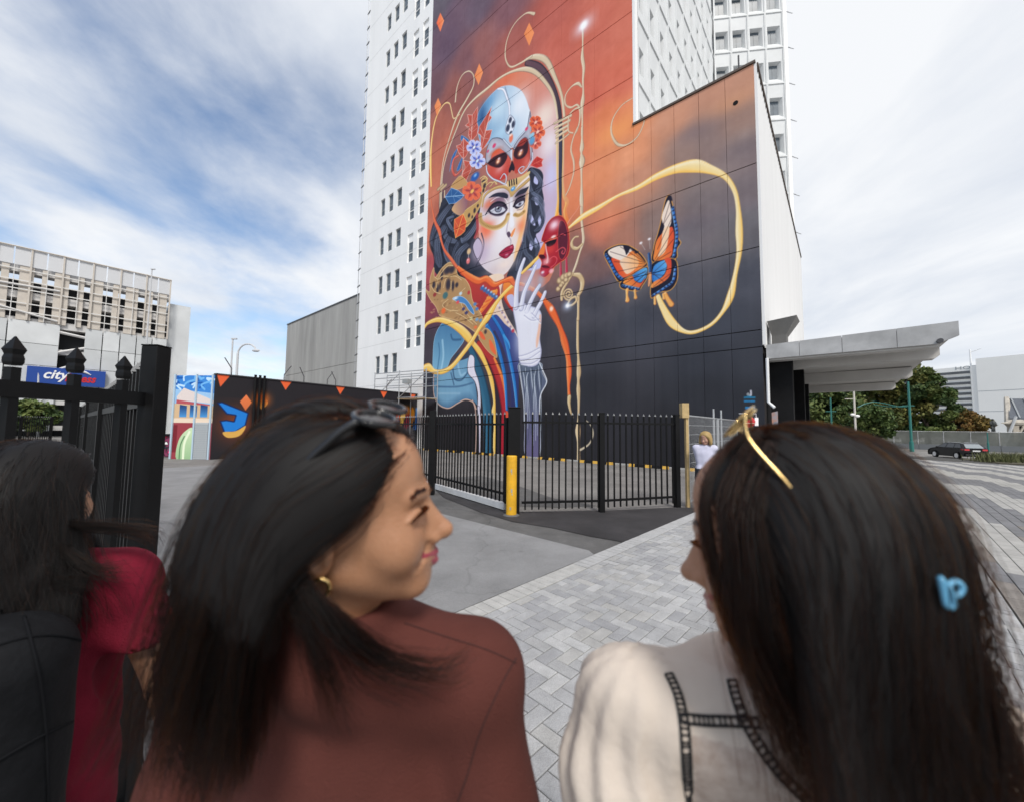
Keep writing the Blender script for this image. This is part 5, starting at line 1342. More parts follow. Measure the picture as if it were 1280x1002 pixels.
# --- street lamps behind the wall
M_LAMPG = mat('lamp_post_grey', (0.55, 0.56, 0.58), .5)
def street_lamp(px, ytop, Y, arm, label, h_add=0, m=M_LAMPG):
    top = at(px, ytop, Y); r = .07
    b = (top[0], top[1], zt(top[0]))
    t = empty('street_lamp', b, label, 'street lamp', 'street lamps behind the black wall')
    mb = MB()
    if arm:
        pts = [(b[0], b[1], b[2]), (b[0], b[1], top[2] - .8)] + [(b[0] + arm * (1 - math.cos(a)) * .5, b[1], top[2] - .8 + .8 * math.sin(a)) for a in np.linspace(.3, PI * .85, 8)]
        mb.tube(pts, [.10, .08] + [.06] * 8, 8)
        mb.build('pole', m, t)
        hd = MB(); e = pts[-1]; hd.ball((e[0], e[1], e[2] - .08), (.32, .14, .12), 8, 5); hd.build('lamp_head', M_LAMPG, t)
    else:
        mb.tube([(b[0], b[1], b[2]), tuple(top)], [.10, .06], 8); mb.build('pole', m, t)
        hd = MB(); hd.box(top[0] - .1, top[1] - .1, top[2] - .02, top[0] + .35, top[1] + .1, top[2] + .07); hd.build('lamp_head', M_LAMPG, t)
    return t
street_lamp(298, 430, 30, 1.5, 'grey street lamp with a curved swan neck arm behind the black wall')
street_lamp(291, 424, 34, 0, 'straight thin grey lamp pole beside the swan neck lamp')
street_lamp(190, 337, 44, 0, 'slim lamp pole standing on the car park building roof edge')
# --- small painted kiosk with a roller door
KA, KB = gnd(212, 573)[:2] * np.array([1, 1]), gnd(262, 574)[:2]
kb_ = Board('kiosk_paint', 2.1, 3.7, 110, (150, 190, 226))
kb_.fill([(0, 3.7), (2.1, 3.7), (2.1, 2.9), (0, 3.1)], (60, 130, 206), smooth=False)
for k in range(14):
    x = rng.random() * 2; y = 2.9 + rng.random() * .7
    kb_.stroke([(x, y), (x + .2 * rng.standard_normal(), y + .2), (x + .4 * rng.standard_normal(), y + .4 * rng.random())], .09, [(190, 220, 244), (30, 90, 170), (110, 176, 230)][k % 3])
kb_.fill([(.15, 2.75), (.5, 3.15), (2.1, 2.6), (2.1, 2.45), (.2, 2.6)], (216, 204, 200), smooth=False); kb_.fill([(.15, 2.62), (2.0, 2.4), (2.0, 2.3), (.15, 2.45)], (176, 84, 92), smooth=False)
kb_.fill([(.05, 1.75), (2.1, 1.75), (2.1, 2.35), (.05, 2.45)], (206, 176, 140), smooth=False)
for x in (.35, .9, 1.45): kb_.fill([(x, 1.85), (x + .38, 1.85), (x + .38, 2.35), (x, 2.4)], (80, 150, 210), c2=(30, 60, 110), smooth=False)
kb_.fill([(0, 0), (2.1, 0), (2.1, 1.7), (0, 1.7)], (150, 62, 72), smooth=False); kb_.fill([(0, 1.6), (2.1, 1.6), (2.1, 1.8), (0, 1.8)], (226, 206, 186), smooth=False)
kb_.fill([(.35, 0), (.4, .8), (.75, 1.25), (1.15, 1.3), (1.15, 0)], (150, 186, 140), c2=(200, 220, 180)); kb_.stroke([(.7, 0), (.72, .7), (.95, 1.2)], .12, (226, 236, 206)); kb_.stroke([(.5, 0), (.52, .6), (.7, 1.0)], .06, (90, 130, 90))
kb_.fill([(0, .3), (.3, .3), (.3, 1.5), (0, 1.5)], (120, 40, 50), smooth=False)
ki = empty('kiosk', (KA[0], KA[1], 0), 'small graffiti covered kiosk with a grey roller door beside the black wall', 'kiosk')
board_obj('painted_front', KA, KB, 0, 3.7, .12, kb_.material(), ki)
dK = np.array([*(KB - KA), 0]); LK = np.linalg.norm(dK); dK /= LK; nK = np.array([dK[1], -dK[0], 0]); nK = nK if nK @ np.array([*KA, 0]) < 0 else -nK
K0 = np.array([*KA, 0.0])
door = MB()
door.frame_box(K0 + dK * LK * .60 + nK * .002, dK, nK, UP, LK * .33, .02, 1.62)
dr = door.build('roller_door', mat('roller_door_steel', (.42, .45, .47), .45), ki)
sm_ = MB(); sm_.frame_box((0, 0, 0), dK, nK, UP, LK * .33, .018, .06)
sl_ = sm_.mesh('door_slat', MATS['roller_door_steel'])
for k in range(20): link_mesh('door_slat', sl_, dr, K0 + dK * LK * .60 + nK * .023 + UP * (.02 + k * .079))
fr_ = MB()
for x in (.0, .55, .95): fr_.frame_box(K0 + dK * LK * x + nK * .003, dK, nK, UP, .07, .05, 3.75)
fr_.build('frame', mat('kiosk_frame', (.45, .58, .68), .5), ki)
bk_ = MB(); bk_.frame_box(K0 - nK * .125, dK, -nK, UP, LK, 2.0, 3.6); bk_.build('body', M_CONC, ki)
aw = MB(); aw.extrude([K0 + dK * .1 + UP * 2.55, K0 + dK * .1 + nK * .35 + UP * 2.35, K0 + dK * .1 + nK * .3 + UP * 2.62], dK * (LK - .1)); 
# --- shed roof behind the kiosk and graffiti bin
shd = empty('grey_shed', (KA[0] - 1.5, KA[1] + 4, 0), 'grey metal shed roof showing behind the painted kiosk', 'shed')
sx, sy = KA[0] - 3.0, KA[1] + 3.5
mb = MB(); mb.box(sx, sy, 3.25, sx + 3.9, sy + 5, 3.75); mb.build('roof', mat('shed_steel', (.42, .44, .46), .5, .1, 2), shd)
mb = MB(); mb.box(sx + .1, sy + .1, 0, sx + 3.8, sy + 4.9, 3.249); mb.build('wall', mat('shed_wall', (.16, .13, .12), .7, .5, 2, vcol=(.35, .16, .05)), shd)
bb = Board('bin_paint', 1.2, 1.1, 110, (130, 60, 90))
for k in range(26):
    bb.fill([(x_ + rng.normal() * .12, y_ + rng.normal() * .12) for x_, y_ in [(rng.random() * 1.2, rng.random() * 1.1)] * 5], [(226, 60, 120), (240, 220, 140), (40, 60, 90), (90, 190, 150), (240, 240, 240), (180, 40, 60)][k % 6], edge=(20, 20, 26), ew=.03)
bnm = bb.material()
BP = gnd(213, 571)
bn = empty('graffiti_bin', BP, 'pink and black graffiti covered bin beside the kiosk', 'bin')
o = board_obj('body', BP[:2] + (-.55, 0), BP[:2] + (.35, .1), 0.04, 1.0, .7, bnm, bn)
mb = MB(); mb.box(BP[0] - .6, BP[1] - .04, 1.0, BP[0] + .42, BP[1] + .85, 1.07); mb.build('lid', M_BLACKW, bn)
# --- scaffold in front of the white wall
SA, SB = at(468, 490, 26.5)[:2], at(532, 500, 24.2)[:2]
scf = empty('scaffold', (SA[0], SA[1], 0), 'galvanised scaffold frame standing before the white tower wall', 'scaffold')
dS = np.array([*(SB - SA), 0]); LS = np.linalg.norm(dS); dS /= LS; nS = np.array([-dS[1], dS[0], 0]); S0 = np.array([*SA, 0])
for a in (0, .5, 1):
    for n_ in (0, 1.1):
        mb = MB(); mb.tube([S0 + dS * LS * a + nS * n_, S0 + dS * LS * a + nS * n_ + UP * 5.2], .035, 6); mb.build('upright', M_STEEL, scf)
for z in (3.4, 4.2, 4.75, 5.1):
    for n_ in (0, 1.1):
        mb = MB(); mb.tube([S0 + nS * n_ + UP * z, S0 + dS * LS + nS * n_ + UP * z], .03, 6); mb.build('ledger', M_STEEL, scf)
for a, b in ((0, .5), (.5, 1)):
    mb = MB(); mb.tube([S0 + dS * LS * a + UP * 3.4, S0 + dS * LS * b + UP * 5.0], .025, 6); mb.build('brace', M_STEEL, scf)
mb = MB(); mb.frame_box(S0 + UP * 3.3, dS, nS, UP, LS, 1.1, .05); mb.build('platform', mat('scaffold_board', (.42, .32, .2), .8, .2, 3), scf)
mb = MB(); mb.frame_box(S0 + dS * LS * .45 + nS * .5 + UP * 4.4, dS, nS, UP, .5, .4, .3); mb.build('junction_box', M_FRAME, scf)
# --- car park building far left
PT = at(214, 352, 48.0); PZ = PT[2]
pk = empty('car_park_building', (PT[0], PT[1], 0), 'pale mesh clad multi storey car park with beige vertical fins', 'building')
P0 = np.array([PT[0], PT[1], 0.0]); pd = -RD          # runs towards the viewer on the left
M_FIN = mat('fin_beige', (.58, .53, .47), .7, .1, 2); M_MESHP = mat('mesh_panel_grey', (.56, .58, .59), .6, .10, .5); M_MESHP2 = mat('mesh_panel_pale', (.66, .68, .69), .6, .10, .5); M_SLAB = mat('car_park_slab', (.62, .61, .60), .7, .08, 2)
LP = 30.0
lev = PZ / 7.0
nP = -WD if (-WD) @ P0 < 0 else WD
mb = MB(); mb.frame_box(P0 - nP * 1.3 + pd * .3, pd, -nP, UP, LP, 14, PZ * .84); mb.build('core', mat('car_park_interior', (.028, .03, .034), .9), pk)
for k in range(8):
    mb = MB(); mb.frame_box(P0 - nP * .02 + UP * (PZ * .90 - k * lev * .98 - .55), pd, -nP, UP, LP, 1.4, .75 if k < 3 else .5); mb.build('floor_slab', M_SLAB, pk)
zt0, zt1 = PZ * .615, PZ * .905
x = .3
pat = [(.75, 0), (.5, 1), (.5, 0), (.55, 1), (.9, 0), (.5, 1), (.35, 0), (.6, 1)]
k = 0
while x < LP - .5:
    w, opn = pat[k % 8]
    w *= .75 + .6 * rng.random()
    if not opn:
        mb = MB(); mb.frame_box(P0 + pd * x + nP * .22 + UP * zt0, pd, -nP, UP, w, .18, zt1 - zt0); mb.build('facade_fin', M_FIN, pk)
    x += w; k += 1
for j in range(int(LP / 2.2)):
    mb = MB(); mb.frame_box(P0 + pd * (j * 2.2 + 1.1) + nP * .42 + UP * zt0, pd, -nP, UP, .05, .10, zt1 - zt0); mb.build('lattice_strut', mat('lattice_white', (.72, .71, .69), .6), pk)
    mb = MB(); mb.frame_box(P0 + pd * (j * 2.2) + nP * .42 + UP * zt0, pd, -nP, UP, .14, .14, PZ - zt0 + .1); mb.build('post', M_FIN, pk)
    if j < int(LP / 2.2) - 1:
        for a_ in (0, 1.1):
            mb = MB(); mb.frame_box(P0 + pd * (j * 2.2 + .16 + a_) + nP * .30 + UP * (PZ * .905), pd, -nP, UP, 1.0, .03, PZ * .095); mb.build('parapet_panel', mat('parapet_mesh', (.62, .63, .65), .6), pk)
mb = MB(); mb.tube([P0 + nP * .42 + UP * PZ, P0 + pd * LP + nP * .42 + UP * PZ], .07, 6); mb.build('top_rail', M_FIN, pk)
for f_ in (.655, .70, .775, .82, .88):
    mb = MB(); mb.frame_box(P0 + nP * .40 + UP * (PZ * f_), pd, -nP, UP, LP, .06, .10); mb.build('lattice_rail', MATS['lattice_white'], pk)
for (a0, z0_, a1, z1_) in ((9, .63, 22, .78), (9, .80, 22, .79), (16, .70, 28, .82)):
    mb = MB(); mb.tube([P0 + pd * a0 + nP * .36 + UP * PZ * z0_, P0 + pd * a1 + nP * .36 + UP * PZ * z1_], .11, 6); mb.build('brace', M_SLAB, pk)
gx0, gx1 = [float((on_plane(px_, 430, P0 + nP * .2, nP) - P0) @ pd) for px_ in (105, 74)]
cols_ = [gx0 * k / 5 for k in range(6)] + [gx1 + (29.8 - gx1) * k / 6 for k in range(7)]
for i in range(len(cols_) - 1):
    if i == 5:
        continue
    for r in range(5):
        z1_ = zt0 - .05 - r * PZ * .117; z0_ = z1_ - PZ * .117 + .05
        if z0_ < 0: z0_ = .05
        mb = MB(); mb.frame_box(P0 + pd * (cols_[i] + .04) + nP * .20 + UP * z0_, pd, -nP, UP, cols_[i + 1] - cols_[i] - .08, .08, z1_ - z0_); mb.build('mesh_panel', M_MESHP if (i + r) % 3 else M_MESHP2, pk)
for r, (a, b) in enumerate(((.56, .575), (.50, .46), (.42, .36), (.30, .31))):
    mb = MB(); mb.tube([P0 + pd * (gx0 - .1) + UP * PZ * a + nP * .05, P0 + pd * (gx1 + .1) + UP * PZ * b + nP * .05], .16, 6); mb.build('brace', M_SLAB, pk)
mb = MB(); mb.frame_box(P0 - pd * 2.2 - nP * .6, pd, -nP, UP, 2.1, 3, PZ * .86); mb.build('stair_tower', M_MESHP2, pk)
# --- blue gym sign on the car park building
def text_mesh(name, body, size, m, extr, parent, xf, shear=0.0, bold=0.0, sx=1.0):
    cu = bpy.data.curves.new(name, 'FONT'); cu.body = body; cu.size = size; cu.extrude = extr; cu.shear = shear; cu.offset = bold
    cu.resolution_u = 3
    o = bpy.data.objects.new(name, cu); sc.collection.objects.link(o)
    dg = bpy.context.evaluated_depsgraph_get()
    me = bpy.data.meshes.new_from_object(o.evaluated_get(dg)); bpy.data.objects.remove(o); bpy.data.curves.remove(cu)
    M4 = xf @ Matrix.Diagonal((sx, 1, 1, 1))
    me.transform(M4)
    me.materials.clear(); me.materials.append(m)
    oo = bpy.data.objects.new(name, me); sc.collection.objects.link(oo)
    if parent is not None:
        oo.parent = parent; org = WORLD_ORG[parent.name]
        me.transform(Matrix.Translation(-Vector(org)))
    WORLD_ORG[oo.name] = WORLD_ORG[parent.name] if parent is not None else np.zeros(3)
    return oo
pl_org = P0 + nP * .75
SL, SR = on_plane(33, 468, pl_org, nP), on_plane(132, 470, pl_org, nP)
zt_, zb_ = on_plane(34, 457, pl_org, nP)[2], on_plane(34, 479, pl_org, nP)[2]
M_BLUE = mat('sign_blue', (0.008, 0.055, 0.30), .45); M_SWHITE = mat('sign_white', (.85, .85, .86), .5); M_SRED = mat('sign_red', (.55, .015, .03), .5)
sd = SR - SL; sd[2] = 0; LS_ = np.linalg.norm(sd); sd /= LS_
sg = empty('gym_sign', (SL[0], SL[1], zb_), 'blue gym sign with white and red italic lettering on the car park wall', 'sign')
mb = MB(); mb.frame_box(np.array([SL[0], SL[1], zb_]), sd, -nP, UP, LS_, .4, zt_ - zb_); mb.build('board', M_BLUE, sg)
hh = zt_ - zb_
def sign_xf(x, z, off=.02):
    o = np.array([SL[0], SL[1], zb_]) + sd * x + UP * z + nP * off
    X, Y_, Z_ = sd, UP, nP
    return Matrix(((X[0], Y_[0], Z_[0], o[0]), (X[1], Y_[1], Z_[1], o[1]), (X[2], Y_[2], Z_[2], o[2]), (0, 0, 0, 1)))
text_mesh('lettering', 'city', hh * .74, M_SWHITE, .02, sg, sign_xf(LS_ * .185, hh * .36), .3, .03, LS_ * .30 / (hh * .74 * 1.42))
text_mesh('lettering', 'fitness', hh * .62, M_SRED, .02, sg, sign_xf(LS_ * .46, hh * .26), .3, .035, LS_ * .40 / (hh * .62 * 2.55))
mb = MB()
q = [np.array([SL[0], SL[1], zb_]) + sd * LS_ * (.50 + .30 * t) + UP * hh * (.62 + .30 * math.sin(PI * (.15 + .75 * t))) + nP * .03 for t in np.linspace(0, 1, 14)]
mb.tube(q, [.02 + .13 * math.sin(PI * t) for t in np.linspace(.02, .98, 14)], 6); mb.build('swoosh', M_SWHITE, sg)
# --- flag pole and small street tree by the car park
fp = at(46, 560, 40)
mb = MB(); mb.tube([(fp[0], fp[1], 0), tuple(at(48, 457, 40))], .08, 8)
mb.build('flag_pole', M_LAMPG, base=(fp[0], fp[1], 0), label='thin white pole in front of the blue gym sign', cat='pole')
# ------------------------------------------------------------------ trees
M_BARK = mat('bark', (0.10, 0.075, 0.055), 0.9, 0.4, 6, 0.6, 18)
def leaf_mats(name, cols):
    return [mat('%s_leaf_%d' % (name, i), c, 0.65, 0.35, 0.9, spec=.35) for i, c in enumerate(cols)]
L_GREEN = leaf_mats('green', [(0.062, 0.105, 0.028), (0.092, 0.138, 0.034), (0.045, 0.078, 0.022), (0.115, 0.145, 0.038)])
L_OLIVE = leaf_mats('olive', [(0.105, 0.125, 0.030), (0.145, 0.148, 0.036), (0.075, 0.092, 0.025), (0.165, 0.15, 0.04)])
L_AUTUMN = leaf_mats('autumn', [(0.17, 0.115, 0.03), (0.22, 0.15, 0.035), (0.12, 0.11, 0.03), (0.22, 0.12, 0.03)])
def tree(px, ybase, ytop, Y, wpx, leaves, label, n=9000, seed=1, size=.28, group='trees along the far street', low=.12, drop=0.0):
    r = np.random.default_rng(seed)
    b = at(px, ybase, Y); gz = zt(b[0])
    top = at(px, ytop, Y)[2]; Hh = top - gz
    R_ = wpx / F_PX * Y / 2
    t = empty('tree', (b[0], b[1], gz), label, 'tree', group)
    tr = MB(); base = np.array([b[0], b[1], gz])
    tr.tube([base, base + (.1, 0, Hh * .2), base + (-.1, .1, Hh * .45), base + (.1, 0, Hh * .75)], [Hh * .035, Hh * .027, Hh * .018, .03], 8)
    nodes = []
    for k in range(22):
        a = r.random() * 2 * PI; h0 = Hh * (.18 + .4 * r.random()); e = R_ * (.35 + .5 * r.random())
        p0 = base + (0, 0, h0); p2 = p0 + (math.cos(a) * e, math.sin(a) * e, Hh * (.08 + .3 * r.random()))
        tr.tube([p0, (p0 + p2) / 2 + (0, 0, Hh * .03), p2], [Hh * .011, Hh * .007, .02], 5)
    tr.build('trunk', M_BARK, t, smooth=True)
    # crown: leaf clumps through the volume, uneven outline
    nc = 70
    cs = []
    while len(cs) < nc:
        q = r.uniform(-1, 1, 3)
        rad = np.linalg.norm(q)
        if rad > 1: continue
        q = q * (rad ** -.35 if rad > .2 else 1)
        zz = Hh * (low + .5 * (1 - low)) + q[2] * Hh * .5 * (1 - low)
        taper = 1 - .35 * max(0, q[2]) - .15 * max(0, -q[2])
        cs.append((base[0] + q[0] * R_ * taper, base[1] + q[1] * R_ * taper, gz + zz, (.14 + .16 * r.random()) * R_ * 1.25))
    cs = np.array(cs)
    idx = r.integers(0, nc, n)
    d = r.standard_normal((n, 3)); d /= np.linalg.norm(d, axis=1)[:, None]
    rr = r.random(n) ** .45
    P = cs[idx, :3] + d * (cs[idx, 3] * rr)[:, None] * np.array([1, 1, .8])
    P[:, 2] = np.maximum(P[:, 2], gz + Hh * low * .7)
    u = r.standard_normal((n, 3)); u /= np.linalg.norm(u, axis=1)[:, None]
    w = np.cross(u, r.standard_normal((n, 3))); w /= np.linalg.norm(w, axis=1)[:, None]
    s = size * (.6 + .8 * r.random(n))[:, None]
    V = np.stack([P - u * s, P + w * s * .55, P + u * s, P - w * s * .55], 1).reshape(-1, 3) - base
    me = bpy.data.meshes.new('crown')
    me.vertices.add(n * 4); me.vertices.foreach_set('co', V.astype(np.float32).ravel())
    me.loops.add(n * 4); me.loops.foreach_set('vertex_index', np.arange(n * 4, dtype=np.int32))
    me.polygons.add(n); me.polygons.foreach_set('loop_start', np.arange(0, n * 4, 4, dtype=np.int32)); me.polygons.foreach_set('loop_total', np.full(n, 4, np.int32))
    for m in leaves: me.materials.append(m)
    cm = r.integers(0, 4, nc)
    mi = np.where(r.random(n) < .7, cm[idx], r.integers(0, 4, n))
    me.polygons.foreach_set('material_index', mi.astype(np.int32))
    me.update(); me.validate()
    o = bpy.data.objects.new('crown', me); sc.collection.objects.link(o); o.parent = t
    WORLD_ORG[o.name] = base
    return t
tree(1050, 552, 478, 66, 90, L_GREEN, 'wide dark green tree seen below the white canopy', 12000, 11, .34, low=.10)
tree(1012, 552, 488, 74, 60, L_GREEN, 'shadowy green tree beside the black canopy columns', 8000, 12, .34, low=.10)
tree(1100, 553, 470, 62, 70, L_OLIVE, 'yellow green tree behind the teal lamp post', 12000, 13, .30, low=.10)
tree(1132, 553, 449, 60, 54, L_OLIVE, 'tallest olive tree rising past the tip of the canopy', 12000, 14, .30, low=.10)
tree(1160, 553, 464, 58, 52, L_GREEN, 'bright green rounded tree right of the canopy tip', 20000, 15, .30, low=.10)
tree(1080, 553, 500, 54, 60, L_GREEN, 'low dark tree behind the white camera pole', 7000, 18, .28, low=.12)
tree(1203, 553, 512, 80, 46, L_AUTUMN, 'small rounded autumn tree in orange and brown leaf before the hotel', 8000, 16, .32, low=.12)
tree(33, 556, 503, 38, 52, L_GREEN, 'small bushy street tree under the blue gym sign', 7000, 17, .20, 'trees along the far street', low=.25)
# ------------------------------------------------------------------ hotel far right
M_HOT = mat('hotel_white', (0.88, 0.87, 0.83), .75, .05, .05); M_HWIN = mat('hotel_window', (.10, .105, .11), .3, .35, .25)
HX = 250.0
hot = empty('hotel', (HX, HX / ((1225.5 - 640) / F_PX), 0), 'far white hotel block with long dark window strips', 'building')
def hy(px): return HX / ((px - 640) / F_PX)
yl, yc, yr = hy(1180) + 25, hy(1225.5), hy(1300) - 25
ztop = at(1195, 461, hy(1195))[2]
mb = MB(); mb.box(HX, yc, -1, HX + 40, yl, ztop); mb.build('room_wing', M_HOT, hot)
mb = MB(); mb.box(HX - 1.2, yr, -1, HX + 40, yc - .02, at(1240, 449, yc)[2]); mb.build('blank_wing', M_HOT, hot)
mb = MB(); mb.box(HX - .6, yc + .01, -1, HX - .01, yc + 2.2, ztop + .02); mb.build('end_pier', M_HOT, hot)
zr = [at(1222, y, yc + 9)[2] for y in (466, 472.6, 479, 485.3, 491.7, 498.2, 504.7, 511, 517.4, 523.8, 530)]
for z in zr:
    mb = MB(); mb.box(HX - .35, yc + 2.5, z - 1.5, HX + .2, yl - .5, z); mb.build('window_strip', M_HWIN, hot)
    mb = MB(); mb.box(HX - .5, yc + 2.5, z - 1.75, HX - .001, yl - .5, z - 1.52); mb.build('sill', M_HOT, hot)
for f in (.33, .62):
    mb = MB(); mb.box(HX - 1.24, yr, ztop * f, HX - 1.205, yc - .1, ztop * f + .25); mb.build('wall_joint', M_FRAME, hot)
xf = Matrix(((0, 0, -1, HX - .02), (-1, 0, 0, hy(1203.5)), (0, 1, 0, zr[0] + 1.0), (0, 0, 0, 1)))
text_mesh('lettering', 'HOTEL', 2.6, M_FRAME, .05, hot, xf, 0, 0, 1.5)
mb = MB(); mb.tube([(HX, yc + 2, ztop), (HX, yc + 2, ztop + 9)], .35, 6); mb.tube([(HX, yc + 2, ztop + 7.5), (HX, yc - 2, ztop + 9)], .2, 5); mb.build('mast', M_WHITE, hot)
hot.rotation_euler = (0, 0, math.radians(28))
# low pale buildings behind the trees
for px0, px1, yt, Y, lab in ((1088, 1165, 539, 90, 'low white site building behind the mesh fence'),):
    a, b = at(px0, yt, Y), at(px1, yt, Y)
    e_ = empty('site_cabin', (a[0], Y, zt(a[0])), lab, 'cabin')
    for k in range(4):
        w = (b[0] - a[0]) / 4
        mb = MB(); mb.box(a[0] + k * w, Y, zt(a[0]), a[0] + (k + 1) * w - .1, Y + 4, a[2]); mb.build('wall_panel', M_WHITE, e_)
    mb = MB(); mb.box(a[0] - .2, Y - .2, a[2], b[0] + .2, Y + 4.2, a[2] + .15); mb.build('roof', M_FRAME, e_)
# ------------------------------------------------------------------ church ruin behind bracing, statue
M_STONE = mat('pale_stone', (.46, .42, .36), .85, .3, 1.2, .4, 8); M_SLATE = mat('slate', (.07, .08, .10), .5, .3, 2.5); M_BRACE = mat('bracing_steel', (.34, .35, .36), .5, .2, 3)
RY = 62.0
ra = at(1266, 560, RY)
ru = empty('church_ruin', (ra[0], RY, zt(ra[0])), 'stone church ruin with slate roof propped by grey steel braces', 'ruin')
gz = zt(ra[0])
x0, x1 = at(1266, 530, RY)[0], at(1330, 530, RY)[0]
zev, zrd = at(1262, 524, RY)[2], at(1262, 497, RY)[2]
mb = MB()
mb.box(x0, RY, gz, x0 + 1.0, RY + .8, zev); mb.box(x0 + 2.6, RY, gz, x0 + 4.6, RY + .8, zev); mb.box(x0 + 6.2, RY, gz, x1, RY + .8, zev)
mb.box(x0 + 1.001, RY + .02, zev - 1.0, x0 + 2.599, RY + .78, zev); mb.box(x0 + 4.601, RY + .02, zev - 1.0, x0 + 6.199, RY + .78, zev)
mb.build('wall', M_STONE, ru)
for xx in (x0 + 1.8, x0 + 5.4):
    for s_ in (-1, 1):
        mb = MB(); mb.tube([(xx + s_ * .75, RY - .05, gz + 1.5), (xx + s_ * .75, RY - .05, zev - 2), (xx, RY - .05, zev - .9)], .16, 6); mb.build('arch_moulding', M_STONE, ru)
    mb = MB(); mb.box(xx - .78, RY + .3, gz, xx + .78, RY + .4, zev - 1); mb.build('window_infill', M_CORE, ru)
mb = MB(); mb.extrude([(at(1263, 524, RY - .5)[0], RY - .5, zev), (at(1259, 500, RY + 4)[0], RY + 4, zrd), (x1 + 6, RY + 4, zrd), (x1, RY - .5, zev)], (0, .05, .25)); mb.build('roof', M_SLATE, ru)
for k in range(5):
    xx = x0 + .5 + k * 2.2
    mb = MB(); mb.tube([(xx, RY - .55, zev + .28), (xx + 4.6, RY + 3.9, zrd + .30)], .10, 5); mb.build('roof_batten', M_FRAME, ru)
pa_, pb_ = at(1261, 530, RY - .6), at(1258, 497, RY + 4)
mb = MB(); mb.tube([tuple(pa_), tuple(pb_)], [.45, .3], 6); mb.build('verge_stones', M_STONE, ru)
mb = MB(); mb.tube([(x0 - 3.2, RY - 1, zev - .6), (x0 - 2.2, RY - 1, zev - .6), (x0 - 1.6, RY - 1, zev - .5), (x0 + .2, RY - 1, zev - .5)], [.03, .22, .45, .5], 8); mb.build('finial_stone', M_STONE, ru)
for a, b in ((0, 2.6), (3.0, 6.2), (-3.2, -1.0)):
    mb = MB(); mb.tube([(x0 + a - 2.4, RY - 3, gz), (x0 + b, RY - 1.2, zev + .4)], .18, 6); mb.build('brace', M_BRACE, ru)
mb = MB(); mb.box(x0 - 5, RY - 3.4, gz, x1, RY - 2.4, gz + 1.0); mb.build('footing_beam', mat('barrier_dark', (.10, .11, .12), .7), ru)
SYp = 50.0
sp = at(1243, 556, SYp); sz = zt(sp[0])
st_ = empty('statue', (sp[0], SYp, sz), 'dark standing figure on a tall stone plinth behind the mesh fence', 'statue')
zpl = at(1243, 541, SYp)[2]
mb = MB(); mb.box(sp[0] - .9, SYp - .5, sz, sp[0] + .9, SYp + .5, sz + .5); mb.tube([(sp[0], SYp, sz + .5), (sp[0], SYp, zpl)], [.62, .5], 10); mb.build('plinth', M_STONE, st_)
mb = MB()
mb.tube([(sp[0] - .13, SYp, zpl), (sp[0] - .12, SYp, zpl + .5), (sp[0] - .09, SYp, zpl + .95)], [.11, .1, .14], 8); mb.tube([(sp[0] + .13, SYp, zpl), (sp[0] + .12, SYp, zpl + .5), (sp[0] + .09, SYp, zpl + .95)], [.11, .1, .14], 8)
mb.tube([(sp[0], SYp, zpl + .85), (sp[0], SYp, zpl + 1.2), (sp[0], SYp, zpl + 1.5), (sp[0], SYp, zpl + 1.62)], [.2, .23, .27, .1], 10); mb.ball((sp[0], SYp, zpl + 1.75), .13)
for s_ in (-1, 1): mb.tube([(sp[0] + s_ * .27, SYp, zpl + 1.48), (sp[0] + s_ * .36, SYp - .05, zpl + 1.2), (sp[0] + s_ * .24, SYp - .2, zpl + 1.0)], [.08, .07, .05], 6)
mb.build('figure', mat('bronze', (.045, .05, .05), .45, .3, 6), st_, smooth=True)
# ------------------------------------------------------------------ mesh fence along the far kerb, barrier
M_CLOTH = mat('shade_cloth', (.17, .18, .165), .9, .3, .6)
def cloth_alpha():
    m = M_CLOTH; nt = m.node_tree
    b = nt.nodes['Principled BSDF']; b.inputs['Alpha'].default_value = .72
cloth_alpha()
fa_, fb_ = at(1062, 560, 58), at(1330, 562, 46)
d_ = fb_ - fa_; d_[2] = 0; Lf = np.linalg.norm(d_); d_ /= Lf
mf = empty('mesh_fence', (fa_[0], fa_[1], zt(fa_[0])), 'long grey mesh site fence with shade cloth behind the parked car', 'fence')
N = int(Lf / 2.4)
for k in range(N + 1):
    p = fa_ + d_ * (k * 2.4); gz = zt(p[0]); p = np.array([p[0], p[1], gz])
    mb = MB(); mb.tube([p, p + UP * 2.55], .045, 6); mb.build('post', M_STEEL, mf)
    if k < N:
        q = fa_ + d_ * ((k + 1) * 2.4); q = np.array([q[0], q[1], zt(q[0])])
        mb = MB(); mb.tube([p + UP * 2.5, q + UP * 2.5], .03, 5); mb.build('rail', M_STEEL, mf)
        mb = MB(); mb.frame_box(p + UP * .75 + d_ * .05, (q - p) / np.linalg.norm(q - p), np.array([-d_[1], d_[0], 0]), UP, 2.3, .015, 1.7); mb.build('cloth_panel', M_CLOTH, mf)
        mb = MB(); nn = np.array([d_[1], -d_[0], 0]); mb.extrude([p + nn * .55, p + nn * .1, p + nn * .2 + UP * .75, p + nn * .4 + UP * .75], (q - p) * .985)
        mb.build('barrier_block', MATS['barrier_dark'], mf)
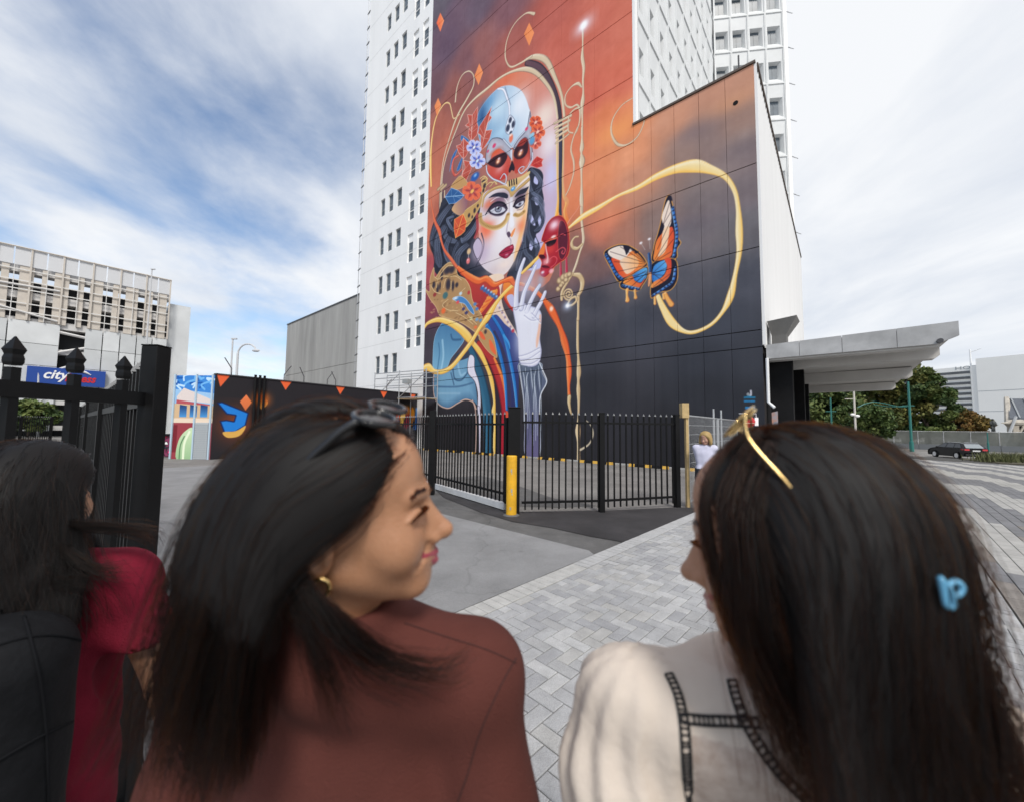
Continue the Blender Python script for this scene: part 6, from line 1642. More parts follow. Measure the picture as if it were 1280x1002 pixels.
# ------------------------------------------------------------------ poles
M_TEAL = mat('teal_paint', (.02, .16, .14), .45)
def pole(px, yt, Y, r, m, label, name='lamp_post', cat='lamp post', arms=()):
    tp = at(px, yt, Y); gz = zt(tp[0])
    t = empty(name, (tp[0], Y, gz), label, cat)
    mb = MB(); mb.tube([(tp[0], tp[1], gz), (tp[0], tp[1], gz + 1.2), (tp[0], tp[1], gz + 1.25), tuple(tp)], [r * 1.6, r * 1.5, r, r * .8], 8); mb.build('pole', m, t)
    for pts, rr, nm in arms:
        mb = MB(); mb.tube([at(x, y, Y) for x, y in pts], rr, 6); mb.build(nm, m, t)
    return t
tp_ = pole(1135, 477, 47, .13, M_TEAL, 'teal tram pole with a long curved arm reaching left', arms=[([(1134, 507), (1122, 508), (1105, 504), (1092, 502), (1080, 505), (1072, 509)], .05, 'arm'), ([(1134, 508.5), (1110, 508), (1092, 505.5)], .03, 'stay'), ([(1128, 507), (1143, 507)], .05, 'bracket')])
pole(1038, 497, 52, .10, M_TEAL, 'smaller teal pole with a short crossarm under the canopy', arms=[([(1032, 514), (1045, 514)], .05, 'arm')])
cp2 = pole(1067, 484, 34, .08, mat('cream_pole', (.60, .57, .52), .5), 'cream camera pole standing in front of the dark trees', 'camera_pole', 'pole', arms=[([(1056, 498.5), (1068, 498.5)], .03, 'arm')])
P = at(1067, 518, 34)
mb = MB(); mb.ball((P[0] - .18, P[1] - .1, P[2]), (.18, .12, .12)); mb.ball((P[0] + .25, P[1] - .1, P[2] - .12), (.2, .12, .12)); mb.build('camera_head', M_WHITE, cp2, smooth=True)
pole(1234, 540, 48, .06, M_TEAL, 'short teal post beside the statue', 'post', 'post')
# ------------------------------------------------------------------ parked car
M_CAR = mat('car_paint_black', (0.006, 0.006, 0.007), .35, spec=.15, coat=.12); M_TYRE = mat('tyre', (.02, .02, .02), .85); M_RIM = mat('alloy', (.55, .55, .56), .35, metal=.7); M_TAIL = mat('tail_lamp', (.45, .01, .015), .25, coat=.5); M_PLATE = mat('plate', (.7, .7, .7), .5)
def car(loc, heading, label):
    t = empty('parked_car', loc, label, 'car')
    hx, hy_ = heading
    F = np.array([hx, hy_, 0]); S_ = np.array([-hy_, hx, 0])      # forward, left
    O = np.array(loc, float)
    def P(x, y, z): return O + F * x + S_ * y + UP * z
    bd = MB()
    prof = [(-2.12, .32), (-2.15, .62), (-2.10, .92), (-1.95, 1.0), (1.05, .98), (1.75, .86), (2.08, .70), (2.14, .45), (2.08, .22), (1.78, .20)]
    arch = lambda c: [(c + .36 * math.cos(a), .30 + .36 * math.sin(a)) for a in np.linspace(.15, PI - .15, 7)]
    low = [(1.72, .22)] + arch(1.30) + [(.9, .20), (-.88, .20)] + arch(-1.28) + [(-1.72, .24)]
    poly = prof[:9] + low
    n = len(poly)
    vs_, fs = [], []
    for y, k in ((-.87, 0), (-.80, 1), (.80, 1), (.87, 0)):
        pass
    rings = [(-.80, .97), (-.87, 1.0), (.87, 1.0), (.80, .97)]
    cxm, czm = 0, .58
    for y, s in rings:
        for x, z in poly:
            vs_.append(P(cxm + (x - cxm) * s, y, czm + (z - czm) * (s if z > .3 else 1)))
    for r in range(3):
        for k in range(n):
            fs.append((r * n + k, r * n + (k + 1) % n, (r + 1) * n + (k + 1) % n, (r + 1) * n + k))
    fs.append(tuple(range(n))[::-1]); fs.append(tuple(3 * n + k for k in range(n)))
    bd.add(vs_, fs)
    # greenhouse
    g = [(-2.02, .98), (-1.62, 1.40), (-1.3, 1.45), (.1, 1.46), (.45, 1.40), (1.12, .97)]
    vs_ = []
    for y0, y1 in ((-.80, -.58), (.80, .58)):
        for x, z in g: vs_.append(P(x, y0 + (y1 - y0) * (z - .97) / .49, z))
    m = len(g)
    bd.add(vs_, [tuple(range(m))[::-1], tuple(range(m, 2 * m))] + [(k, (k + 1) % m, m + (k + 1) % m, m + k) for k in range(m)])
    bd.build('body', M_CAR, t)
    for s in (-1, 1):
        for a in ([(-1.72, 1.04), (-1.42, 1.37), (-.95, 1.39), (-.95, 1.03)], [(-.88, 1.03), (-.88, 1.39), (-.05, 1.40), (-.05, 1.02)], [(.02, 1.02), (.02, 1.40), (.40, 1.36), (.92, 1.02)]):
            mb = MB(); mb.add([P(x, s * (.81 - .22 * (z - .97) / .49 + .006), z) for x, z in a], [(0, 1, 2, 3) if s > 0 else (3, 2, 1, 0)]); mb.build('side_window', M_GLASS_D, t)
        mb = MB(); q = [P(-2.135, s * .80, .80), P(-2.135, s * .45, .80), P(-2.09, s * .45, .95), P(-2.09, s * .80, .95), P(-1.80, s * .876, .84), P(-1.84, s * .876, .94)]
        mb.add(q, [(0, 1, 2, 3), (0, 3, 5, 4)]); mb.build('tail_lamp', M_TAIL, t)
        mb = MB(); mb.ball(P(.78, s * .95, 1.02), (.10, .10, .07), 8, 5); mb.build('mirror', M_CAR, t)
        for x in (1.30, -1.28):
            w = MB(); w.tube([P(x, s * .68, .31), P(x, s * .86, .31)], .31, 16); wo_ = w.build('wheel', M_TYRE, t)
            r_ = MB(); r_.tube([P(x, s * .855, .31), P(x, s * .872, .31)], .21, 14); r_.build('rim', M_RIM, wo_)
    mb = MB(); mb.add([P(-2.03, -.64, 1.02), P(-2.03, .64, 1.02), P(-1.66, .54, 1.38), P(-1.66, -.54, 1.38)], [(0, 3, 2, 1)]); mb.build('rear_window', mat('rear_glass', (.25, .28, .30), .08, spec=.8), t)
    mb = MB(); mb.add([P(.50, -.56, 1.385), P(.50, .56, 1.385), P(1.11, .72, 1.0), P(1.11, -.72, 1.0)], [(0, 3, 2, 1)]); mb.build('windscreen', M_GLASS_D, t)
    mb = MB(); mb.frame_box(P(-2.16, -.26, .72), S_, F, UP, .52, .015, .12); mb.build('number_plate', M_PLATE, t)
    mb = MB(); mb.frame_box(P(-2.19, -.78, .34), S_, F, UP, 1.56, .06, .16); mb.build('bumper', mat('bumper_black', (.03, .03, .032), .5), t)
    for s in (-1, 1):
        mb = MB(); mb.tube([P(-1.45, s * .60, 1.47), P(0, s * .60, 1.49)], .02, 5); mb.build('roof_rail', M_STEEL, t)
cpn = on_plane(1196, 570.5, np.array([0, 36.4, 0.0]), np.array([0, 1.0, 0]))
car((cpn[0], 36.4, zt(cpn[0])), (.276, .961), 'black hatchback with red tail lamps parked by the grassy planter')
# ------------------------------------------------------------------ grass planter
pg0 = gnd(1206, 573, -.75); pg1 = gnd(1330, 581, -.75)
pl_ = MB()
pts = [gnd(x, y, -.72) for x, y in ((1198, 573), (1230, 570.5), (1330, 574), (1330, 583), (1250, 579))]
pl_.add([(p[0], p[1], zt(p[0]) + .10) for p in pts] + [(p[0], p[1], zt(p[0]) - .05) for p in pts], [tuple(range(4, -1, -1))] + [(k, (k + 1) % 5, 5 + (k + 1) % 5, 5 + k) for k in range(5)])
plo = pl_.build('planting_bed', mat('bark_mulch', (.07, .06, .035), .95, .4, 5), kind='structure')
r = np.random.default_rng(5)
gv, gf = [], []
cen = [gnd(1232 + 14 * k, 573.5 + r.random() * 4, -.72) for k in range(7)] + [gnd(1240 + 12 * k, 574 + r.random() * 3, -.72) for k in range(8)]
for c in cen:
    for k in range(90):
        a = r.random() * 2 * PI; l = .3 + .55 * r.random(); lean = .15 + .5 * r.random()
        b = np.array([c[0] + r.normal() * .45, c[1] + r.normal() * .45, zt(c[0]) + .08])
        t_ = b + (math.cos(a) * lean * l, math.sin(a) * lean * l, l); w = np.array([-math.sin(a), math.cos(a), 0]) * .022
        n0 = len(gv)
        gv += [b - w, b + w, (b + t_) / 2 + w + (0, 0, .08), (b + t_) / 2 - w + (0, 0, .08), t_]
        gf += [(n0, n0 + 1, n0 + 2, n0 + 3), (n0 + 3, n0 + 2, n0 + 4)]
mb = MB(); mb.add(gv, gf); mb.build('grass', mat('tussock', (.10, .11, .04), .8, .5, 3), kind='stuff')
# ------------------------------------------------------------------ steel picket fences
M_FENCE = mat('black_powdercoat', (0.005, 0.005, 0.0055), .5, .3, 12, spec=.22)
M_FTIP = mat('picket_tip', (.20, .20, .20), .4)
M_YEL = mat('bollard_yellow', (0.78, 0.42, 0.02), .5, .18, 6, .1, 30)
M_GALV = mat('gate_rail_white', (.62, .63, .64), .5, .15, 5)
def picket_mesh(z0, z1, w=.025, tip=.05):
    mb = MB(); mb.m = 0; h = w / 2
    mb.box(-h, -h, z0, h, h, z1 - tip)
    mb.m = 1
    mb.add([(-h * 1.3, -h * 1.3, z1 - tip + .001), (h * 1.3, -h * 1.3, z1 - tip + .001), (h * 1.3, h * 1.3, z1 - tip + .001), (-h * 1.3, h * 1.3, z1 - tip + .001), (0, 0, z1)], [(0, 1, 4), (1, 2, 4), (2, 3, 4), (3, 0, 4), (3, 2, 1, 0)])
    return mb.mesh('picket', [M_FENCE, M_FTIP])
def picket_fence(name, A, B, label, cat, n, z0=.09, z1=1.88, rails=(.20, 1.66), group=None, pk=None, rail_m=None, post_at=(), postz=1.86, pw=.05):
    A, B = np.array([A[0], A[1], 0.0]), np.array([B[0], B[1], 0.0])
    d = (B - A); L = np.linalg.norm(d); d /= L; nn = np.array([-d[1], d[0], 0])
    t = empty(name, tuple(A), label, cat, group)
    pm_ = pk or picket_mesh(z0, z1)
    ang = math.atan2(d[1], d[0])
    for k in range(n):
        link_mesh('picket', pm_, t, A + d * (L * (k + .5) / n), rotz=ang)
    for z in rails:
        mb = MB(); mb.frame_box(A - nn * .0195 + UP * z, d, nn, UP, L, .039, .04); mb.build('rail', rail_m or M_FENCE, t)
    for f in post_at:
        p = A + d * L * f
        mb = MB(); mb.frame_box(p - d * pw - nn * pw, d, nn, UP, 2 * pw, 2 * pw, postz)
        mb.frame_box(p - d * (pw + .006) - nn * (pw + .006) + UP * (postz + .0005), d, nn, UP, 2 * pw + .012, 2 * pw + .012, .02)
        mb.build('post', M_FENCE, t)
    return t
gp = gnd(641, 643)[:2]
f1 = picket_fence('picket_fence', gp + np.array([.16, .02]), post_m, 'black picket fence panel between the gate post and the middle post', 'fence', 12, post_at=(1.0,), group='black picket fence panels by the car park')
f2 = picket_fence('picket_fence', post_m + np.array([.07, .02]), post_r, 'black picket fence panel ending at the timber topped post', 'fence', 12, post_at=(1.02,), group='black picket fence panels by the car park')
gdir = (gate_a - gate_b) / np.linalg.norm(gate_a - gate_b)
Lg = 5.8
gA = gate_b + np.array([.0, .12])
gt = picket_fence('sliding_gate', gA, gA + gdir * Lg, 'black sliding picket gate on a pale bottom rail', 'gate', 42, z0=.16, rails=(.30, 1.62), post_at=())
nn = np.array([-gdir[1], gdir[0], 0]); g3 = np.array([gdir[0], gdir[1], 0])
mb = MB(); mb.frame_box(np.array([gA[0], gA[1], .03]) - nn * .05, g3, nn, UP, Lg, .10, .12); mb.build('bottom_rail', M_GALV, gt)
for f in (.0, .52, 1.0):
    p = np.array([gA[0], gA[1], .15]) + g3 * (Lg * f)
    mb = MB(); mb.frame_box(p - g3 * .03 - nn * .03, g3, nn, UP, .06, .06, 1.62); mb.build('stile', M_FENCE, gt)
p2 = np.array([gA[0], gA[1], 0]) + g3 * 2.25 - nn * .0
gpo = MB(); p2 = np.array([*gnd(541, 622)[:2], 0]) + g3 * .2 + np.array([0, .25, 0])
gpo.box(p2[0] - .07, p2[1] - .07, 0, p2[0] + .07, p2[1] + .07, 1.95); gpo.build('gate_guide_post', M_FENCE, base=(p2[0], p2[1], 0), label='square black guide post halfway along the sliding gate', cat='post')
mb = MB(); mb.box(gp[0] - .10, gp[1] - .0, 0, gp[0] + .12, gp[1] + .22, 1.94); mb.box(gp[0] - .11, gp[1] - .01, 1.9405, gp[0] + .13, gp[1] + .23, 1.96)
mb.build('gate_post', M_FENCE, base=(gp[0], gp[1], 0), label='thick black gate post behind the yellow bollard', cat='post', bevel=.006)
bp_ = gnd(639, 644)
bo = empty('bollard', (bp_[0], bp_[1], 0), 'yellow round steel bollard in front of the gate post', 'bollard')
mb = MB(); mb.tube([(bp_[0], bp_[1], 0), (bp_[0], bp_[1], 1.06), (bp_[0], bp_[1], 1.075)], [.094, .094, .085], 24); mb.build('tube', M_YEL, bo, smooth=False)
sc_ = MB()
for (an, z, w, h) in ((-1.75, .78, .02, .06), (-1.6, .74, .012, .1), (-1.7, .42, .03, .07), (-1.55, .38, .02, .03), (-1.9, .12, .03, .05)):
    a0 = np.array([math.cos(an), math.sin(an), 0]); tg = np.array([-a0[1], a0[0], 0])
    sc_.frame_box(np.array([bp_[0], bp_[1], z]) + a0 * .0925, tg, a0, UP, w, .0022, h)
sc_.build('scuff_mark', mat('scuffed_steel', (.42, .38, .30), .6), bo)
mb = MB(); mb.tube([(bp_[0], bp_[1], .0125), (bp_[0], bp_[1], .03)], [.15, .12], 20); mb.build('footing', M_OLD, bo)
# timber topped posts and the temporary mesh fence behind them
M_TIMB = mat('raw_timber', (.50, .36, .17), .75, .2, 10, .2, 30)
def timber(px, ytop, Y, lab, w=.07, hh=.30):
    p = at(px, ytop, Y)
    t = empty('timber_post', (p[0], p[1], 0), lab, 'post')
    mb = MB(); mb.box(p[0] - w, p[1] - w, p[2] - hh, p[0] + w, p[1] + w, p[2]); mb.build('cap_block', M_TIMB, t)
    mb = MB(); mb.box(p[0] + w * .2, p[1] - w * .6, 0, p[0] + w, p[1] + w * .6, p[2] - hh - .001); mb.build('stake', M_TIMB, t)
    return p
t1 = timber(855, 504, 7.95, 'pale timber post bolted to the end of the black picket fence')
t2 = timber(924, 527, 12.2, 'pale timber post at the far end of the temporary mesh fence', .08, .3)
t1b = np.array([t1[0] + .1, t1[1] + .05, 0]); t2b = np.array([t2[0] - .1, t2[1] - .05, 0])
tf_ = empty('temporary_fence', tuple(t1b), 'temporary wire mesh fence panels between two timber posts', 'fence')
d2 = t2b - t1b; L2 = np.linalg.norm(d2); d2 /= L2
for a, b in ((0, .49), (.51, 1)):
    fr = MB(); q = [t1b + d2 * L2 * a + UP * .1, t1b + d2 * L2 * b + UP * .1, t1b + d2 * L2 * b + UP * 1.86, t1b + d2 * L2 * a + UP * 1.86]
    for i in range(4): fr.tube([q[i], q[(i + 1) % 4]], .02, 6)
    fo = fr.build('panel_frame', M_STEEL, tf_)
    wi = MB()
    for k in range(1, 9): wi.tube([q[0] + (q[3] - q[0]) * k / 9, q[1] + (q[2] - q[1]) * k / 9], .005, 4, False)
    for k in range(1, 40): wi.tube([q[0] + (q[1] - q[0]) * k / 40, q[3] + (q[2] - q[3]) * k / 40], .0022, 3, False)
    wi.build('wire_mesh', M_STEEL, fo, kind='stuff')
for f in (.42, .58):
    p = t1b + d2 * L2 * f
    mb = MB(); mb.tube([p, p + UP * 2.1], .022, 6); mb.build('stand_pipe', M_STEEL, tf_)
rb = at(936, 527, 12.0)
bs = empty('red_ball_sign', (rb[0], rb[1], rb[2]), 'red ball shaped sign with a pale band on a bracket by the far timber post', 'sign')
mb = MB(); mb.ball(rb, .175, 20, 12); mb.build('ball', mat('sign_ball_red', (.55, .02, .03), .4), bs, smooth=True)
mb = MB(); mb.tube([(rb[0] + .176 * math.cos(a), rb[1] + .176 * math.sin(a), rb[2] - .04) for a in np.linspace(0, 2 * PI, 25)], .008, 5, False); mb.build('band', mat('band_cream', (.7, .5, .4), .5), bs)
mb = MB(); mb.tube([(t2[0], t2[1], rb[2] + .26), (rb[0] + .05, rb[1], rb[2] + .26)], .02, 6); mb.tube([(rb[0], rb[1], rb[2] + .26), (rb[0], rb[1], rb[2] + .17)], .012, 6); mb.build('bracket', M_STEEL, bs)
mb = MB(); mb.box(rb[0] + .19, rb[1], rb[2] - .12, rb[0] + .30, rb[1] + .02, rb[2] + .14); mb.tube([(rb[0] + .24, rb[1] + .01, rb[2] + .14), (rb[0] + .24, rb[1] + .01, rb[2] + .26), (rb[0] + .05, rb[1], rb[2] + .26)], .01, 5); mb.build('plate', M_SWHITE, bs)
# --- near fence on the left: thick corner post, spear topped panel towards the viewer, long run going back
PX, PY = -1.245 * 1.12, 1.33 * 1.12
mb = MB(); mb.box(PX - .031, PY - .031, 0, PX + .031, PY + .031, 1.892); mb.box(PX - .033, PY - .033, 1.8925, PX + .033, PY + .033, 1.898)
mb.build('corner_post', M_FENCE, base=(PX, PY, 0), label='thick square black corner post of the near fence', cat='post', bevel=.004)
def spear_mesh():
    mb = MB(); h = .0115
    mb.box(-h, -h, .08, h, h, 1.75)
    r = [(.0117, 1.755), (.0145, 1.764), (.0145, 1.776), (.0125, 1.786), (.0165, 1.800), (.0012, 1.838)]
    n = 4
    vs_ = [(rr * 1.414 * math.cos(PI / 4 + k * PI / 2), rr * 1.414 * math.sin(PI / 4 + k * PI / 2), z) for rr, z in r for k in range(n)]
    fs = [(j * n + k, j * n + (k + 1) % n, (j + 1) * n + (k + 1) % n, (j + 1) * n + k) for j in range(len(r) - 1) for k in range(n)] + [(3, 2, 1, 0)]
    mb.add(vs_, fs)
    return mb.mesh('picket', M_FENCE)
sp_ = spear_mesh()
nf = empty('spear_top_fence', (PX, PY - .06, 0), 'near black fence panel of flat spear topped pickets at the left edge', 'fence')
for k in range(7):
    link_mesh('picket', sp_, nf, (PX - .015, PY - .106 - .154 * k, 0), rotz=0)
for z in (.18, 1.665):
    mb = MB(); mb.box(PX - .032, PY - 1.17, z, PX - .001, PY - .0315, z + .047); mb.build('rail', M_FENCE, nf)
pkb = picket_mesh(.08, 1.89, .030, .05)
bA = np.array([PX, PY]) + WD[:2] * .10
picket_fence('picket_fence', bA, bA + WD[:2] * 13.4, 'long black picket fence running back from the near corner post', 'fence', 100, rails=(.2, 1.66), pk=pkb, post_at=(.18, .37, .56, .75, .93), postz=1.83, pw=.04)
fl0, fl1 = at(-20, 556, 20), at(62, 553, 23)
picket_fence('picket_fence', fl0, fl1, 'distant black picket fence by the small street tree', 'fence', 26, post_at=(0, .5, 1))
mb = MB(); p = at(10, 540, 17); mb.tube([(p[0], p[1], 0), (p[0], p[1], 1.55)], .05, 8); mb.build('marker_post', M_WHITE, base=(p[0], p[1], 0), label='short white marker post behind the near fence', cat='post')
# ------------------------------------------------------------------ people: implicit surfaces polygonised with surface nets
f32 = np.float32
def smin(a, b, k):
    h = np.clip(.5 + .5 * (b - a) / k, 0, 1)
    return b + (a - b) * h - k * h * (1 - h)
def smax(a, b, k): return -smin(-a, -b, k)
def ell(P, c, r):
    r = np.array(r, f32); q = (P - np.array(c, f32))
    k0 = np.sqrt(((q / r) ** 2).sum(-1)); k1 = np.sqrt(((q / (r * r)) ** 2).sum(-1)) + 1e-9
    return k0 * (k0 - 1) / k1
def cap(P, a, b, ra, rb=None):
    a, b = np.array(a, f32), np.array(b, f32); rb = ra if rb is None else rb
    ab = b - a; t = np.clip(((P - a) @ ab) / (ab @ ab), 0, 1)
    return np.linalg.norm(P - a - t[..., None] * ab, axis=-1) - (ra + (rb - ra) * t)
def surface_nets(fn, lo, hi, h):
    lo = np.array(lo, f32); n = np.ceil((np.array(hi) - lo) / h).astype(int) + 1
    F = np.empty(n, f32)
    ys, zs = np.meshgrid(lo[1] + np.arange(n[1]) * h, lo[2] + np.arange(n[2]) * h, indexing='ij')
    step = max(1, int(400000 // (n[1] * n[2])))
    for i in range(0, n[0], step):
        xs = lo[0] + np.arange(i, min(i + step, n[0])) * h
        P = np.empty((len(xs), n[1], n[2], 3), f32); P[..., 0] = xs[:, None, None]; P[..., 1] = ys; P[..., 2] = zs
        F[i:i + len(xs)] = fn(P.reshape(-1, 3)).reshape(len(xs), n[1], n[2])
    return nets_from_grid(F, lo, h)
def nets_from_grid(F, lo, h):
    S = F < 0
    c = [S[i:F.shape[0] - 1 + i, j:F.shape[1] - 1 + j, k:F.shape[2] - 1 + k] for i in (0, 1) for j in (0, 1) for k in (0, 1)]
    cnt = sum(x.astype(np.int8) for x in c)
    idx = np.argwhere((cnt > 0) & (cnt < 8))
    off = np.array([(i, j, k) for i in (0, 1) for j in (0, 1) for k in (0, 1)])
    val = np.stack([F[idx[:, 0] + o[0], idx[:, 1] + o[1], idx[:, 2] + o[2]] for o in off], 1)
    acc = np.zeros((len(idx), 3)); num = np.zeros(len(idx))
    for a in range(8):
        for b in range(a + 1, 8):
            if np.abs(off[a] - off[b]).sum() != 1: continue
            va, vb = val[:, a], val[:, b]; m = (va < 0) != (vb < 0)
            t = np.where(m, va / np.where(m, va - vb, 1), 0)
            acc += m[:, None] * (off[a] + (off[b] - off[a]) * t[:, None]); num += m
    V = (idx + acc / num[:, None]) * h + lo
    vid = np.full(np.array(F.shape) - 1, -1, int); vid[tuple(idx.T)] = np.arange(len(idx))
    quads = []
    for ax in range(3):
        b, c_ = [(1, 2), (2, 0), (0, 1)][ax]
        A = np.take(S, range(F.shape[ax] - 1), ax); B = np.take(S, range(1, F.shape[ax]), ax)
        e = np.argwhere(A != B)
        e = e[(e[:, b] > 0) & (e[:, c_] > 0) & (e[:, b] < F.shape[b] - 1) & (e[:, c_] < F.shape[c_] - 1)]
        inside = A[tuple(e.T)]
        def v(db, dc):
            q = e.copy(); q[:, b] -= db; q[:, c_] -= dc
            return vid[tuple(q.T)]
        Q = np.stack([v(1, 1), v(0, 1), v(0, 0), v(1, 0)], 1)
        Q[~inside] = Q[~inside][:, ::-1]
        quads.append(Q)
    return V, np.concatenate(quads)
def relax(V, Q, n=1, k=.5):
    for _ in range(n):
        s = np.zeros_like(V); w = np.zeros(len(V))
        for a in range(4):
            b = (a + 1) % 4
            np.add.at(s, Q[:, a], V[Q[:, b]]); np.add.at(w, Q[:, a], 1); np.add.at(s, Q[:, b], V[Q[:, a]]); np.add.at(w, Q[:, b], 1)
        V = V * (1 - k) + k * s / np.maximum(w, 1)[:, None]
    return V
def mesh_obj(name, V, Q, mats, parent, mi=None, **kw):
    org = WORLD_ORG[parent.name]
    me = bpy.data.meshes.new(name); V = (V - org).astype(f32)
    me.vertices.add(len(V)); me.vertices.foreach_set('co', V.ravel())
    n, k = Q.shape
    me.loops.add(n * k); me.loops.foreach_set('vertex_index', Q.astype(np.int32).ravel())
    me.polygons.add(n); me.polygons.foreach_set('loop_start', np.arange(0, n * k, k, dtype=np.int32)); me.polygons.foreach_set('loop_total', np.full(n, k, np.int32))
    for m in (mats if isinstance(mats, (list, tuple)) else [mats]): me.materials.append(m)
    if mi is not None: me.polygons.foreach_set('material_index', mi.astype(np.int32))
    me.polygons.foreach_set('use_smooth', np.ones(n, bool))
    me.update(); me.validate()
    o = bpy.data.objects.new(name, me); sc.collection.objects.link(o); o.parent = parent
    WORLD_ORG[o.name] = org
    return tag(o, **kw)

# --- head in its own frame: x to the person's right, y forward, z up, origin between the ears at eye height
def head_sdf(P, smile=1.0, eyes=True, ears=True):
    X = np.abs(P[:, 0]); M = P.copy(); M[:, 0] = X
    d = ell(P, (0, -.012, .036), (.073, .094, .082))
    d = smin(d, ell(P, (0, .034, .042), (.062, .056, .058)), .02)
    d = smin(d, ell(P, (0, .028, -.035), (.056, .060, .078)), .03)
    d = smin(d, ell(M, (.036, .054, -.024), (.026, .026, .024)), .034)
    if smile: d = smin(d, ell(M, (.037, .062, -.040), (.020, .018, .019)), .026)
    d = smin(d, cap(M, (.051, .002, -.050), (.018, .070, -.092), .016, .013), .028)
    d = smin(d, ell(P, (0, .073, -.094), (.021, .018, .016)), .024)
    d = smin(d, ell(P, (0, .073, -.060), (.031, .023, .026)), .018)
    d = smin(d, cap(M, (.006, .090, .017), (.036, .080, .023), .0075, .006), .012)       # brow ridge
    d = smax(d, -ell(M, (.031, .097, .000), (.017, .014, .011)), .012)                   # eye socket
    d = smin(d, cap(P, (0, .076, .004), (0, .092, -.036), .0125, .0175), .012)
    d = smin(d, cap(P, (0, .0865, .008), (0, .1125, -.033), .0060, .0085), .012)           # nose bridge
    d = smin(d, ell(P, (0, .1130, -.0362), (.0100, .0105, .0092)), .008)
    d = smin(d, ell(M, (.0105, .098, -.0405), (.0080, .0105, .0070)), .005)
    d = smax(d, -ell(M, (.0062, .104, -.0490), (.0034, .0060, .0040)), .002)             # nostril
    if eyes:
        d = smin(d, ell(M, (.031, .0738, .0005), (.0134, .0130, .0120)), .0015)
        d = smin(d, cap(M, (.0155, .0842, -.001), (.031, .0880, .0056), .0024), .003)    # upper lid
        d = smin(d, cap(M, (.031, .0880, .0056), (.0475, .0785, .001), .0024), .003)
        d = smin(d, cap(M, (.0175, .0850, -.004), (.044, .0820, -.005), .0020), .004)
    sm = .0105 * smile
    d = smin(d, cap(M, (0, .0995, -.0640), (.024, .0875, -.0660 + sm), .0054, .0030), .004)   # lips
    d = smin(d, cap(M, (0, .0970, -.0745), (.021, .0870, -.0705 + sm), .0068, .0032), .004)
    d = smax(d, -cap(M, (0, .1055, -.0690), (.015, .1010, -.0690 + sm * .25), .0021), .002)
    d = smax(d, -cap(M, (.015, .1010, -.0690 + sm * .25), (.033, .0830, -.0635 + sm), .0020, .0015), .002)
    if smile: d = smax(d, -cap(M, (.020, .0955, -.044), (.0335, .0790, -.062), .0016, .0020), .010)  # smile fold
    if ears:
        E = (M - np.array((.0735, -.010, -.016), f32)) * f32(1.22)
        er = ell(np.stack([E[:, 0] + .25 * E[:, 1], E[:, 1] - .12 * E[:, 2], E[:, 2]], 1), (0.003, 0, 0), (.0085, .0185, .0315))
        er = smax(er, -ell(E, (.0105, .002, .004), (.0065, .0105, .0175)), .004)
        er = smin(er, cap(E, (-.004, .010, -.004), (.004, .010, -.010), .004), .004)
        d = smin(d, er / f32(1.22), .006)
    return d
def rot_head(yaw, pitch, roll):
    """columns: the head's right, forward, up in the world; yaw = heading of the face anticlockwise from +X"""
    f = np.array([math.cos(yaw), math.sin(yaw), 0]); r = np.array([f[1], -f[0], 0]); u = UP.copy()
    f, u = f * math.cos(pitch) + u * math.sin(pitch), u * math.cos(pitch) - f * math.sin(pitch)
    r, u = r * math.cos(roll) + u * math.sin(roll), u * math.cos(roll) - r * math.sin(roll)
    return np.stack([r, f, u], 1)
def hand_sdf(P, side):
    """relaxed hand hanging down from the origin (wrist); thumb towards +y"""
    d = ell(P, (0, 0, -.045), (.016, .036, .050))
    for y, l, r in ((.026, .072, .0085), (.009, .080, .009), (-.008, .075, .0088), (-.025, .060, .0078)):
        a = np.array((0, y, -.080)); b = a + (side * -.008, y * .1, -l * .45); c = b + (side * -.018, 0, -l * .32); e = c + (side * -.016, 0, -l * .2)
        d = smin(d, np.minimum(np.minimum(cap(P, a, b, r, r * .95), cap(P, b, c, r * .95, r * .85)), cap(P, c, e, r * .85, r * .7)), .006)
    d = smin(d, cap(P, (0, .024, -.030), (side * -.012, .050, -.060), .013, .010), .012)
    d = smin(d, cap(P, (side * -.012, .050, -.060), (side * -.022, .054, -.088), .010, .0085), .004)
    return d
class Person:
    pass
def body_sdf(P, p, grow=0.0):
    """torso, arms and legs from the joints in p"""
    q = p
    fwd, rt = q.fwd, q.rt
    Lp = np.stack([(P - q.chest) @ rt, (P - q.chest) @ fwd, P[:, 2] - q.chest[2]], 1).astype(f32)
    d = ell(Lp, (0, 0, 0), (.165, .105, .20))
    d = smin(d, ell(Lp, (0, .0, .12), (.150, .085, .085)), .06)
    d = smin(d, ell(Lp, (0, .005, -.22), (.135, .095, .17)), .06)
    d = smin(d, ell(Lp, (0, -.005, -.42), (.170, .120, .16)), .06)
    d = smin(d, cap(P, q.nb - UP * .03, q.shL, .045, .052), .045); d = smin(d, cap(P, q.nb - UP * .03, q.shR, .045, .052), .045)
    for sh, el, wr in ((q.shL, q.elL, q.wrL), (q.shR, q.elR, q.wrR)):
        d = smin(d, cap(P, sh, el, .050, .040), .03); d = smin(d, cap(P, el, wr, .038, .025), .02)
    for hp, kn, an in ((q.hipL, q.knL, q.anL), (q.hipR, q.knR, q.anR)):
        d = smin(d, cap(P, hp, kn, .082, .056), .05); d = smin(d, cap(P, kn, an, .052, .036), .03)
        d = smin(d, ell(P, an + np.array(q.fwd) * .07 - UP * .045, (.045, .11 if abs(q.fwd[1]) > .7 else .09, .04)), .03)
    return d - grow
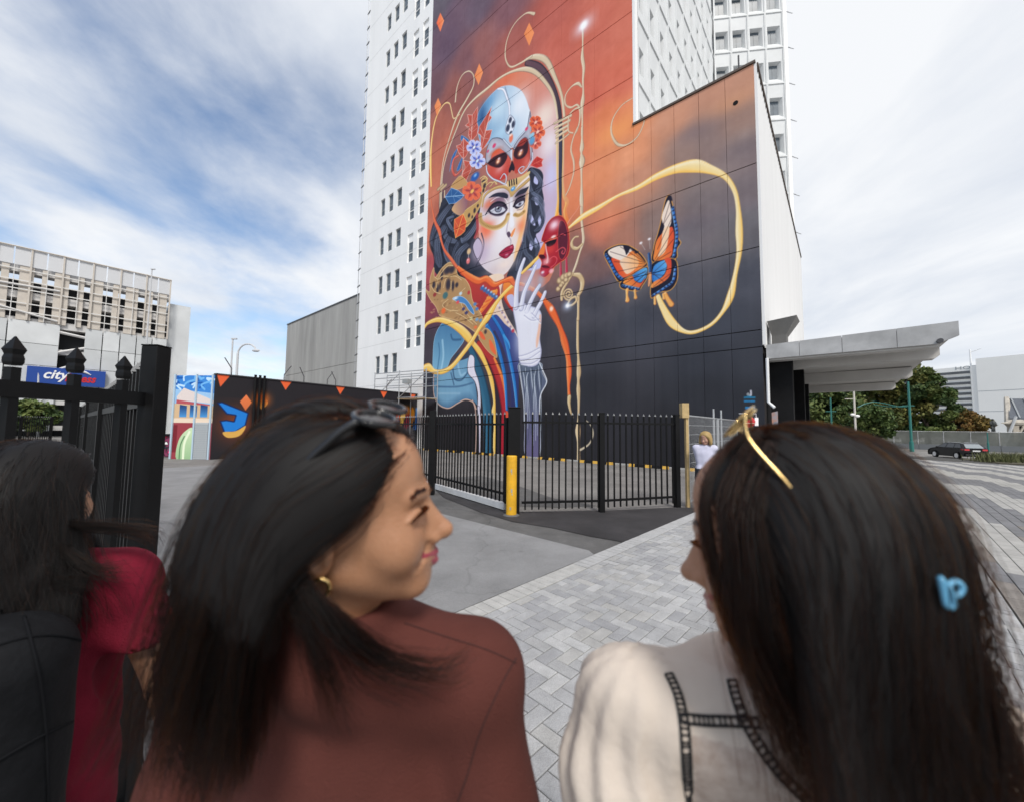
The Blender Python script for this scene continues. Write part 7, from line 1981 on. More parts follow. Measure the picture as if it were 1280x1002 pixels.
def setup(p, hc, yaw, pitch, roll, nb, shL, shR, chest, face_yaw):
    p.hc, p.R, p.nb = np.array(hc), rot_head(yaw, pitch, roll), np.array(nb)
    p.shL, p.shR, p.chest = np.array(shL), np.array(shR), np.array(chest)
    p.fwd = np.array([math.cos(face_yaw), math.sin(face_yaw), 0]); p.rt = np.array([p.fwd[1], -p.fwd[0], 0])
    for s, n in ((-1, 'L'), (1, 'R')):
        sh = getattr(p, 'sh' + n)
        el = sh + p.rt * s * .055 + p.fwd * -.01 - UP * .27; wr = el + p.rt * s * .0 + p.fwd * .06 - UP * .235
        setattr(p, 'el' + n, el); setattr(p, 'wr' + n, wr)
        hp = np.array([p.chest[0], p.chest[1], 0]) + p.rt * s * .085 + UP * .80
        setattr(p, 'hip' + n, hp); setattr(p, 'kn' + n, hp + p.rt * s * .01 - UP * .36); setattr(p, 'an' + n, hp + p.rt * s * .01 - UP * .72 - p.fwd * .02)
    p.head_base = p.hc + p.R @ np.array([0, -.022, -.055])
def to_local(P, p): return ((P - p.hc) @ p.R).astype(f32)
def to_world(P, p): return np.asarray(P) @ p.R.T + p.hc
def skin_sdf(P, p, **kw):
    d = head_sdf(to_local(P, p), **kw)
    d = smin(d, cap(P, p.head_base, p.nb + (p.fwd * .0), .052, .056), .025)
    return d
def make_body(p, root, mats, h=.0026, smile=1.0, lipcol=True):
    Rm = np.abs(p.R)
    ext = Rm @ np.array([.095, .135, .13])
    lo, hi = p.hc - ext, p.hc + ext
    lo[2] = p.nb[2] - .05; lo[:2] = np.minimum(lo[:2], p.nb[:2] - .075); hi[:2] = np.maximum(hi[:2], p.nb[:2] + .075)
    V, Q = surface_nets(lambda P: skin_sdf(P, p, smile=smile), lo, hi, h)
    V = relax(V, Q, 1, .4)
    c = to_local(V[Q].mean(1), p); X = np.abs(c[:, 0]); mi = np.zeros(len(Q), int)
    sm = .0105 * smile
    M = c.copy(); M[:, 0] = X
    lip = np.minimum(cap(M, (0, .1003, -.0640), (.024, .0880, -.0660 + sm), .0054, .0026), cap(M, (0, .0980, -.0745), (.021, .0875, -.0705 + sm), .0066, .0026))
    mi[(lip < .0007) & (c[:, 1] > .08)] = 1
    eye = ell(M, (.031, .0738, .0005), (.0140, .0136, .0126))
    opened = (np.abs(c[:, 2] - .0002) < .0036 - np.abs(X - .031) * .2)
    mi[(eye < .0008) & opened & (c[:, 1] > .082)] = 2
    mi[(eye < .0008) & opened & (c[:, 1] > .082) & ((X - .031) ** 2 + (c[:, 2] - .0005) ** 2 < .0052 ** 2)] = 3
    V2, Q2 = surface_nets(lambda P: body_sdf(P, p, -.012), np.array([min(p.wrL[0], p.wrR[0], p.chest[0] - .2, p.elL[0], p.elR[0]) - .09, p.chest[1] - .26, 0]), np.array([max(p.wrL[0], p.wrR[0], p.chest[0] + .2, p.elL[0], p.elR[0]) + .09, p.chest[1] + .30, p.nb[2] + .03]), .014)
    Vs, Qs, ms = [V, V2], [Q, Q2 + len(V)], [mi, np.zeros(len(Q2), int)]
    for s, n in ((-1, 'L'), (1, 'R')):
        wr = getattr(p, 'wr' + n); B_ = np.stack([p.rt, p.fwd, UP], 1)
        V3, Q3 = surface_nets(lambda P: hand_sdf(P, s), (-.06, -.05, -.19), (.06, .08, .02), .005)
        Qs.append(Q3 + sum(len(v) for v in Vs)); Vs.append(V3 @ B_.T + wr); ms.append(np.zeros(len(Q3), int))
    return mesh_obj('body', np.concatenate(Vs), np.concatenate(Qs), mats, root, np.concatenate(ms))
def make_cloth(name, p, root, m, grow, zlo, zhi, h=.008, extra=None, mask=None, wr=.004, wk=18.0, seed=0.0, neck=True):
    lo = np.array([min(p.wrL[0], p.elL[0], p.chest[0] - .22) - .12, p.chest[1] - .30, zlo - .03]); hi = np.array([max(p.wrR[0], p.elR[0], p.chest[0] + .22) + .12, p.chest[1] + .30, zhi + .05])
    def fn(P):
        d = body_sdf(P, p, grow)
        if neck: d = smin(d, cap(P, p.head_base, p.nb, .055 + grow, .060 + grow), .03)
        if extra is not None: d = extra(P, d)
        d = d + wr * (np.sin(wk * (P[:, 0] * 1.1 + P[:, 2] * 1.7) + 2.2 * np.sin(wk * .37 * P[:, 1] + seed)) * np.sin(wk * .6 * (P[:, 2] - .5 * P[:, 0]) + seed * 2)).astype(f32)
        d = np.maximum(d, zlo - P[:, 2]); d = np.maximum(d, P[:, 2] - zhi)
        if mask is not None: d = np.maximum(d, mask(P))
        return d
    V, Q = surface_nets(fn, lo, hi, h)
    V = relax(V, Q, 1, .4)
    return mesh_obj(name, V, Q, m, root)
# --- hair: strands grown from the scalp, combed, then falling; a dense core is made from the same strands
def hair_strands(p, n, length, seed, comb, part=0.0, drift=(0, 0, 0), hairline=None, curl=.0, layer=(.004, .022), grav_y=(.02, -.05), fall=.5, spread=.0, steps=34, wave=0.0, locks=0, lockk=.7):
    r = np.random.default_rng(seed)
    c, rad = np.array((0, -.012, .036)), np.array((.075, .096, .084))
    roots = np.zeros((0, 3))
    hl = hairline or [(-.12, -.045), (-.05, -.045), (-.02, -.010), (.0, .008), (.025, .012), (.048, .026), (.060, .048), (.069, .066), (.078, .078), (.12, .09)]
    hx, hz = np.array(hl).T
    while len(roots) < n:
        d = r.standard_normal((n * 2, 3)); d /= np.linalg.norm(d, axis=1)[:, None]
        q = c + d * rad
        ok = q[:, 2] > np.interp(q[:, 1], hx, hz) + .004 * r.standard_normal(len(q))
        roots = np.concatenate([roots, q[ok]])
    q = roots[:n]
    P = to_world(q, p)
    def hull(W):
        L = to_local(W, p)
        d = ell(L, c, rad)
        d = smin(d, ell(L, (0, .028, -.035), (.060, .063, .080)), .03)
        d = np.minimum(d, ell(np.stack([np.abs(L[:, 0]), L[:, 1], L[:, 2]], 1), (.074, -.008, -.018), (.011, .017, .024)))
        d = smin(d, cap(W, p.head_base, p.nb, .058, .062), .02)
        return np.minimum(d, body_sdf(W, p, .014))
    off = layer[0] + (layer[1] - layer[0]) * r.random(n) ** 1.3
    hn = np.clip((q[:, 2] + .05) / .17, 0, 1)
    Ls = length * (.60 + .42 * hn) * (.86 + .2 * r.random(n) ** .6); st = Ls / steps
    sgn = np.where(q[:, 0] > part, 1.0, -1.0)
    dirL = np.stack([sgn * comb[0] * np.ones(n), comb[1] * np.ones(n), comb[2] * np.ones(n)], 1)
    D = dirL @ p.R.T
    D /= np.linalg.norm(D, axis=1)[:, None]
    ph = r.random((n, 2)) * 2 * PI
    pts = [P.copy()]
    G = np.array([0, 0, -1.0]) + np.array(drift)
    rs = (r.standard_normal((n, 3)) * spread)
    clump = r.integers(0, 60, n); cph = r.random(60) * 2 * PI; cdir = r.standard_normal((60, 3)) * spread * 1.3
    for k in range(steps):
        s = k / steps
        L = to_local(P, p)
        g0, g1 = grav_y
        wy = np.clip((g0 - L[:, 1]) / (g0 - g1), 0, 1)
        lowz = np.clip((-.02 - L[:, 2]) / .05, 0, 1)
        w = np.clip(np.maximum(wy * fall * (.4 + .6 * np.clip((.10 - L[:, 2]) / .09, 0, 1)), lowz * .6), 0, 1)[:, None]
        tgt = (dirL @ p.R.T) * (1 - w) + (G + rs + cdir[clump]) * w
        D = D * .5 + tgt * .5
        if wave:
            D = D + wave * np.stack([np.cos(cph[clump] + s * 13), np.sin(cph[clump] * 2 + s * 11), 0 * s + np.zeros(n)], 1)
        D /= np.linalg.norm(D, axis=1)[:, None] + 1e-9
        Pn = P + D * st[:, None]
        for _ in range(2):
            d = hull(Pn.astype(f32)); o_ = off * min(1, .5 + 2.5 * s)
            m = d < o_
            if m.any():
                W = Pn[m]; e = .002
                gr = np.stack([hull((W + v).astype(f32)) - hull((W - v).astype(f32)) for v in np.eye(3) * e], 1); gr /= np.linalg.norm(gr, axis=1)[:, None] + 1e-9
                Pn[m] = W + gr * (o_[m] - d[m])[:, None]
        D = Pn - P; D /= np.linalg.norm(D, axis=1)[:, None] + 1e-9
        P = Pn
        pts.append(P.copy())
    S = np.stack(pts, 1)
    if locks:                     # strands gather into uneven locks towards their tips
        gi = r.choice(n, locks, replace=False)
        own = np.array([np.argmin(((q[gi] - v) ** 2).sum(1)) for v in q])
        t = np.linspace(0, 1, S.shape[1])[None, :, None]
        gl = (.72 + .5 * r.random(locks))[own][:, None, None]
        S = S + (S[gi[own]] - S) * (lockk * np.clip(t * gl, 0, 1) ** 1.2)
        cutl = np.clip((.80 + .28 * r.random(locks))[own] * (.92 + .12 * r.random(n)), .3, 1.0)
        k_ = S.shape[1]; x = cutl[:, None] * np.arange(k_)[None, :]; j = np.minimum(x.astype(int), k_ - 2); f = (x - j)[..., None]
        ii = np.arange(n)[:, None]
        S = S[ii, j] * (1 - f) + S[ii, j + 1] * f
        fly = r.random(n) < .035      # flyaways
        amp = r.standard_normal((fly.sum(), 1, 3)) * .016
        S[fly] += amp * t ** .8 + .004 * np.sin(8 * t + r.random((fly.sum(), 1, 1)) * 6) * np.array([1, .6, .5])
    return S
def hair_curves(name, S, root, m, r0=.00022, r1=.00008):
    hc_ = bpy.data.hair_curves.new(name)
    n, k, _ = S.shape
    hc_.add_curves([k] * n)
    org = WORLD_ORG[root.name]
    hc_.attributes['position'].data.foreach_set('vector', (S - org).astype(f32).ravel())
    rad = hc_.attributes.new('radius', 'FLOAT', 'POINT') if 'radius' not in hc_.attributes else hc_.attributes['radius']
    rad.data.foreach_set('value', np.tile(np.linspace(r0, r1, k), n).astype(f32))
    hc_.materials.append(m)
    o = bpy.data.objects.new(name, hc_); sc.collection.objects.link(o); o.parent = root
    WORLD_ORG[o.name] = org
    return o
def hair_core(name, S, root, m, h=.006, thr=.9, blur=2, upto=1.0):
    P = S[:, :int(S.shape[1] * upto)].reshape(-1, 3)
    lo = P.min(0) - h * 6; n = np.ceil((P.max(0) + h * 6 - lo) / h).astype(int) + 1
    G = np.zeros(n, f32)
    i = ((P - lo) / h).round().astype(int)
    np.add.at(G, tuple(i.T), 1.0)
    G = np.minimum(G, 4.0)
    for _ in range(blur):
        for ax in range(3):
            G = (np.roll(G, 1, ax) + 2 * G + np.roll(G, -1, ax)) / 4
    V, Q = nets_from_grid(thr - G, lo, h)
    V = relax(V, Q, 3, .5)
    return mesh_obj(name, V, Q, m, root)
def hair_mat(name, mel, red, rough=.32, tint=(1, 1, 1), off=.0):
    m = bpy.data.materials.new(name); m.use_nodes = True; nt = m.node_tree; nt.nodes.clear()
    b = nt.nodes.new('ShaderNodeBsdfHairPrincipled'); b.parametrization = 'MELANIN'
    b.inputs['Melanin'].default_value = mel; b.inputs['Melanin Redness'].default_value = red
    b.inputs['Roughness'].default_value = rough; b.inputs['Radial Roughness'].default_value = rough + .1; b.inputs['IOR'].default_value = 1.30
    for k in ('Random Color', 'Random Roughness'):
        if k in b.inputs: b.inputs[k].default_value = .25
    o = nt.nodes.new('ShaderNodeOutputMaterial'); nt.links.new(b.outputs[0], o.inputs[0])
    return m
def skin_mat(name, c, c2):
    return mat(name, c, .40, .35, 22, .22, 420, vcol=c2, spec=.5, sss=.12)
M_HAIRC = mat('hair_core_dark', (0.006, 0.005, 0.005), .62, spec=.25)
M_EYEW = mat('eye_white', (.55, .5, .47), .2); M_IRIS = mat('iris_brown', (.02, .012, .008), .15)
M_BLKPL = mat('black_acetate', (.01, .01, .011), .18, spec=.6); M_GOLDM = mat('gold_metal', (.75, .52, .22), .22, metal=1.0); M_LENS = mat('sunglass_lens', (.05, .045, .04), .08, spec=.8, coat=.6)
def tube_obj(name, pts, r, m, parent, n=8): 
    mb = MB(); mb.tube([tuple(q) for q in pts], r, n); return mb.build(name, m, parent, smooth=True)
def bvh_hit(objs, px, py):
    from mathutils.bvhtree import BVHTree
    d = Vector(ray(px, py)).normalized(); best = None
    for o in objs:
        if not hasattr(o, '_x'):
            pass
        if o.name not in _BVH:
            bpy.context.view_layer.update()
            me = o.data; Mw = np.array(o.matrix_world) if False else None
            org = WORLD_ORG[o.name]
            co = np.empty(len(me.vertices) * 3, f32); me.vertices.foreach_get('co', co)
            vs_ = [Vector(v) for v in (co.reshape(-1, 3) + org)]
            _BVH[o.name] = BVHTree.FromPolygons(vs_, [tuple(pl.vertices) for pl in me.polygons])
        h = _BVH[o.name].ray_cast(Vector(ORG), d)
        if h[0] is not None and (best is None or h[3] < best[1]): best = (np.array(h[0]), h[3], np.array(h[1]))
    return best
_BVH = {}

def px3(pts):
    """photo pixel + depth triples to points in the place"""
    return np.array([at(x, y, Y) for x, y, Y in pts])
def wisps(ctrl, n, seed, jit=.006, fan=.02, k=30):
    """a loose lock: n strands along one guide, fanning out towards the tip"""
    r = np.random.default_rng(seed)
    G = catmull(ctrl, 16); x = np.linspace(0, len(G) - 1, k); G = np.stack([np.interp(x, np.arange(len(G)), G[:, i]) for i in range(3)], 1)
    t = np.linspace(0, 1, len(G))[None, :, None]
    a = r.standard_normal((n, 1, 3)) * jit; b = r.standard_normal((n, 1, 3)) * fan; c = r.random((n, 1, 1)) * 2 * PI
    S = G[None] + a * (.4 + .6 * t) + b * t ** 2 + .003 * np.sin(c + 7 * t) * np.array([1, .5, .7])
    cut = (.7 + .3 * r.random((n, 1, 1)))
    S0 = S.copy()
    for i in range(n):
        x = np.linspace(0, cut[i, 0, 0] * (len(G) - 1), len(G)); j = np.minimum(x.astype(int), len(G) - 2); f = (x - j)[:, None]
        S[i] = S0[i, j] * (1 - f) + S0[i, j + 1] * f
    return S
def local_tube(p, pts, r, name, m, parent, n=8, sub=6):
    P = catmull(to_world(np.array(pts, float), p), sub) if len(pts) > 2 else to_world(np.array(pts, float), p)
    return tube_obj(name, P, r if not isinstance(r, list) else list(np.interp(np.linspace(0, 1, len(P)), np.linspace(0, 1, len(r)), r)), m, parent, n)
def brow_obj(p, root, m, side=1):
    r = np.random.default_rng(4); n = 160; S = []
    for i in range(n):
        t = r.random(); x = .012 + .036 * t; z = .0245 + .006 * math.sin(t * 2.6) + r.normal() * .0016; y = .0995 - .30 * max(0, x - .012) - 6.5 * max(0, x - .03) ** 2
        d = np.array([.006, -.0025, .0015 - .004 * t])
        S.append([(side * (x + d[0] * u), y + d[1] * u + .0010, z + d[2] * u) for u in np.linspace(0, 1, 5)])
    S = np.array(S, f32); q = S.reshape(-1, 3)
    for _ in range(3):
        d = head_sdf(q); e = .001
        gr = np.stack([head_sdf((q + v).astype(f32)) - head_sdf((q - v).astype(f32)) for v in np.eye(3) * e], 1); gr /= np.linalg.norm(gr, axis=1)[:, None] + 1e-9
        q = (q - gr * (d - .0009)[:, None]).astype(f32)
    return hair_curves('eyebrow', to_world(q.reshape(S.shape), p), root, m, .00035, .0001)
def lashes(p, root, m, side=1):
    S = []
    for i in range(110):
        t = i / 109; x = .0165 + .031 * t
        y = .0865 + .0045 * math.sin(PI * min(1, t * 1.1)) - .008 * t * t; z = .0035 + .0032 * math.sin(PI * t) - .0035 * t
        l = .007 + .003 * math.sin(PI * t)
        S.append([(side * (x + .003 * t * u), y + l * u, z - .0012 + .003 * u * u) for u in np.linspace(0, 1, 5)])
    return hair_curves('eyelashes', to_world(np.array(S), p), root, m, .00035, .00012)

# ================================================================== woman in the brown top
A_ = Person()
setup(A_, (-.197, .472, 1.497), math.radians(7), math.radians(4), math.radians(-12), (-.220, .505, 1.345), (-.425, .590, 1.268), (-.048, .555, 1.258), (-.235, .585, 1.12), math.radians(84))
pa = empty('person', (-.235, .585, 0), 'woman in a brown top in smiling profile, gold earring, long straight dark hair', 'person')
SKIN_A = skin_mat('skin_warm', (.47, .240, .135), (.39, .19, .10)); LIP_A = mat('lip_pink', (.36, .06, .085), .35, spec=.5)
bodyA = make_body(A_, pa, [SKIN_A, LIP_A, M_EYEW, M_IRIS], .0025)
M_BROWN = mat('brown_knit', (.105, .032, .025), .85, .22, 5, .35, 420, spec=.2)
def mock_neck(P, d):
    ax = A_.head_base - A_.nb; ax = ax / np.linalg.norm(ax); c0 = A_.nb + ax * .018
    q = (P - c0) @ ax; rr = np.linalg.norm((P - c0) - q[:, None] * ax, axis=1)
    return smin(d, (np.sqrt(((rr - .066) / .8) ** 2 + (q * .45) ** 2) - .0085).astype(f32), .012)
clA = make_cloth('top', A_, pa, M_BROWN, .012, .80, 1.378, .0062, extra=mock_neck, wr=.0046, wk=15, seed=.7)
M_SEAM = mat('seam_thread', (.035, .011, .010), .9)
def seam(objs, pts, r, m, root, name='seam', lift=.0004):
    P = []
    for x, y in catmull(pts, 10):
        h = bvh_hit(objs, x, y)
        if h is not None: P.append(h[0] + (h[2] if h[2] @ (ORG - h[0]) > 0 else -h[2]) * lift)
    if len(P) > 4: tube_obj(name, P, r, m, root, 6)
seam([clA], [(645, 822), (625, 858), (600, 915), (585, 965), (570, 1010), (560, 1060)], .0009, M_SEAM, pa)
seam([clA], [(505, 778), (560, 796), (610, 812), (645, 828)], .0007, M_SEAM, pa)
seam([clA], [(215, 890), (240, 940), (252, 1000)], .0009, M_SEAM, pa)
M_JEAN = mat('dark_denim', (.03, .035, .05), .85, .3, 30)
make_cloth('trousers', A_, pa, M_JEAN, .014, .05, .86, .016, neck=False, mask=lambda P: np.maximum(np.abs((P - A_.chest) @ A_.rt) - .20, P[:, 2] - .86))
SA_ = hair_strands(A_, 13000, .335, 3, (.35, -.78, -.45), part=.015, drift=(-.10, .02, 0), layer=(.003, .024), grav_y=(.0, -.05), fall=1.0, spread=.07, wave=.035, locks=240, lockk=.72)
HM_A = hair_mat('hair_black_brown', .92, .6, .30)
hair_core('hair_mass', SA_[::2], pa, M_HAIRC, .007, 2.1, upto=.62)
hair_curves('hair', SA_, pa, HM_A, .00026, .00010)
WA_ = np.concatenate([wisps(px3(q), n, sd, .005, .012) for sd, (q, n) in enumerate((
    ([(355, 660, .40), (385, 735, .385), (435, 785, .39), (490, 826, .41), (555, 840, .43), (584, 818, .445)], 200),
    ([(352, 650, .40), (378, 730, .385), (425, 795, .385), (470, 832, .40), (530, 845, .42)], 160),
    ([(350, 640, .41), (372, 740, .39), (405, 830, .385), (430, 900, .395)], 200),
    ([(400, 600, .40), (372, 650, .388), (360, 710, .38), (372, 790, .38)], 160)))])
hair_curves('loose_locks', WA_, pa, HM_A, .00028, .00010)
brow_obj(A_, pa, HM_A); lashes(A_, pa, HM_A); brow_obj(A_, pa, HM_A, -1); lashes(A_, pa, HM_A, -1)
er = local_tube(A_, [(.0815 + .010 * 0, -.008 + .0085 * math.cos(a), -.046 + .0095 * math.sin(a)) for a in np.linspace(0, 2 * PI, 15)], [.0026] * 3, 'earring', M_GOLDM, pa)
# sunglasses pushed up on her hair
def glasses_up(p, name, label, mF, mL, yc, zc, tilt, tw, rim, thick, arm=((-.030, -.010), (-.075, -.050), (-.100, -.082))):
    L = lambda x, u, v: (x, yc + u * math.cos(tilt) - v * math.sin(tilt), zc + u * math.sin(tilt) + v * math.cos(tilt))
    t = empty(name, tuple(to_world(np.array([0, yc, zc]), p)), label, 'sunglasses')
    for s in (-1, 1):
        ring = [L(s * (.036 + .028 * math.cos(a)), .0, .020 * math.sin(a) * (1 if math.sin(a) > 0 else 1.15)) for a in np.linspace(0, 2 * PI, 25)]
        local_tube(p, ring, rim, 'rim', mF, t, 8, 2)
        mb = MB(); w = to_world(np.array(ring[:-1]), p); mb.add(list(w), [tuple(range(len(w)))]); mb.build('lens', mL, t)
        local_tube(p, [L(s * .066, .0, .010), (s * .074, yc + arm[0][0], zc + arm[0][1]), (s * .083, yc + arm[1][0], zc + arm[1][1]), (s * .086, yc + arm[2][0], zc + arm[2][1])], thick, 'temple', mF, t, 8, 6)
    local_tube(p, [L(-.010, .001, .008), L(0, .004, .011), L(.010, .001, .008)], rim, 'bridge', mF, t, 8, 4)
    return t
glasses_up(A_, 'sunglasses', 'black framed sunglasses pushed up on the hair of the woman in brown', M_BLKPL, M_BLKPL, .048, .1175, math.radians(74), .07, .0038, [.0040, .0042, .0046, .0042])
# ================================================================== woman in the cream blouse
B_ = Person()
setup(B_, (.307, .425, 1.482), math.radians(146), math.radians(-11), math.radians(0), (.310, .430, 1.320), (.155, .490, 1.262), (.510, .450, 1.25), (.335, .490, 1.11), math.radians(81))
pb = empty('person', (.32, .43, 0), 'woman in a cream blouse with black lace trim, seen from behind', 'person')
SKIN_B = skin_mat('skin_tan', (.47, .255, .16), (.40, .205, .12))
bodyB = make_body(B_, pb, [SKIN_B, mat('lip_rose', (.36, .12, .10), .4), M_EYEW, M_IRIS], .0028)
M_CREAM = mat('cream_cotton', (.62, .54, .465), .9, .10, 5, .12, 60, spec=.12); M_YOKE = mat('printed_voile', (.58, .50, .44), .85, .5, 75, .1, 240, vcol=(.40, .31, .26), spec=.2)
def puff(P, d):
    d = smin(d, ell(P, B_.shL + (-.018, .0, -.075), (.068, .075, .095)), .03); d = smin(d, ell(P, B_.shR + (.018, 0, -.075), (.068, .075, .095)), .03)
    for sh in (B_.shL, B_.shR):
        v = P - (sh + np.array((0, 0, -.05))); a = np.arctan2(v @ B_.fwd, v @ B_.rt); w = np.exp(-((np.linalg.norm(v, axis=1) - .075) / .05) ** 2)
        d = d + (.0042 * w * np.sin(13 * a + 16 * v[:, 2] + 1.5 * np.sin(40 * v[:, 2]))).astype(f32)
    return d
clB = make_cloth('blouse', B_, pb, M_CREAM, .012, .82, 1.335, .007, extra=puff, wr=.0045, wk=27.0, seed=2.1, neck=False)
me_ = clB.data; me_.materials.append(M_YOKE)
cc = np.empty(len(me_.polygons) * 3, f32); me_.polygons.foreach_get('center', cc); cc = cc.reshape(-1, 3) + WORLD_ORG[clB.name]
rx = (cc - B_.shL) @ B_.rt
me_.polygons.foreach_set('material_index', ((rx > .045) & (cc[:, 2] < 1.292) & (rx < .33)).astype(np.int32))
make_cloth('trousers', B_, pb, mat('cream_trousers', (.45, .40, .34), .85, .1, 20), .014, .05, .88, .016, neck=False, mask=lambda P: np.maximum(np.abs((P - B_.chest) @ B_.rt) - .20, P[:, 2] - .88))
SB_ = hair_strands(B_, 12000, .60, 8, (.34, -.70, -.55), part=.0, drift=(-.12, .03, 0), layer=(.003, .015), grav_y=(.075, -.02), fall=1.0, spread=.08, wave=.04, locks=260, lockk=.72, hairline=[(-.12, -.045), (-.05, -.045), (-.02, -.010), (.0, .004), (.03, .006), (.05, .022), (.066, .052), (.078, .07), (.12, .085)])
HM_B = hair_mat('hair_dark_brown', .89, .65, .30)
hair_core('hair_mass', SB_[::2], pb, M_HAIRC, .007, 2.1, upto=.78)
hair_curves('hair', SB_, pb, HM_B, .00026, .00010)
WB_ = np.concatenate([wisps(px3(q), n, 60 + sd, j, fn) for sd, (q, n, j, fn) in enumerate((
    ([(925, 545, .42), (885, 600, .40), (884, 670, .385), (905, 745, .372), (938, 820, .365), (975, 900, .36), (1010, 1000, .36)], 260, .0040, .012),
    ([(945, 545, .41), (912, 620, .385), (918, 700, .368), (925, 780, .358), (965, 870, .35), (1010, 1010, .35)], 520, .008, .014),
    ([(965, 560, .39), (938, 640, .37), (945, 720, .355), (955, 800, .348), (1000, 900, .345), (1040, 1020, .345)], 520, .009, .016),
    ([(1160, 742, .335), (1192, 800, .33), (1230, 880, .325), (1268, 960, .32), (1295, 1040, .32)], 500, .008, .018),
    ([(1090, 700, .33), (1120, 800, .32), (1150, 900, .315), (1180, 1010, .31)], 500, .012, .020),
    ([(1040, 560, .38), (1100, 600, .36), (1150, 660, .345), (1175, 720, .335), (1180, 745, .333)], 300, .006, .006)))])
hair_curves('loose_locks', WB_, pb, HM_B, .00026, .00010)
brow_obj(B_, pb, HM_B, -1); lashes(B_, pb, HM_B, -1); brow_obj(B_, pb, HM_B, 1); lashes(B_, pb, HM_B, 1)
M_LACE = mat('black_lace', (.012, .012, .014), .8)
def lace(pts, w):
    """black ladder lace laid on the blouse: two edge cords and crossing loops"""
    P, N = [], []
    for x, y in catmull(pts, 10):
        h = bvh_hit([clB, bodyB], x, y)
        if h is None: continue
        n = h[2] if h[2] @ (ORG - h[0]) > 0 else -h[2]
        P.append(h[0] + n * .0012); N.append(n)
    P, N = np.array(P), np.array(N)
    if len(P) < 4: return
    T_ = np.gradient(P, axis=0); T_ /= np.linalg.norm(T_, axis=1)[:, None] + 1e-9
    S_ = np.cross(N, T_); S_ /= np.linalg.norm(S_, axis=1)[:, None] + 1e-9
    mb = MB()
    mb.tube(P + S_ * w, .0014, 6); mb.tube(P - S_ * w, .0014, 6)
    L = np.r_[0, np.cumsum(np.linalg.norm(np.diff(P, axis=0), axis=1))]
    for l in np.arange(0, L[-1], .0050):
        i = min(int(np.searchsorted(L, l)), len(P) - 1)
        mb.tube([P[i] - S_[i] * w, P[i] + N[i] * .0006, P[i] + S_[i] * w], [.0015, .0009, .0015], 5)
    mb.build('lace_trim', M_LACE, pb, smooth=True)
lace([(836, 842), (848, 870), (855, 905), (858, 950), (860, 1000), (862, 1060)], .0042)
lace([(852, 897), (880, 900), (910, 901), (950, 903)], .0038)
lace([(915, 850), (925, 885), (945, 925), (975, 965), (1010, 1000)], .0042)
glasses_up(B_, 'sunglasses', 'gold rimmed sunglasses resting on the hair of the woman in cream', M_GOLDM, M_LENS, .020, .133, math.radians(52), .07, .0014, [.0014, .0015, .0018, .0022], ((-.006, -.020), (-.026, -.062), (-.040, -.095)))
# blue claw clip at the back of her head
ck = at(1186, 738, .30)
cl_ = empty('hair_clip', tuple(ck), 'small pale blue claw clip in the long dark hair of the woman in cream', 'hair clip')
M_CLIP = mat('clip_blue', (.12, .36, .56), .4, spec=.5, coat=.4)
for dx, pts in ((0, [(1172, 718), (1182, 728), (1196, 724), (1205, 733), (1198, 744), (1186, 742)]), (1, [(1174, 720), (1178, 740), (1182, 758), (1192, 760), (1190, 744), (1184, 730)])):
    mb = MB(); mb.tube([at(1186 + (x - 1186) * .85, 738 + (y - 738) * .85, .30) for x, y in catmull(pts, 4)], .0024, 7); mb.build('claw', M_CLIP, cl_, smooth=True)
# ================================================================== woman in red with the backpack
C_ = Person()
setup(C_, (-1.085, .885, 1.425), math.radians(97), math.radians(-3), math.radians(0), (-1.085, .870, 1.285), (-1.245, .800, 1.235), (-.915, .930, 1.235), (-1.080, .870, 1.07), math.radians(108))
for n_ in 'LR':
    for q_ in ('el', 'wr'): setattr(C_, q_ + n_, getattr(C_, q_ + n_) + C_.rt * (.045 if n_ == 'R' else -.045))
pcn = empty('person', (-1.08, .87, 0), 'woman in a red top with windblown dark hair seen from behind', 'person')
bodyC = make_body(C_, pcn, [SKIN_B, MATS['lip_rose'], M_EYEW, M_IRIS], .0034)
M_RED = mat('red_cotton', (.165, .007, .022), .85, .25, 12, .3, 300, spec=.2)
def sleeves(P, d):
    d = smin(d, ell(P, C_.chest - UP * .16, (.195, .150, .33)), .04)
    d = smin(d, ell(P, C_.shR + (.012, .0, -.05), (.062, .066, .085)), .03); d = smin(d, ell(P, C_.shL + (-.012, 0, -.05), (.062, .066, .085)), .03)
    for sh, el, wr in ((C_.shL, C_.elL, C_.wrL), (C_.shR, C_.elR, C_.wrR)):
        m = sh * .45 + el * .55
        side = np.abs((P - C_.chest) @ C_.rt) - .185
        d = np.maximum(d, -np.maximum(np.maximum(-side - .03, .60 - P[:, 2]), np.minimum(cap(P, m - UP * .05, el, .080, .075), cap(P, el, wr, .070))))
    return d
clC = make_cloth('top', C_, pcn, M_RED, .014, .66, 1.305, .009, extra=sleeves, wr=.005, wk=26, seed=1.2, neck=False)
make_cloth('trousers', C_, pcn, M_JEAN, .014, .05, .86, .018, neck=False, mask=lambda P: np.maximum(np.abs((P - C_.chest) @ C_.rt) - .20, P[:, 2] - .86))
SC_ = hair_strands(C_, 6500, .46, 21, (.30, -.85, -.30), part=.0, drift=(.04, -.05, 0), layer=(.004, .030), grav_y=(.03, -.04), fall=1.0, spread=.12, wave=.08, locks=200, lockk=.7)
HM_C = hair_mat('hair_black', .985, .3, .38)
hair_core('hair_mass', SC_[::2], pcn, M_HAIRC, .009, 1.9)
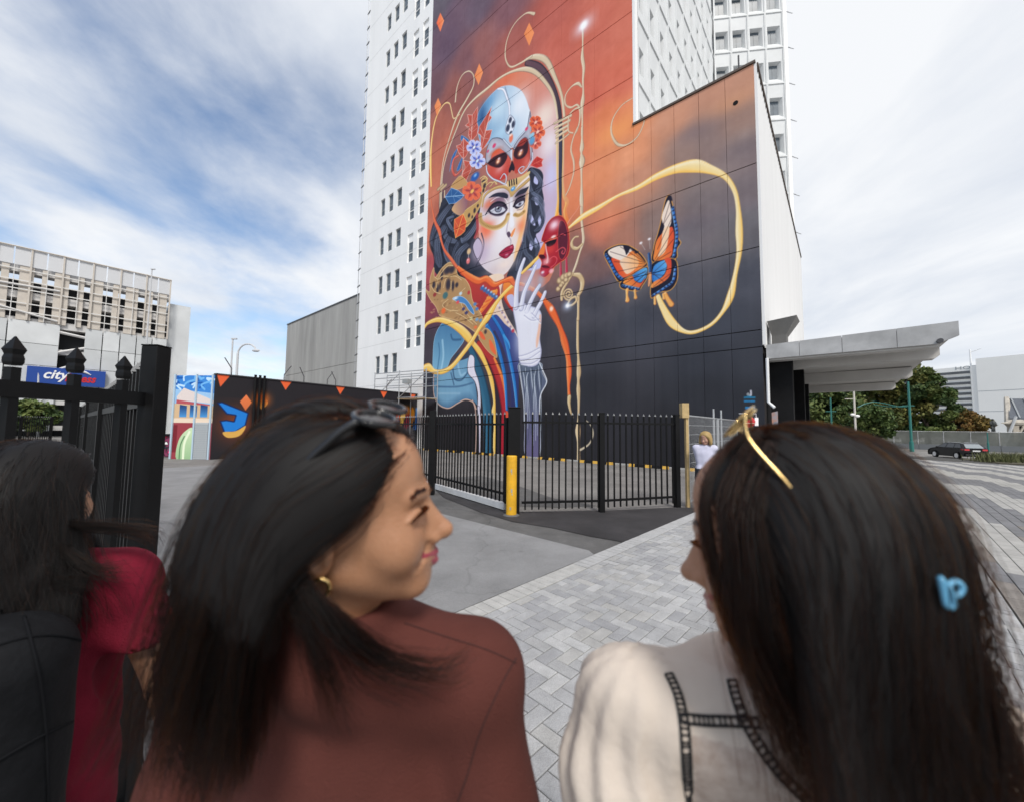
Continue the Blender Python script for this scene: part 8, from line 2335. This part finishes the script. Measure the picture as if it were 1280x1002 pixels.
WC_ = np.concatenate([wisps(px3(q), n, 40 + sd, .007, .014) for sd, (q, n) in enumerate((
    ([(60, 640, .84), (90, 655, .84), (140, 658, .86), (185, 665, .88), (190, 680, .89)], 220),
    ([(50, 660, .82), (85, 690, .82), (120, 712, .83), (155, 714, .85)], 200),
    ([(40, 680, .80), (70, 722, .80), (112, 732, .82)], 160)))])
hair_curves('hair', SC_, pcn, HM_C, .00036, .00014)
hair_curves('loose_locks', WC_, pcn, HM_C, .00036, .00012)
# backpack
def bp_sdf(P):
    L = np.stack([(P - C_.chest) @ C_.rt, -((P - C_.chest) @ C_.fwd), P[:, 2] - C_.chest[2]], 1).astype(f32)
    def rbox(q, c, b, r):
        a = np.abs(q - np.array(c, f32)) - (np.array(b, f32) - r)
        return np.linalg.norm(np.maximum(a, 0), axis=1) + np.minimum(a.max(1), 0) - r
    d = rbox(L, (.035, .215, -.08), (.180, .100, .260), .09)
    d = smin(d, rbox(L, (.035, .305, -.17), (.140, .045, .14), .04), .012)
    return d + .0035 * (np.sin(22 * L[:, 2] + 9 * L[:, 0]) * np.sin(15 * L[:, 0] - 8 * L[:, 2])).astype(f32)
V, Q = surface_nets(bp_sdf, C_.chest - .45, C_.chest + .45, .011)
V = relax(V, Q, 1, .4)
M_PIPE = mat('pack_piping', (.010, .0105, .012), .9, spec=.05)
M_PACK = mat('black_nylon', (.009, .0095, .011), .75, .3, 25, .12, 90, spec=.12)
bkp = empty('backpack', tuple(C_.chest - C_.fwd * .2 - UP * .27), 'black nylon backpack worn by the woman in red', 'backpack')
bag_ = mesh_obj('bag', V, Q, M_PACK, bkp)
for pts in ([(-30, 815), (40, 795), (100, 800), (150, 835), (175, 890)], [(30, 770), (50, 850), (58, 930), (60, 1010)], [(-20, 960), (60, 915), (130, 890), (180, 900)], [(110, 775), (135, 850), (150, 930), (155, 1010)]):
    seam([bag_], pts, .0024, M_PIPE, bkp, 'piping', .001)
for s in (-1, 1):
    sh = C_.shL if s < 0 else C_.shR
    q = [C_.chest + C_.rt * s * .09 - C_.fwd * .13 + UP * .16, C_.nb * .45 + sh * .55 + UP * .052 - C_.fwd * .05, C_.nb * .45 + sh * .55 + UP * .06 + C_.fwd * .03, C_.chest + C_.rt * s * .10 + C_.fwd * .125 + UP * .05, C_.chest + C_.rt * s * .15 + C_.fwd * .03 - UP * .12]
    tube_obj('strap', catmull(q, 6), .017, M_PACK, bkp)
tube_obj('handle', catmull([C_.chest - C_.fwd * .16 + C_.rt * -.01 + UP * .17, C_.chest - C_.fwd * .18 + C_.rt * .035 + UP * .215, C_.chest - C_.fwd * .16 + C_.rt * .08 + UP * .17], 6), .008, M_PACK, bkp)
for z, w in ((.06, .10), (-.04, .10)):
    tube_obj('zip', [C_.chest - C_.fwd * (.352 if z < 0 else .318) + C_.rt * x + UP * (z - .8 * x * x) for x in np.linspace(-w, w, 9)], .004, M_DKSTEEL if 'M_DKSTEEL' in globals() else M_PACK, bkp)
# ================================================================== fair haired passer by
D_ = Person()
dp_ = at(882, 560, 7.6)
setup(D_, (dp_[0], 7.6, 1.415), math.radians(215), math.radians(-18), 0, (dp_[0] + .01, 7.64, 1.27), (dp_[0] - .15, 7.68, 1.215), (dp_[0] + .17, 7.60, 1.215), (dp_[0] + .01, 7.66, 1.05), math.radians(250))
pd_ = empty('person', (dp_[0], 7.66, 0), 'fair haired woman in a pale lilac top by the temporary mesh fence', 'person')
make_body(D_, pd_, [skin_mat('skin_fair', (.50, .30, .22), (.44, .24, .17)), MATS['lip_rose'], M_EYEW, M_IRIS], .006)
make_cloth('top', D_, pd_, mat('lilac_cotton', (.55, .55, .68), .85, .1, 12), .014, .80, 1.29, .014, neck=False)
make_cloth('trousers', D_, pd_, M_JEAN, .014, .05, .86, .02, neck=False, mask=lambda P: np.maximum(np.abs((P - D_.chest) @ D_.rt) - .20, P[:, 2] - .86))
SD_ = hair_strands(D_, 1500, .20, 31, (.5, -.6, -.6), drift=(0, 0, 0), layer=(.003, .015), grav_y=(.08, .0), fall=1.0, spread=.06, steps=18)
hair_core('hair_mass', SD_, pd_, mat('blond_core', (.36, .24, .09), .6), .012, .9)
hair_curves('hair', SD_, pd_, hair_mat('hair_blond', .22, .4, .35), .0009, .0004)
